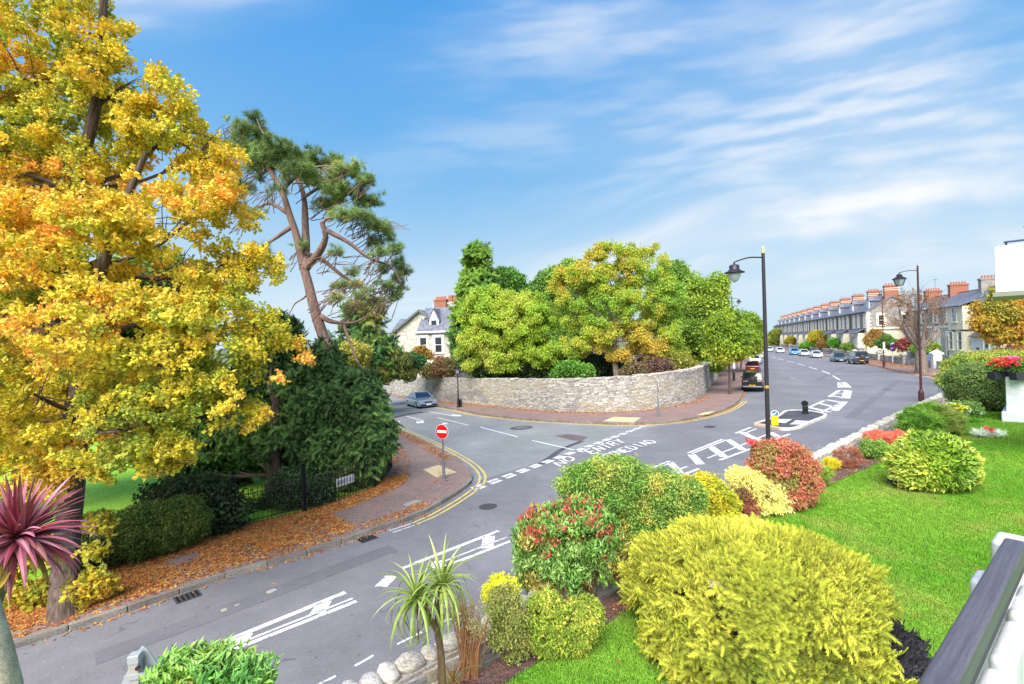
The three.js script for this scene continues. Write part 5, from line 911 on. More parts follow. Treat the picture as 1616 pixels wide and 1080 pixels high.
bed('pale cream variegated shrub beside the red bush', [1200, 815], [[1180, 768, 26, 24], [1205, 785, 30, 26], [1225, 795, 20, 14], [1165, 752, 12, 10]], { seed: 855, leaf: { geo: BROAD, size: [0.1, 0.15], dens: 46, per: 5, tuft: 0.09, pal: cols(0x7a8c30, 0xb0b060, 0xd0cc88, 0xcac070), shell: 0.6, gap: 0.3, gapF: 4, gain: 1.6 } });
bed('low dull red shrub tucked in front of the variegated one', [1172, 822], [[1168, 790, 18, 20], [1178, 805, 16, 12]], { seed: 858, leaf: { geo: TINY, mat: MATTE, size: [0.1, 0.15], dens: 40, per: 4, tuft: 0.08, pal: cols(0x5c5030, 0x7c4838, 0x8c5040, 0x4c6030), gap: 0.3, gapF: 4 } });
bed('upright shrub turning red and orange below the lamp post', [1240, 806], [[1232, 725, 46, 24], [1215, 750, 34, 32], [1255, 755, 32, 36], [1240, 780, 36, 20], [1225, 708, 30, 10]], { seed: 860, stems: 8, leaf: { geo: BROAD, size: [0.1, 0.16], dens: 40, per: 5, tuft: 0.1, pal: cols(0x7c8034, 0x9a7840, 0xb06450, 0xb46c58, 0x86843c), shell: 0.5, gap: 0.26, gapF: 3, cf: 1.8, gain: 1.55 },
  more: (t, L) => { const s = at(1189, 697, 12); leaves(t, [{ c: s, r: V(0.09, 0.06, 0.09) }], { geo: RED, size: [0.08, 0.12], dens: 60, per: 3, tuft: 0.05, pal: cols(0xb04444), seed: 862, gap: 0, name: 'tall_shoot' }); part('stem', tube([V(s.x, s.y, s.z), V(s.x + 0.05, s.y - 0.5, s.z), V(s.x + 0.3, s.y - 1.2, s.z + 0.1)], 0.006, 0.01, 5, 4), M.twig, t); } });
bed('low feathery green plant at the lawn edge right of the red shrub', [1285, 772], [[1282, 750, 26, 18], [1268, 760, 18, 12]], { seed: 866, leaf: { geo: HEATH, mat: MATTE, size: [0.1, 0.16], dens: 60, per: 3, tuft: 0.06, pal: cols(0x5a7a28, 0x7c9438, 0x8c7a3c), gap: 0.2, orient: (d) => V(d.x, 1.2, d.z) } });
bed('small bright yellow plant by the white coping', [1313, 742], [[1312, 733, 9, 8]], { seed: 868, leaf: { geo: HEATH, mat: MATTE, size: [0.09, 0.14], dens: 90, per: 4, tuft: 0.04, pal: cols(0xb0a41c, 0xc0b42c), gap: 0, orient: (d) => V(d.x, 0.9, d.z) } });
bed('twiggy pinkish brown plant on the bare soil', [1338, 738], [[1338, 722, 20, 16]], { seed: 870, stems: 40, stemMat: std({ color: 0x96624e, roughness: 1 }), sr: 0.006, leaf: { geo: HEATH, mat: MATTE, size: [0.08, 0.12], dens: 30, per: 3, tuft: 0.07, pal: cols(0x7c5040, 0x9a6048, 0x6f5a38), gap: 0.3, orient: (d) => V(d.x, 1, d.z) } });
bed('mound of bright red foliage in front of the white coping', [1392, 712], [[1380, 690, 14, 9], [1400, 694, 20, 10], [1415, 690, 12, 8]], { seed: 874, leaf: { geo: TINY, mat: MATTE, size: [0.1, 0.15], dens: 60, per: 4, tuft: 0.06, pal: cols(0xa04c40, 0xb85c4c, 0xc06c58), gap: 0.1, gain: 1.55 } });
bed('green leafy clump below the red mound', [1390, 722], [[1378, 708, 18, 12], [1402, 712, 14, 8]], { seed: 876, leaf: { geo: BROAD, size: [0.12, 0.18], dens: 40, per: 4, tuft: 0.07, pal: cols(0x4c7024, 0x6c8c34, 0x84803c), gap: 0.2 } });
{ // the round clipped laurel on the lawn
  const b = G(1474, 770, GARDEN), d = -b.z, t = shrub('round clipped yellow green shrub standing alone on the lawn', 'laurel_shrub'), L = lobesAt([[1472, 730, 56, 36], [1472, 716, 44, 30], [1472, 744, 55, 24]], d); 
  limbs(t, [b], L, 0.04, M.twig, 880, 20, 0.014);
  part('bare_soil', sheet(Array.from({ length: 24 }, (_, k) => V(b.x + 0.18 + Math.cos(k / 12 * Math.PI) * 1.02, 0, b.z - 0.35 + Math.sin(k / 12 * Math.PI) * 0.75)), GARDEN + 0.012), M.soil, t);
  leaves(t, L, { geo: LAUREL, mat: GLOSS, size: [0.13, 0.19], dens: 70, per: 4, tuft: 0.06, pal: cols(0x4a6a20, 0x6e862a, 0x969c3e, 0xb6b264), shell: 0.84, gap: 0.06, cf: 1.2, gain: 1.6, jit: 0.3, orient: (dd) => V(dd.x, dd.y + 0.3, dd.z), floor: b.y + 0.05 });
}
bed('feathery green plants at the bend of the bed', [1470, 690], [[1450, 664, 26, 18], [1485, 668, 30, 20], [1470, 655, 30, 14], [1438, 675, 16, 12]], { seed: 884, leaf: { geo: HEATH, mat: MATTE, size: [0.14, 0.24], dens: 34, per: 4, tuft: 0.1, pal: cols(0x4c7424, 0x6c9034, 0x7a7c40), gap: 0.2, orient: (d) => V(d.x, 1, d.z) } });
bed('flowering clump with yellow and white blooms below the dark clipped bush', [1510, 672], [[1505, 652, 22, 12], [1525, 648, 20, 10], [1495, 660, 18, 10]], { seed: 888, leaf: { geo: BROAD, size: [0.14, 0.2], dens: 30, per: 3, tuft: 0.1, pal: cols(0x5a7c38, 0x7c9048), gap: 0.2 },
  more: (t, L) => { const W = leafGeo(6, 0.8, 0.7, 530, { flat: 0.3, up: 1 }); leaves(t, L.map((l) => ({ c: l.c.clone().setY(l.c.y + 0.1), r: l.r })), { geo: W, mat: MATTE, size: [0.07, 0.11], dens: 14, per: 1, tuft: 0.1, pal: cols(0xf0f0ea, 0xffffff), seed: 889, shell: 0.8, gap: 0.3, gain: 1, name: 'white_flowers' }); leaves(t, [{ c: L[0].c.clone().add(V(-0.1, 0.25, 0.2)), r: V(0.45, 0.16, 0.3) }], { geo: W, mat: MATTE, size: [0.08, 0.12], dens: 40, per: 2, tuft: 0.08, pal: cols(0xd8c828, 0xe0d850), seed: 890, gap: 0.1, gain: 1, name: 'yellow_flowers' }); } });
bed('loose olive green bush at the garden corner, behind the clipped one', [1520, 632], [[1532, 580, 30, 15], [1562, 575, 38, 14], [1514, 590, 14, 12], [1600, 575, 36, 14], [1530, 602, 36, 18]], { seed: 892, dd: 2, stems: 6, sr: 0.03, leaf: { geo: FINE, size: [0.3, 0.5], dens: 9, per: 6, tuft: 0.3, pal: cols(0x5f7824, 0x7c8c30, 0x98943c), gap: 0.2 } });
bed('dark green bush clipped round, dense and shaded beneath', [1548, 650], [[1545, 600, 38, 22], [1570, 605, 34, 24], [1550, 622, 42, 22], [1520, 608, 16, 18]], { seed: 896, stems: 14, sr: 0.03, leaf: { geo: TINY, mat: MATTE, size: [0.22, 0.34], dens: 18, per: 6, tuft: 0.16, pal: cols(0x38502a, 0x4c6432, 0x64743c), shell: 0.75, gap: 0.08 } });
// bare-stemmed and evergreen plants near the palm
bed('slim olive green evergreen beside the bare brown stems', [800, 1046], [[800, 975, 30, 36], [805, 1010, 26, 36], [795, 950, 22, 18]], { seed: 900, leaf: { geo: FINE, mat: MATTE, size: [0.09, 0.14], dens: 46, per: 4, tuft: 0.07, pal: cols(0x55642a, 0x70763a, 0x867c44), shell: 0.3, gap: 0.3, gapF: 5 } });
bed('yellow topped variegated shrub rising behind the slim evergreen', [792, 1020], [[790, 930, 26, 16], [775, 938, 14, 10], [805, 938, 14, 12]], { seed: 904, leaf: { geo: BROAD, size: [0.06, 0.09], dens: 80, per: 5, tuft: 0.05, pal: cols(0x8c9814, 0xb8b41c, 0xccc838), gap: 0.2, gapF: 6 } });
bed('low variegated yellow and green mound at the edge of the grass', [888, 1034], [[860, 968, 28, 26], [905, 985, 36, 30], [925, 975, 24, 26], [870, 1000, 34, 26], [895, 1012, 36, 18]], { seed: 908, leaf: { geo: BROAD, size: [0.07, 0.1], dens: 110, per: 4, tuft: 0.05, pal: cols(0x6f8420, 0xa8a83c, 0xd0cc70, 0xdcd888), shell: 0.75, gap: 0.16, gapF: 6, gain: 1.6, jit: 0.3 } });
bed('thin bare shrub of orange brown stems behind the palm', [742, 1066], [[740, 960, 34, 22], [720, 950, 24, 20], [760, 985, 20, 22]], { seed: 912, stems: 26, sr: 0.007, stemMat: std({ color: 0xa87850, roughness: 1 }), leaf: { geo: FINE, mat: MATTE, size: [0.06, 0.1], dens: 18, per: 2, tuft: 0.08, pal: cols(0x7c7a48, 0x8c8850), gap: 0.4, gapF: 5 } });
function blade(len, w, arch, fold = 0.25, nseg = 7) {                // a strap leaf along +y bending over towards +x, with a keel
  const pos = [], idx = []; for (let i = 0; i <= nseg; i++) { const t = i / nseg, a = arch * t * t, y = len * t * Math.cos(a * 0.8), x = len * t * Math.sin(a), ww = w * (t < 0.15 ? 0.6 + t * 2.6 : 1) * Math.pow(1 - t, 0.7) + 0.001; pos.push(x + fold * ww, y, -ww / 2, x, y - 0.2 * fold * ww, 0, x + fold * ww, y, ww / 2); }
  for (let i = 0; i < nseg; i++) { const a = i * 3; idx.push(a, a + 3, a + 1, a + 1, a + 3, a + 4, a + 1, a + 4, a + 2, a + 2, a + 4, a + 5); }
  const g = new THREE.BufferGeometry(); g.setAttribute('position', new THREE.Float32BufferAttribute(pos, 3)); g.setIndex(idx); const h = g.toNonIndexed(); h.computeVertexNormals(); h.setAttribute('uv', new THREE.Float32BufferAttribute(new Float32Array(h.attributes.position.count * 2), 2)); return h;
}
function head(parent, p, n, len, w, mats, seed, o = {}) {            // a head of strap leaves, each its own mesh
  rnd = mulberry(seed); const kinds = [0.2, 0.6, 1.1, 1.7].map((a) => blade(1, w / len, a * (o.arch ?? 1)));
  for (let k = 0; k < n; k++) { const e = Math.pow((k + 0.5) / n, o.pow ?? 0.8) * (o.max ?? 1.9), a = k * 2.39996 + R(-0.3, 0.3), d = V(Math.sin(e) * Math.cos(a), Math.cos(e), Math.sin(e) * Math.sin(a)), m = part('leaf', kinds[Math.min(3, Math.floor(e * 1.6 + R(0, 1.3)))], e > (o.dead ?? 9) ? pick(o.deadMats) : pick(mats), parent); m.position.copy(p).addScaledVector(d, 0.02); const s = len * R(0.75, 1.1); m.scale.set(s, s, s * R(0.8, 1.15)); const X = V(Math.cos(a), -0.6 * Math.sin(e) - 0.4, Math.sin(a)).addScaledVector(d, -V(Math.cos(a), -0.6 * Math.sin(e) - 0.4, Math.sin(a)).dot(d)).normalize(); m.quaternion.setFromRotationMatrix(new THREE.Matrix4().makeBasis(X, d, X.clone().cross(d))); }
}
const strap = (h) => std({ color: h, roughness: 0.5, side: THREE.DoubleSide });
{ // the two-headed palm-like cordyline
  const d = 5.7, t = shrub('two headed green palm like plant in front of the road', 'cordyline', 'palm'), P = (x, y, dd = 0) => at(x, y, d + dd), b = P(697, 1085); b.y = hr(b.x, b.z) + BED - 0.05;
  const trunkM = std({ map: M.barkGrey.map, color: 0xd8c49a, roughness: 1 });
  part('trunk', tube([b, P(696, 1040), P(691, 1000), P(688, 985)], 0.055, 0.04, 12, 8, 0.05), trunkM, t); part('branch', tube([P(690, 996), P(676, 972, -0.05), P(658, 944, -0.1)], 0.038, 0.03, 8, 8, 0.05), trunkM, t); part('branch', tube([P(690, 998), P(692, 965, 0.05), P(698, 922, 0.05)], 0.038, 0.03, 8, 8, 0.05), trunkM, t);
  const g = [0x8a9c44, 0x98a854, 0x7a903c, 0xa8b068, 0x6c8438].map(strap), dm = [0x8a5c3c, 0x6f4a30].map(strap);
  head(t, P(658, 944, -0.1), 64, 0.54, 0.05, g, 920, { max: 2.3, dead: 2.25, deadMats: dm }); head(t, P(698, 922, 0.05), 64, 0.54, 0.05, g, 921, { max: 2.2, dead: 2.15, deadMats: dm });
}
{ // small reddish one at its foot
  const p = groundAt(715, 1078), t = shrub('small orange leaved spiky plant at the foot of the palm', 'cordyline', 'plant'); head(t, p, 26, 0.45, 0.02, [0x9a5a34, 0xa8743c, 0x7c8a3c].map(strap), 924, { max: 1.3 });
}
{ // the purple one close by on the left
  const d = 2.9, t = shrub('purple red spiky cordyline close by at the left edge', 'cordyline', 'palm'), P = (x, y, dd = 0) => at(x, y, d + dd), c = P(28, 848);
  part('trunk', tube([V(P(-40, 1300).x, hr(-3, -3) + GARDEN - 0.1, -d), P(-30, 1100), P(-20, 960), P(10, 890), c], 0.06, 0.05, 14, 8, 0.06), M.barkGrey, t);
  head(t, c, 190, 0.37, 0.058, [0x9a4656, 0xac5a6c, 0xb66c7e, 0x8a3c4a, 0x9a6058, 0xbc8090].map(strap), 930, { max: 2.3, pow: 0.7, arch: 0.2, dead: 2.05, deadMats: [0xb89a3c, 0xc8a848, 0x8a6038].map(strap) });
}
{ // leaning grey stem in the very corner
  const t = shrub('pale leaning trunk in the bottom left corner', 'palm_trunk', 'trunk'), d = 2.4; part('trunk', tube([V(at(12, 1150, d).x, hr(-2.6, -d) + GARDEN - 0.1, -d), at(4, 1090, d), at(-18, 1010, d), at(-42, 930, d), at(-80, 850, d)], 0.085, 0.07, 14, 10, 0.05), std({ map: speckled(0xb8aa9c, 0x988a7e, 0.4, 256, 0.9, 0.16, 317, 6), roughness: 1 }), t);
}
{ // the glossy bush at the bottom edge
  const d = 3.5, t = shrub('light green leafy bush at the bottom edge in front of the road', 'bush', 'bush'), L = lobesAt([[330, 1085, 70, 50], [290, 1075, 40, 40], [385, 1085, 36, 36], [330, 1130, 90, 60], [300, 1190, 110, 80, 0]], d), b = V(L[3].c.x, hr(L[3].c.x, L[3].c.z) + GARDEN, L[3].c.z);
  limbs(t, [b], L, 0.03, M.twig, 940, 16, 0.008); leaves(t, L, { geo: LAUREL, mat: GLOSS, size: [0.07, 0.11], dens: 130, per: 4, tuft: 0.07, pal: cols(0x447034, 0x608a40, 0x80a050, 0x74903c, 0x988c3c), shell: 0.6, gap: 0.26, gapF: 7, cf: 3, gain: 1.6, orient: (dd) => V(dd.x, 1 + dd.y, dd.z) });
}
// front gardens of the terrace and the street trees before it
const dw = (px) => { const u = (px - 808) / F, t = (TW0.x + TW0.z * u) / (-TD.z * u - TD.x); return -TW0.z - TD.z * t + 2.5; };
bushes('bright lime green hedge in front of the far terrace', [[1279, 545, 9.8, 6.8], [1270, 546, 6, 5.2]], dw(1279), cols(0x5c8e1c, 0x70a024), 950, { size: [0.5, 0.8], dens: 2.2, tuft: 0.3 });
bushes('long green hedge below the porches of the far terrace', [[1318, 541, 9, 5.2], [1333, 540, 7.5, 5.2]], dw(1318), cols(0x4a8a1c, 0x60a024), 952, { size: [0.5, 0.8], dens: 2.2, tuft: 0.3 });
bushes('golden green small tree beside the lime hedge', [[1290, 530, 11.2, 6.8], [1282, 534, 7.5, 5.2]], dw(1290), cols(0x8a8c1c, 0xa89c24), 954, { size: [0.5, 0.8], dens: 2.2, tuft: 0.3 });
bushes('orange brown shrub between the hedges of the far terrace', [[1300, 543, 6.8, 6.8], [1316, 550, 6.8, 3]], dw(1300), cols(0x866a30, 0x94783c), 956, { size: [0.5, 0.8], dens: 2.2, tuft: 0.3 });
bushes('round golden tree far along the terrace', [[1247, 537, 6.8, 6]], dw(1247), cols(0x8c8a18, 0xa89a20), 958, { size: [0.5, 0.8], dens: 2.2, tuft: 0.3 });
bushes('leafy street tree at the far end of the road', [[1225, 532, 10.5, 11.2], [1210, 540, 7.5, 7.5]], dw(1225), cols(0x6a7c20, 0x84882a), 960, { size: [0.5, 0.8], dens: 2.2, tuft: 0.3 });
bushes('green garden hedge behind the parked dark off-roader', [[1340, 548, 7.5, 3.8], [1372, 550, 9.8, 4.5], [1390, 552, 7.5, 3.8]], dw(1340), cols(0x5a8420, 0x7c9030), 962, { size: [0.5, 0.8], dens: 2.2, tuft: 0.3 });
bushes('orange leaved young tree in the garden of the gable end house', [[1382, 533, 9, 9], [1374, 538, 6.8, 6]], dw(1382), cols(0x947034, 0xa07c3c, 0x888034), 964, { size: [0.5, 0.8], dens: 2.2, tuft: 0.3 });
bushes('dark green garden bush left of the notice post', [[1397, 538, 9, 7.5], [1408, 542, 6.8, 6]], dw(1397), cols(0x3c6a1e, 0x587c28), 966, { size: [0.5, 0.8], dens: 2.2, tuft: 0.3 });
bushes('dark red bush behind the bare street tree', [[1433, 543, 8.2, 6], [1425, 545, 5.2, 4.5]], dw(1433), cols(0x7a3434, 0x8a443c), 968, { size: [0.5, 0.8], dens: 2.2, tuft: 0.3 });
bushes('green and orange bush left of the white gate pillar', [[1455, 550, 9.8, 5.2], [1472, 547, 6.8, 3.8]], dw(1455), cols(0x4c8020, 0x6c9028, 0xb07030), 970, { size: [0.5, 0.8], dens: 2.2, tuft: 0.3 });
bushes('reddish brown hedge seen through the flowers', [[1600, 560, 30, 8], [1635, 560, 20, 8]], 44, cols(0x7c3c20, 0x9a5030, 0x84602c), 972, { size: [0.3, 0.5] });
{ // bare street tree with a few orange leaves
  const b = G(1455, 589, 0.12), d = -b.z, t = tree('street_tree', 'nearly bare street tree with thin upswept branches and few orange leaves'), P = (x, y, dd = 0) => at(x, y, d + dd), tw = [];
  part('trunk', tube([V(b.x, b.y - 0.1, b.z), P(1454, 570), P(1453, 553)], 0.62, 0.5, 8, 9, 0.1), M.barkGrey, t); rnd = mulberry(981);
  for (let k = 0; k < 13; k++) { const x = lerp(1402, 1500, (k + 0.5) / 13) + R(-4, 4), e = P(x, 462 + Math.pow(Math.abs(x - 1448) / 50, 2) * 40 + R(-4, 10), R(-3, 3)), s = P(1453 + R(-3, 3), 553 + R(-6, 2)), m = s.clone().lerp(e, 0.45).add(V((e.x - s.x) * 0.16, -0.2, R(-0.4, 0.4))); part('limb', tube([s, m, e], 0.15, 0.025, 9, 6, 0.06), M.barkGrey, t);
    for (let j = 0; j < 16; j++) { const f = R(0.3, 0.98), a = new THREE.CatmullRomCurve3([s, m, e]).getPoint(f), q = a.clone().add(V(R(-1.6, 1.6), R(0.1, 2.0), R(-1.4, 1.4))); tw.push(tube([a, a.clone().lerp(q, 0.5).add(V(R(-0.2, 0.2), -0.1, R(-0.2, 0.2))), q], 0.022, 0.008, 4, 4)); } }
  tag(part('twigs', merge(tw), M.barkGrey, t), null, null, null, 'stuff');
  leaves(t, lobesAt([[1415, 480, 20, 18], [1440, 470, 24, 14], [1405, 500, 12, 16], [1470, 480, 24, 16], [1425, 510, 20, 16]], d), { geo: BROAD, size: [0.22, 0.36], dens: 1.2, per: 2, tuft: 0.8, pal: cols(0x8c5a30, 0x9a6a3c, 0x7c5a38), seed: 983, gap: 0.45, gain: 1.25, shell: 0.1, name: 'last_leaves' });
}
{ // orange autumn tree by the white building
  const t = tree('autumn_tree', 'orange and olive autumn tree beside the white overhanging building'), d = 36, b = root(1590, 640, d), L = lobesAt([[1580, 505, 30, 22], [1606, 490, 34, 28], [1564, 492, 18, 14], [1556, 513, 16, 10], [1574, 472, 12, 12], [1606, 522, 34, 18], [1645, 500, 40, 36], [1584, 528, 24, 9]], d);
  part('trunk', tube([b, at(1592, 560, d), at(1595, 510, d)], 0.22, 0.1, 8, 7), M.barkGrey, t); limbs(t, [at(1592, 560, d), at(1594, 530, d)], L, 0.07, M.barkGrey, 990, 8, 0.02);
  leaves(t, L, { geo: BROAD, size: [0.32, 0.52], dens: 5, per: 5, tuft: 0.5, flat: 0.5, gain: 1.7, pal: cols(0x7c7c24, 0x9a8428, 0xac862c, 0xb48a34), seed: 991, gap: 0.4, cf: 0.3, name: 'crown' });
}
// fallen leaves
{
  rnd = mulberry(1000); const list = [], leafG = leafGeo(3, 0.9, 0.7, 541, { flat: 0.05, up: 3 }), pal = cols(0xc0703c, 0xd08848, 0xb0602c, 0xd89c58, 0x9c5830, 0xc8a048);
  const drop = (x, z, off, s) => list.push([x, hr(x, z) + off + 0.01, z, R(-0.2, 0.2), R(0, 6.28), R(-0.2, 0.2), s, s * 0.6, s, pick(pal).clone().multiplyScalar(R(0.7, 1.15))]);
  const along = (line, n, lo, hi, off, s0, s1, pow = 1) => { const c = new THREE.CatmullRomCurve3(line); for (let k = 0; k < n; k++) { const u = rnd(), p = c.getPoint(u), t = c.getTangent(u), o = lerp(lo, hi, Math.pow(rnd(), pow)); const x = p.x - t.z * o, z = p.z + t.x * o; if (fbm(x * 0.8, z * 0.8, 3, 0, 9) + 0.25 * rnd() < 0.42) continue; drop(x, z, off, R(s0, s1)); } };
  const kNear = K1.filter((p) => p.x < G(700, 790).x), hNear = smooth(HL.slice(1, 10), 0.7);
  along(hNear, 10000, 0, 1.0, 0.12, 0.05, 0.09, 1.4); along(hNear, 6000, -0.1, 0.3, 0.13, 0.05, 0.09); along(hNear.slice(0, Math.floor(hNear.length * 0.62)), 5200, 1.0, 2.6, 0.12, 0.045, 0.08); along(kNear, 7500, -0.75, -0.15, 0.12, 0.05, 0.085, 1); along(kNear, 1500, 0.02, 0.2, 0.0, 0.05, 0.08); along(kNear, 90, 0.3, 4.5, 0, 0.04, 0.07);
  along(hNear.slice(0, Math.floor(hNear.length * 0.72)), 9000, 0.7, 2.9, 0.12, 0.05, 0.09);
  for (let k = 0; k < 160; k++) { const d = R(4, 16), x = R(-1, d), z = -d; if (inside(lawnPoly, x, z)) drop(x, z, GARDEN + 0.02, R(0.03, 0.05)); }
  along(smooth(HL.slice(8, 14), 0.7), 2200, -0.1, 0.9, 0.12, 0.05, 0.09, 1.6);
  along(cut(WB, G(640, 625), G(1100, 630)), 3000, -0.1, 0.9, 0.12, 0.06, 0.11, 1.8); along(cut(K2, G(700, 644), G(1175, 620)), 1600, -0.3, 0.14, 0.0, 0.06, 0.1); along(cut(K2, G(700, 644), G(1175, 620)), 800, 0.0, 0.14, 0.0, 0.06, 0.1);
  along(K3.filter((p) => p.x > 40 && p.z > -75), 1500, -0.3, 0.5, 0.06, 0.1, 0.18); along([tw(-1), tw(10), tw(25)], 900, -3, 0, 0.12, 0.1, 0.18);
  along([gw(2, 0.2), gw(16, 0.2), gw(gwLen - 2, 0.2)], 1300, 0.3, 1.2, BED, 0.04, 0.07); along([gw(gwLen - 9, -0.5), gw(gwLen - 4, -0.6), gw(gwLen - 0.5, -0.6)], 700, -0.15, 0.35, 0.12, 0.06, 0.1);
  tag(instanced('fallen_leaves', leafG, MATTE, list), 'fallen orange and brown leaves drifted over pavements, kerbs and soil', 'fallen leaves', null, 'stuff');
}

// ---------- vehicles ----------
function car(label, o) {                                             // forward is +x, the middle of the car over its origin
  const { L = 4.5, W = 1.8, H = 1.44, paint = 0x8a94a4, kind = 'saloon', name = 'parked_car', cat = 'car', group = 'cars along the kerbs' } = o;
  const t = thing(name, label, cat, [0, 0, 0], 0, group), h = L / 2, off = kind === 'offroad' || kind === 'suv', clear = off ? 0.42 : 0.24, belt = H * (off ? 0.6 : 0.62), rw = off ? 0.37 : 0.32;
  const pm = new THREE.MeshPhysicalMaterial({ color: paint, roughness: 0.35, metalness: 0.35, clearcoat: 1, clearcoatRoughness: 0.05 }), trim = std({ color: 0x17181b, roughness: 0.6 }), wx = [h - L * 0.2, -h + L * 0.195];
  // lower body with round wheel openings
  const s = new THREE.Shape(), nose = kind === 'offroad' ? belt - 0.08 : belt - 0.16, tail = kind === 'saloon' ? belt + 0.02 : belt;
  s.moveTo(-h + 0.06, clear); for (const x of [wx[1], wx[0]]) { s.lineTo(x - rw - 0.06, clear); s.absarc(x, clear + 0.06, rw + 0.05, Math.PI, 0, true); s.lineTo(x + rw + 0.06, clear); }
  s.lineTo(h - 0.08, clear); s.lineTo(h, clear + 0.2); s.lineTo(h - 0.03, nose - 0.14); s.quadraticCurveTo(h - 0.08, nose, h - 0.35, nose + 0.04); s.lineTo(h - L * (off ? 0.26 : 0.3), belt); s.lineTo(-h + (kind === 'saloon' ? 0.5 : 0.1), tail + 0.02); s.quadraticCurveTo(-h, tail, -h, tail - 0.16); s.lineTo(-h - 0.0, clear + 0.15);
  const bv = 0.09, g = new THREE.ExtrudeGeometry(s, { depth: W - 2 * bv, bevelEnabled: true, bevelSize: 0.045, bevelThickness: bv, bevelSegments: 3, curveSegments: 12 }); g.translate(0, 0, -(W / 2 - bv)); { const p = g.attributes.position; for (let i = 0; i < p.count; i++) { const x = p.getX(i) / h; p.setZ(i, p.getZ(i) * (1 - 0.10 * Math.pow(Math.max(0, Math.abs(x) - 0.55) / 0.45, 2))); } g.computeVertexNormals(); }
  const body = part('body', g, pm, t);
  // cabin: outline at the side, narrowing upwards
  const c = { saloon: [[h - L * 0.28, belt], [h - L * 0.44, H - 0.03], [-h + L * 0.36, H - 0.02], [-h + L * 0.16, belt]], hatch: [[h - L * 0.27, belt], [h - L * 0.43, H - 0.03], [-h + L * 0.16, H - 0.03], [-h + 0.06, belt]], suv: [[h - L * 0.27, belt], [h - L * 0.4, H - 0.04], [-h + 0.3, H - 0.03], [-h + 0.06, belt]], offroad: [[h - L * 0.29, belt], [h - L * 0.35, H - 0.03], [-h + 0.16, H - 0.03], [-h + 0.05, belt]] }[kind];
  const zw = (y) => W / 2 - 0.06 - (y - belt) / (H - belt) * (off ? 0.12 : 0.2);
  const cab = extrude(c, 1, 0); { const p = cab.attributes.position; for (let i = 0; i < p.count; i++) p.setZ(i, (p.getZ(i) > 0.5 ? 1 : -1) * zw(p.getY(i))); cab.computeVertexNormals(); }
  part('cabin', cab, pm, t); part('roof', rbox(c[1][0] - c[2][0] + 0.12, 0.06, 2 * zw(H) - 0.04, 0.028, (c[1][0] + c[2][0]) / 2, H - 0.015, 0), o.roof ? std({ color: o.roof, roughness: 0.4 }) : pm, t);
  const lp = (a, b, f) => [lerp(a[0], b[0], f), lerp(a[1], b[1], f)];
  const side = (a, b) => { // a window between fractions a and b of the cabin's length, on each side
    const q = (f, v) => { const lo = lp(c[3], c[0], f), hi = lp(c[2], c[1], f); return lp(lo, hi, v); };
    for (const z of [-1, 1]) { const P = [q(a, 0.1), q(b, 0.1), q(b, 0.86), q(a, 0.86)], pos = []; for (const k of z > 0 ? [0, 1, 2, 0, 2, 3] : [0, 2, 1, 0, 3, 2]) pos.push(P[k][0], P[k][1], z * (zw(P[k][1]) + 0.006)); const gg = new THREE.BufferGeometry(); gg.setAttribute('position', new THREE.Float32BufferAttribute(pos, 3)); gg.computeVertexNormals(); part('side_window', gg, M.glass, t); }
  };
  side(0.07, 0.46); side(0.5, 0.9);
  const screen = (name, a, b, n) => { const pos = [], A = lp(a, b, 0.08), B = lp(a, b, 0.9), zz = (y) => zw(y) - 0.1, P = [[...A, -zz(A[1])], [...A, zz(A[1])], [...B, zz(B[1])], [...B, -zz(B[1])]].map((p) => [p[0] + n * 0.008, p[1] + 0.006, p[2]]); for (const k of n > 0 ? [0, 2, 1, 0, 3, 2] : [0, 1, 2, 0, 2, 3]) pos.push(...P[k]); const gg = new THREE.BufferGeometry(); gg.setAttribute('position', new THREE.Float32BufferAttribute(pos, 3)); gg.computeVertexNormals(); part(name, gg, M.glass, t); };
  screen('windscreen', c[0], c[1], 1); screen('rear_window', c[3], c[2], -1);
  for (const x of wx) for (const z of [-1, 1]) {
    const w = part('wheel', new THREE.CylinderGeometry(rw, rw, 0.2, 20).rotateX(Math.PI / 2), trim, t); w.position.set(x, rw, z * (W / 2 - 0.13));
    part('rim', lathe([[0, 0.02], [rw * 0.2, 0.03], [rw * 0.6, 0.0], [rw * 0.66, 0.03]], 16).rotateX(z * Math.PI / 2).translate(0, 0, z * 0.1), std({ color: o.rim ?? 0xa6abb0, roughness: 0.35, metalness: 0.7 }), w);
  }
  const lensM = std({ color: 0xdfe6ea, roughness: 0.15 }), redM = std({ color: 0xa81a1c, roughness: 0.25 }), fy = clear + 0.1;
  for (const z of [-1, 1]) {
    part('headlight', rbox(0.16, 0.14, 0.36, 0.05, h - 0.08, nose - 0.16, z * (W / 2 - 0.27)), lensM, t); part('tail_light', rbox(0.1, off ? 0.3 : 0.16, off ? 0.16 : 0.36, 0.04, -h + 0.03, tail - 0.16, z * (W / 2 - (off ? 0.14 : 0.27))), redM, t);
    part('mirror', rbox(0.14, 0.13, 0.2, 0.05, c[0][0] - 0.25, belt + 0.1, z * (W / 2 + 0.08)), pm, t);
  }
  part('grille', rbox(0.06, 0.2, W * 0.42, 0.03, h - 0.0, nose - 0.2, 0), trim, t); part('front_bumper', rbox(0.2, 0.2, W * 0.86, 0.07, h - 0.07, clear + 0.1, 0), o.bumper ? std({ color: o.bumper, roughness: 0.5 }) : trim, t); part('rear_bumper', rbox(0.2, 0.22, W * 0.88, 0.07, -h + 0.06, clear + 0.12, 0), o.bumper ? std({ color: o.bumper, roughness: 0.5 }) : trim, t);
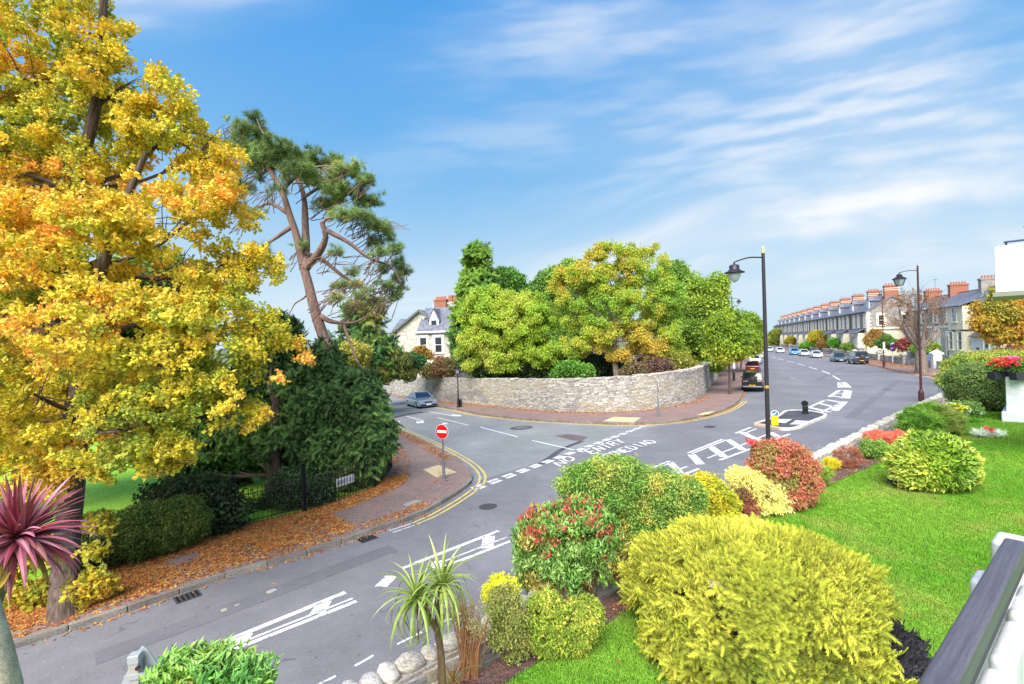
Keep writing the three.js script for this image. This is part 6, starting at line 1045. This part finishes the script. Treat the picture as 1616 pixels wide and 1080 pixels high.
  part('number_plate', box(0.02, 0.11, 0.5, h + 0.045, clear + 0.14, 0), M.whitePaint, t); part('number_plate', box(0.02, 0.11, 0.5, -h - 0.055, off ? clear + 0.2 : clear + 0.34, 0), std({ color: 0xd9a81e, roughness: 0.5 }), t);
  if (o.spare) { const w = part('spare_wheel', new THREE.CylinderGeometry(0.36, 0.36, 0.2, 24).rotateZ(Math.PI / 2), trim, t); w.position.set(-h - 0.1, belt + 0.05, 0.05); part('wheel_cover', lathe([[0, 0.03], [0.25, 0.02], [0.3, -0.02]], 20).rotateZ(Math.PI / 2).translate(-0.1, 0, 0), std({ color: o.cover ?? 0x202226, roughness: 0.4 }), w); }
  if (off) for (const z of [-1, 1]) part('roof_rail', rbox(L * 0.4, 0.04, 0.04, 0.015, -0.3, H + 0.04, z * (zw(H) - 0.06)), trim, t);
  return t;
}
function park(t, p, dir, off = 0.0) { const q = V(p.x, hr(p.x, p.z) + off, p.z), d = V(dir.x, 0, dir.z).normalize(), f = 2, y = (s) => hr(p.x + d.x * s, p.z + d.z * s); t.position.copy(q); const X = V(d.x * 2 * f, y(f) - y(-f), d.z * 2 * f).normalize(), Zr = X.clone().cross(V(0, 1, 0)).normalize(); t.quaternion.setFromRotationMatrix(new THREE.Matrix4().makeBasis(X, Zr.clone().cross(X), Zr)); }
{
  const lane = G(700, 645).sub(G(613, 625.5)).setY(0).normalize();
  const up = K2.at(-12).clone().sub(K2.at(-22)).setY(0).normalize(), at2 = (px, py) => G(px, py);
  park(car('silver grey saloon driving towards the junction below the stone wall', { kind: 'saloon', paint: 0x8d97ab, L: 5.0, W: 1.95, H: 1.5, name: 'car', group: undefined }), at2(664, 641.5), V(lane.x, 0, lane.z + 0.02));
  const r1 = at2(1187.5, 619.5).addScaledVector(up, 2.1); park(car('black off-roader with covered spare wheel, parked by the nearest street tree', { kind: 'suv', paint: 0x1c1218, L: 4.2, W: 1.76, H: 1.72, spare: true, bumper: 0x9aa0a8 }), r1, up);
  const r2 = at2(1188, 589).addScaledVector(up, 2.1); park(car('dark red hatchback parked in front of the black off-roader', { kind: 'hatch', paint: 0x6a1820, L: 4.1, H: 1.5 }), r2, up);
  park(car('white car parked ahead of the dark red hatchback', { kind: 'hatch', paint: 0xd8dade, L: 4.2, H: 1.5 }), at2(1192, 575).addScaledVector(up, 2.2), up);
  park(car('white car half hidden by the street trees, farthest on the left kerb', { kind: 'hatch', paint: 0xd2d4d8, L: 4.3, H: 1.6 }), at2(1198, 566).addScaledVector(up, 2.2), up);
  const away = TD, back = TD.clone().negate();
  park(car('dark grey boxy off-roader with spare wheel on its back door, at the right kerb', { kind: 'offroad', paint: 0x3a3c46, L: 4.7, W: 1.95, H: 1.97, spare: true, roof: 0x2a2b31, cover: 0x3a3c44 }), at2(1354, 574.5), away);
  park(car('dark teal hatchback facing the camera in front of the boxy off-roader', { kind: 'hatch', paint: 0x31444a, L: 4.4, H: 1.5 }), at2(1323, 571), back);
  park(car('white saloon parked before the lime green hedge', { kind: 'saloon', paint: 0xe4e4e6, L: 4.6, H: 1.45 }), at2(1288, 564.8), back);
  park(car('silver car between the white saloon and the blue car', { kind: 'hatch', paint: 0xc0c4c6, L: 4.3, H: 1.5 }), at2(1269, 562), back);
  park(car('light blue car in the row along the terrace', { kind: 'hatch', paint: 0x5c94d8, L: 4.3, H: 1.6 }), at2(1253.5, 560), back);
  park(car('white car near the far end of the row, beyond the blue car', { kind: 'hatch', paint: 0xdadcdf, L: 4.3, H: 1.5 }), at2(1231, 557.2), back);
  park(car('pale car farthest along the road beside the lamp post', { kind: 'hatch', paint: 0xc8ccd0, L: 4.4, H: 1.5 }), at2(1214, 555), back);
}
{ // small orange tree beside the street trees' trunks
  const b = G(1163.5, 583, 0.12), t = tree('sapling', 'young sapling with a tuft of orange leaves between the street tree trunks'); part('trunk', tube([b, V(b.x, b.y + 1, b.z), V(b.x, b.y + 1.4, b.z)], 0.07, 0.04, 5, 6), M.bark, t);
  leaves(t, [{ c: V(b.x, b.y + 1.55, b.z), r: V(0.42, 0.36, 0.4) }], { geo: BROAD, size: [0.2, 0.3], dens: 20, per: 4, tuft: 0.1, pal: cols(0xb8581c, 0xc86a28), seed: 1101, gap: 0, name: 'crown' });
}
// ---------- street furniture ----------
const lampGlass = new THREE.MeshPhysicalMaterial({ color: 0xcfd8dc, roughness: 0.25, transmission: 0.5, thickness: 0 });
function roundLantern(parent, p) {
  const g = new THREE.Group(); g.name = 'lantern'; g.position.copy(p); parent.add(g);
  part('hood', lathe([[0.0, 0.12], [0.03, 0.1], [0.03, 0.04], [0.13, 0.02], [0.15, -0.02], [0.14, -0.1], [0.2, -0.16], [0.29, -0.2], [0.295, -0.225], [0.19, -0.225], [0.0, -0.22]], 24), M.lampPaint, g); part('bowl', lathe([[0.175, -0.24], [0.17, -0.32], [0.12, -0.43], [0.05, -0.5], [0.0, -0.52]], 20), lampGlass, g);
}
function squareLantern(parent, p, s = 1) {
  const g = new THREE.Group(); g.name = 'lantern'; g.position.copy(p); g.scale.setScalar(s); parent.add(g);
  part('hood', merge([lathe([[0, 0.14], [0.04, 0.1], [0.05, 0.02], [0.14, 0.0], [0.15, -0.06], [0.12, -0.1]], 12), new THREE.CylinderGeometry(0.13, 0.36, 0.16, 4).rotateY(Math.PI / 4).translate(0, -0.18, 0), box(0.53, 0.03, 0.53, 0, -0.27, 0)]), M.lampPaint, g);
  part('panes', new THREE.CylinderGeometry(0.3, 0.17, 0.36, 4).rotateY(Math.PI / 4).translate(0, -0.465, 0), lampGlass, g);
  part('frame', merge([0, 1, 2, 3].map((k) => { const a = k * Math.PI / 2 + Math.PI / 4; return tube([V(Math.cos(a) * 0.305, -0.28, Math.sin(a) * 0.305), V(Math.cos(a) * 0.24, -0.46, Math.sin(a) * 0.24), V(Math.cos(a) * 0.175, -0.65, Math.sin(a) * 0.175)], 0.016, 0.016, 2, 4); }).concat([box(0.27, 0.03, 0.27, 0, -0.66, 0)])), M.lampPaint, g);
}
function lamp(label, b, h, dir, o = {}) {
  const t = thing('street_lamp', label, 'street lamp', b, 0, 'tall street lamps with bracket arms'), m = o.mat ?? M.lampPaint;
  part('column', lathe([[0.13, 0], [0.13, 0.9], [0.09, 1.0], [0.065, 1.05], [0.058, h * 0.55], [0.046, h - 0.1], [0.046, h]], 14), m, t); part('base_section', lathe([[0.16, 0], [0.16, 0.06], [0.14, 0.1], [0.135, 0.8], [0.15, 0.86], [0.13, 0.9]], 14), o.base ?? m, t);
  for (const y of o.bands ?? [1.0]) part('band', lathe([[0.07, y - 0.04], [0.078, y - 0.03], [0.07, y], [0.078, y + 0.03], [0.07, y + 0.04]], 14), M.gold, t);
  part('finial', lathe([[0.05, h], [0.06, h + 0.04], [0.04, h + 0.08], [0.05, h + 0.12], [0.02, h + 0.2], [0, h + 0.24]], 12), o.finial ?? std({ color: 0xb8ba8c, roughness: 0.6 }), t);
  const L = o.arm ?? 0.86, e = V(dir.x * L, h - 0.18, dir.z * L); part('bracket', tube([V(0, h - 0.12, 0), V(dir.x * L * 0.5, h - 0.06, dir.z * L * 0.5), V(dir.x * L, h - 0.13, dir.z * L)], 0.022, 0.018, 8, 6), m, t);
  (o.square ? squareLantern : roundLantern)(t, V(e.x, h - 0.24, e.z)); if (o.more) o.more(t); return t;
}
{
  const toRoad = gwN.clone().negate(), tFor = (px, n) => { let best = 0, bd = 1e9; for (let t = 0; t < gwLen; t += 0.02) { const p = gw(t, n), x = 808 + F * (p.x / -p.z); if (Math.abs(x - px) < bd) { bd = Math.abs(x - px); best = t; } } return gw(best, n); };
  const p1 = tFor(1208, -0.35), y1 = hr(p1.x, p1.z) + 0.12; lamp('tall dark street lamp rising behind the red bush, with round lantern', [p1.x, y1, p1.z], at(1205, 400, -p1.z).y - y1, toRoad, { bands: [3.25] });
  const b2 = G(1454.5, 643, 0.12); lamp('maroon street lamp at the garden wall corner, with four sided lantern', b2, at(1451, 424, -b2.z).y - b2.y, toRoad, { mat: M.maroon, square: true, bands: [0.95], finial: M.maroon });
  const b3 = G(1158.5, 601, 0.12); lamp('street lamp on the left pavement among the street trees', b3, at(1156, 470, -b3.z).y - b3.y, V(0.95, 0, -0.3), { arm: 0.95, finial: M.lampPaint, more: (t) => part('notice', box(0.2, 1.2, 0.03, 0, 1.9, 0.1), M.whitePaint, t) });
  const b4 = G(1395.3, 579.5, 0.12); lamp('street lamp by the terrace pavement with a white notice on its column', b4, at(1392, 460, -b4.z).y - b4.y, TD, { mat: M.maroon, finial: M.maroon, arm: 0.9, more: (t) => part('notice', box(0.28, 1.0, 0.04, 0, 2.9, 0.1), M.whitePaint, t) });
  const b5 = G(723.5, 643, 0.12), t = thing('lantern_post', 'short black lantern post by the kerb below the stone wall', 'lamp post', b5), h = at(720.5, 590, -b5.z).y - b5.y;
  part('column', lathe([[0.16, 0], [0.16, 0.1], [0.11, 0.16], [0.1, 0.8], [0.06, 0.9], [0.045, h - 0.3], [0.07, h - 0.26], [0.045, h - 0.2], [0.05, h]], 12), M.blackMetal, t); part('ladder_bar', box(0.5, 0.03, 0.03, 0, h - 0.35, 0), M.blackMetal, t); squareLantern(t, V(0, h + 0.64, 0), 0.95);
  const q = G(727, 642.6, 0.12), bo = thing('bollard', 'short black bollard beside the lantern post', 'bollard', q); part('post', lathe([[0.12, 0], [0.12, 0.66], [0.09, 0.72], [0, 0.74]], 12), M.blackMetal, bo); part('collar', lathe([[0.125, 0.55], [0.13, 0.58], [0.125, 0.62]], 12), M.blackMetal, bo);
}
const signRed = std({ color: 0xd0161c, roughness: 0.4 }), signWhite = std({ color: 0xf2f2f2, roughness: 0.4 });
function noEntry(label, b, hTop, turn, r = 0.3, extra) {
  const t = thing('no_entry_sign', label, 'road sign', b, turn); part('pole', cyl(0.032, 0.032, hTop - 0.1, 10), M.steel, t); part('pole_base', cyl(0.065, 0.06, 0.75, 10), std({ color: 0x6a7278, roughness: 0.6 }), t);
  const disc = (rr, z, m, n) => part(n, new THREE.CylinderGeometry(rr, rr, 0.012, 40).rotateX(Math.PI / 2).translate(0, hTop - r, z), m, t);
  disc(r, 0.045, signWhite, 'plate'); disc(r * 0.95, 0.052, signRed, 'red_disc'); part('white_bar', rbox(r * 1.5, r * 0.34, 0.012, 0.005, 0, hTop - r, 0.060), signWhite, t); part('clip', box(0.2, 0.03, 0.05, 0, hTop - r + 0.1, 0.02), M.steel, t); if (extra) extra(t); return t;
}
{ const b = G(700.5, 756, 0.12); noEntry('round red no entry sign on a grey pole at the left corner', b, at(698, 669.5, -b.z).y - b.y, -0.42, 0.29); }
{ const b = G(1039.5, 658, 0.12); noEntry('no entry sign seen nearly edge on before the stone wall', b, at(1041, 601, -b.z).y - b.y, 1.25, 0.32, (t) => part('small_plate', box(0.26, 0.34, 0.012, 0, 1.35, 0.045), signWhite, t)); }
{ // traffic island
  const O = GL([[1192, 671.5], [1228, 659.8], [1245.5, 650.6], [1269, 650.4], [1302, 656.5], [1285, 666.2], [1250, 679], [1236, 679.5], [1214, 675]]), loop = smooth([...O, O[0]], 0.45), t = thing('traffic_island', 'raised traffic island with pale kerb and two white tactile pads', 'traffic island');
  part('surface', sheet(O, 0.1), M.asphaltDark, t); const km = [std({ color: 0xd6d2cc, roughness: 0.9 }), std({ color: 0xc6c0b8, roughness: 0.9 }), std({ color: 0xccb09a, roughness: 0.9 })];
  for (let i = 0; i + 1 < loop.length; i++) { const o = part('kerb_stone', unitBox, loop[i].z > O[0].z - 0.2 && loop[i].x < O[7].x ? km[2] : km[i % 2], t); place(o, loop[i], loop[i + 1], 0.16, 0.2, 0.125, 0.004); }
  part('tactile_pad', sheet(GL([[1229, 661.8], [1250, 662.2], [1240, 668], [1226, 667.6]], 0.1), 0.108), M.white, t); part('tactile_pad', sheet(GL([[1256.5, 663.8], [1283, 665.2], [1273, 670.6], [1246.6, 670.2]], 0.1), 0.108), M.white, t);
  const blue = std({ color: 0x2a62b4, roughness: 0.4 }), yel = std({ color: 0xf2dc12, roughness: 0.45 });
  const p = G(1223, 671.5, 0.1), s = -p.z / F, b = thing('keep_left_bollard', 'bright yellow traffic bollard with a blue arrow disc on top', 'bollard', p, -0.25);
  part('body', rbox(10 * s, 15 * s, 6 * s, 0.05, 0, 7.5 * s, 0), yel, b); part('disc', new THREE.CylinderGeometry(5.4 * s, 5.4 * s, 0.06, 28).rotateX(Math.PI / 2).translate(0, 18.2 * s, 0.02), blue, b); part('rim', new THREE.TorusGeometry(5.3 * s, 0.015, 6, 28).translate(0, 18.2 * s, 0.05), signWhite, b);
  { const g = merge([box(6 * s, 1.3 * s, 0.012, 0, 0, 0), box(3.4 * s, 1.2 * s, 0.012, -1.8 * s, 0.75 * s, 0.001), box(1.2 * s, 3.6 * s, 0.011, -2.9 * s, 1.2 * s, 0.0015)]); g.rotateZ(Math.PI / 4).translate(0, 18.4 * s, 0.056); part('arrow', g, signWhite, b); }
  const q = G(1271.3, 653.6, 0.1), s2 = -q.z / F, k = thing('traffic_bollard', 'black backed traffic bollard at the far end of the island', 'bollard', q, -0.3);
  part('body', rbox(7.4 * s2, 13 * s2, 5 * s2, 0.05, 0, 6.5 * s2, 0), M.blackMetal, k); part('disc_housing', new THREE.CylinderGeometry(4.6 * s2, 4.6 * s2, 0.12, 24).rotateX(Math.PI / 2).translate(-0.6 * s2, 16.5 * s2, 0), M.blackMetal, k); part('plinth', rbox(8.4 * s2, 2.4 * s2, 6 * s2, 0.02, 0, 1.2 * s2, 0), M.blackMetal, k);
}
{ // sale board in a front garden
  const b = at(1409, 566, 72), t = thing('sale_board', 'purple board with a pink stripe on a post in a front garden', 'sign', [b.x, hr(b.x, b.z) + 0.25, b.z], 0.2), s = 72 / F, y = at(1409, 549, 72).y - hr(b.x, b.z) - 0.25;
  part('post', box(0.09, y + 0.3, 0.09, 0, (y + 0.3) / 2, 0), M.whitePaint, t); part('board', box(9 * s, 11 * s, 0.05, 0, y, 0.08), std({ color: 0x4a3a8c, roughness: 0.5 }), t); part('stripe', box(8.6 * s, 2.4 * s, 0.02, 0, y - 0.1, 0.115), std({ color: 0xe07aa8, roughness: 0.5 }), t); part('gable_top', metric(extrude([[-4.6 * s, 0], [4.6 * s, 0], [0, 3 * s]], 0.05)).translate(0, y + 5.5 * s, 0.055), std({ color: 0xb9bccb, roughness: 0.5 }), t);
}
{ // back of a triangular warning sign, close by
  const d = 5, p = at(213, 1034, d), y0 = hr(p.x, p.z) + 0.12, t = thing('warning_sign', 'grey back of a triangular warning sign on a square post', 'road sign', [p.x, y0, p.z], 0.25), h = p.y - y0, gal = std({ color: 0xaeb4ba, roughness: 0.5, metalness: 0.3 });
  part('post', rbox(0.095, h, 0.095, 0.012, 0, h / 2, 0), std({ color: 0xa09c98, roughness: 0.7 }), t); part('post_cap', rbox(0.105, 0.09, 0.105, 0.01, 0, h - 0.03, 0), gal, t); part('plate', metric(extrude([[-0.34, h - 0.62], [0.34, h - 0.62], [0.045, h - 0.02], [0, h + 0.03], [-0.045, h - 0.02]], 0.012, 0.006)).translate(0.03, 0, -0.1), gal, t); part('bolt', cyl(0.022, 0.022, 0.03, 8).rotateX(Math.PI / 2).translate(0.055, h - 0.1, 0.06), M.ironRust, t); part('clamp', box(0.2, 0.05, 0.03, 0.02, h - 0.2, 0.045), gal, t);
}
// ---------- the white building at the right edge, its flower troughs and the near balcony ----------
{
  const b = G(1581, 666, GARDEN), d = -b.z, s = d / F, h = at(1580, 595, d).y - b.y, w = 3.2, t = thing('white_pier', 'broad white rendered pier standing on the lawn at the right edge', 'pier', b, -0.85);
  part('shaft', rbox(w, h, 2.2, 0.02, w / 2 + 0.14, h / 2, -1.25), M.render, t); part('plinth', rbox(w + 0.14, 0.42, 2.36, 0.03, w / 2 + 0.07, 0.21, -1.19), M.render, t);
  const trough = (P, label, seed, pal) => { P.y = b.y + h; const q = thing('flower_trough', label, 'planter', P, 0, 'flower troughs on the white pier'); part('trough', metric(extrude([[-0.34, -0.1], [0.34, -0.1], [0.4, 0.2], [-0.4, 0.2]], 0.3, 0.01)).translate(0, 0, -0.15), std({ color: 0x2a2b36, roughness: 0.6 }), q); part('compost', box(0.72, 0.03, 0.26, 0, 0.195, 0), M.soil, q);
    q.updateMatrixWorld(); const loc = [{ c: V(0, 0.42, 0), r: V(0.42, 0.2, 0.26) }]; leaves(q, loc, { geo: BROAD, size: [0.1, 0.15], dens: 40, per: 4, tuft: 0.08, pal: cols(0x4a6c24, 0x6a8c34), seed, gap: 0.2, name: 'foliage' }); leaves(q, [{ c: V(0, 0.52, 0.02), r: V(0.46, 0.26, 0.3) }], { geo: leafGeo(9, 0.7, 0.6, 551, { flat: 0.6, up: 1 }), mat: MATTE, size: [0.08, 0.12], dens: 30, per: 2, tuft: 0.06, pal, seed: seed + 1, shell: 0.75, gap: 0.2, gain: 1.2, name: 'flowers' }); };
  trough(at(1579, 597, 20.3), 'dark trough of red and salmon flowers at the near corner of the white pier', 1200, cols(0xc03020, 0xd05038, 0xd86a4c)); trough(at(1594, 590, 21.6), 'dark trough brimming with pink flowers on the white pier', 1210, cols(0xd03878, 0xd86098, 0xc84a80)); trough(at(1613, 598, 19.7), 'dark trough of crimson flowers at the very edge of the view', 1220, cols(0xc81838, 0xd03050, 0xd88030));
}
{ // overhanging white balcony of the neighbouring building
  const d = 14, a = at(1571, 462, d), top = at(1573, 389, d).y, t = thing('balcony', 'white rendered balcony jutting out at the right edge, seen from below', 'balcony', [a.x, a.y, a.z], -0.8);
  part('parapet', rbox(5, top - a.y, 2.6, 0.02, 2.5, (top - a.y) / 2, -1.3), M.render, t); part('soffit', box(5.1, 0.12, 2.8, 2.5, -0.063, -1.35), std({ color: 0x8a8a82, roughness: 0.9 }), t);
  const hr2 = part('handrail', tube([V(0.2, top - a.y + 0.1, -0.1), V(2.5, top - a.y + 0.1, -0.1), V(5, top - a.y + 0.1, -0.1)], 0.03, 0.03, 4, 6), std({ color: 0x2c3a66, roughness: 0.5 }), t); for (const x of [0.25, 2, 4]) part('rail_post', box(0.05, 0.12, 0.05, x, top - a.y + 0.05, -0.1), M.blackMetal, t);
  part('aerial', merge([box(0.025, 0.7, 0.025, 0.85, top - a.y + 0.35, -0.6), box(0.5, 0.015, 0.015, 0.85, top - a.y + 0.55, -0.6), ...[-0.2, -0.1, 0, 0.1, 0.2].map((x) => box(0.015, 0.015, 0.3, 0.85 + x, top - a.y + 0.56, -0.6))]), M.blackMetal, t);
  part('column', rbox(0.7, a.y - hr(a.x + 3, a.z - 2), 0.7, 0.02, 3.4, -(a.y - hr(a.x + 3, a.z - 2)) / 2 - 0.07, -1.6), M.render, t);
}
{ // lawn planter
  const b = G(1562, 690, GARDEN), t = thing('flower_planter', 'small stone planter of red flowers and silvery leaves on the lawn', 'planter', b); part('bowl', lathe([[0.12, 0], [0.16, 0.04], [0.2, 0.14], [0.24, 0.16], [0.22, 0.18], [0.0, 0.15]], 16), M.stone[0], t);
  leaves(t, [{ c: V(0, 0.16, 0), r: V(0.42, 0.08, 0.3) }], { geo: HEATH, mat: MATTE, size: [0.12, 0.2], dens: 30, per: 3, tuft: 0.06, pal: cols(0xa0a898, 0xc0c6bc, 0x7c8c5c), seed: 1230, gap: 0.1, orient: (dd) => V(dd.x, 0.4, dd.z), name: 'silver_leaves' }); leaves(t, [{ c: V(0, 0.24, 0), r: V(0.14, 0.1, 0.12) }], { geo: RED, mat: MATTE, size: [0.08, 0.12], dens: 60, per: 3, tuft: 0.04, pal: cols(0x9a2a24, 0xb84434), seed: 1232, gap: 0, name: 'flowers' });
}
{ // handrail of the near balcony
  const plane = (px, py, H) => { const r = ray(px, py); return r.multiplyScalar(H / -r.y).add(V(0, CY, 0)); }, H = 0.55, l0 = plane(1443, 1080, H), l1 = plane(1585, 847, H), r0 = plane(1513, 1080, H), dir = l1.clone().sub(l0).normalize(), nrm = V(-dir.z, 0, dir.x), w = Math.abs(r0.clone().sub(l0).dot(nrm)), len = l1.distanceTo(l0);
  const a = l0.clone().addScaledVector(dir, -0.9).addScaledVector(nrm, w / 2), t = thing('balcony_rail', 'dark grey balcony handrail on white boards in the near right corner', 'railing', a, Math.atan2(-dir.z, dir.x)), L = len + 0.9;
  part('handrail', rbox(L, 0.045, w, 0.008, L / 2, -0.0225, 0), std({ map: speckled(0x4c4a52, 0x605e66, 0.5, 256, 0.8, 0.14, 301, 5), roughness: 0.55 }), t);
  part('rail_lip', box(L - 0.02, 0.03, w * 0.7, L / 2, -0.061, 0), std({ color: 0x2c2838, roughness: 0.6 }), t);
  const bw = 0.2; for (let x = L - 0.06, k = 0; x > 0.3; x -= bw + 0.035, k++) part('board', rbox(bw, 0.95, 0.04, 0.018, x - bw / 2, -0.56, 0.03), M.railWhite, t);
  part('post', rbox(0.09, 1.1, 0.07, 0.014, L * 0.93 - 0.06, -0.6, -w / 2 - 0.0), M.railWhite, t); part('lower_rail', box(L, 0.06, 0.05, L / 2, -1.02, 0.03), M.railWhite, t);
  part('far_post', rbox(0.1, 1.2, 0.1, 0.014, L + 0.065, -0.62, 0.0), M.railWhite, t);
}
{ // gully grates, covers and small patches in the roads
  const iron = std({ color: 0x4c4a4c, roughness: 0.6, metalness: 0.3 });
  const grate = (p, d) => { const g = new THREE.Group(); g.name = 'gully_grate'; road.add(g); const Z = V(-d.z, 0, d.x), P = (u, v) => V(p.x + d.x * u + Z.x * v, 0, p.z + d.z * u + Z.z * v); part('frame', sheet([P(-0.24, -0.22), P(0.24, -0.22), P(0.24, 0.22), P(-0.24, 0.22)], 0.010), iron, g); for (let k = 0; k < 5; k++) { const u = -0.18 + k * 0.09; part('slot', sheet([P(u - 0.02, -0.17), P(u + 0.02, -0.17), P(u + 0.02, 0.17), P(u - 0.02, 0.17)], 0.016), M.blackMetal, g); } };
  for (const px of [[300, 938], [590, 848]]) { const line = K1; const p = G(...px); let k = 0; line.forEach((q, i) => { if (q.distanceToSquared(p) < line[k].distanceToSquared(p)) k = i; }); const d = line[k + 1].clone().sub(line[k]).setY(0).normalize(); grate(V(line[k].x - d.z * 0.3, 0, line[k].z + d.x * 0.3), d); }
  const disc = (px, py, r) => { const c = G(px, py); part('manhole_cover', sheet(Array.from({ length: 20 }, (_, k) => V(c.x + Math.cos(k / 10 * Math.PI) * r, 0, c.z + Math.sin(k / 10 * Math.PI) * r)), 0.010), iron, road); };
  disc(1120, 690 - 16, 0.32); disc(1400, 615, 0.32); disc(770, 800, 0.3);
  // trench reinstatements: long darker strips with square ends
  for (const [a, b, w] of [[[150, 1040], [620, 865], 0.55], [[1340, 660], [1420, 600], 0.5], [[1290, 600], [1330, 580], 0.45]]) part('trench_patch', strip(smooth(GL([a, b]), 1), w, 0.005), M.trench, road);
  part('light_mark', sheet(GL([[420, 934], [432, 929.5], [438, 931], [428, 936.5], [420, 938]]), 0.007), M.asphaltPale, road); part('light_mark', sheet(GL([[348, 963], [358, 960], [357, 964.5], [349, 967]]), 0.007), M.asphaltPale, road); part('light_mark', sheet(GL([[369, 956], [377, 953.4], [378, 955], [370, 958]]), 0.007), M.asphaltPale, road);
}
renderer.render(scene, camera);
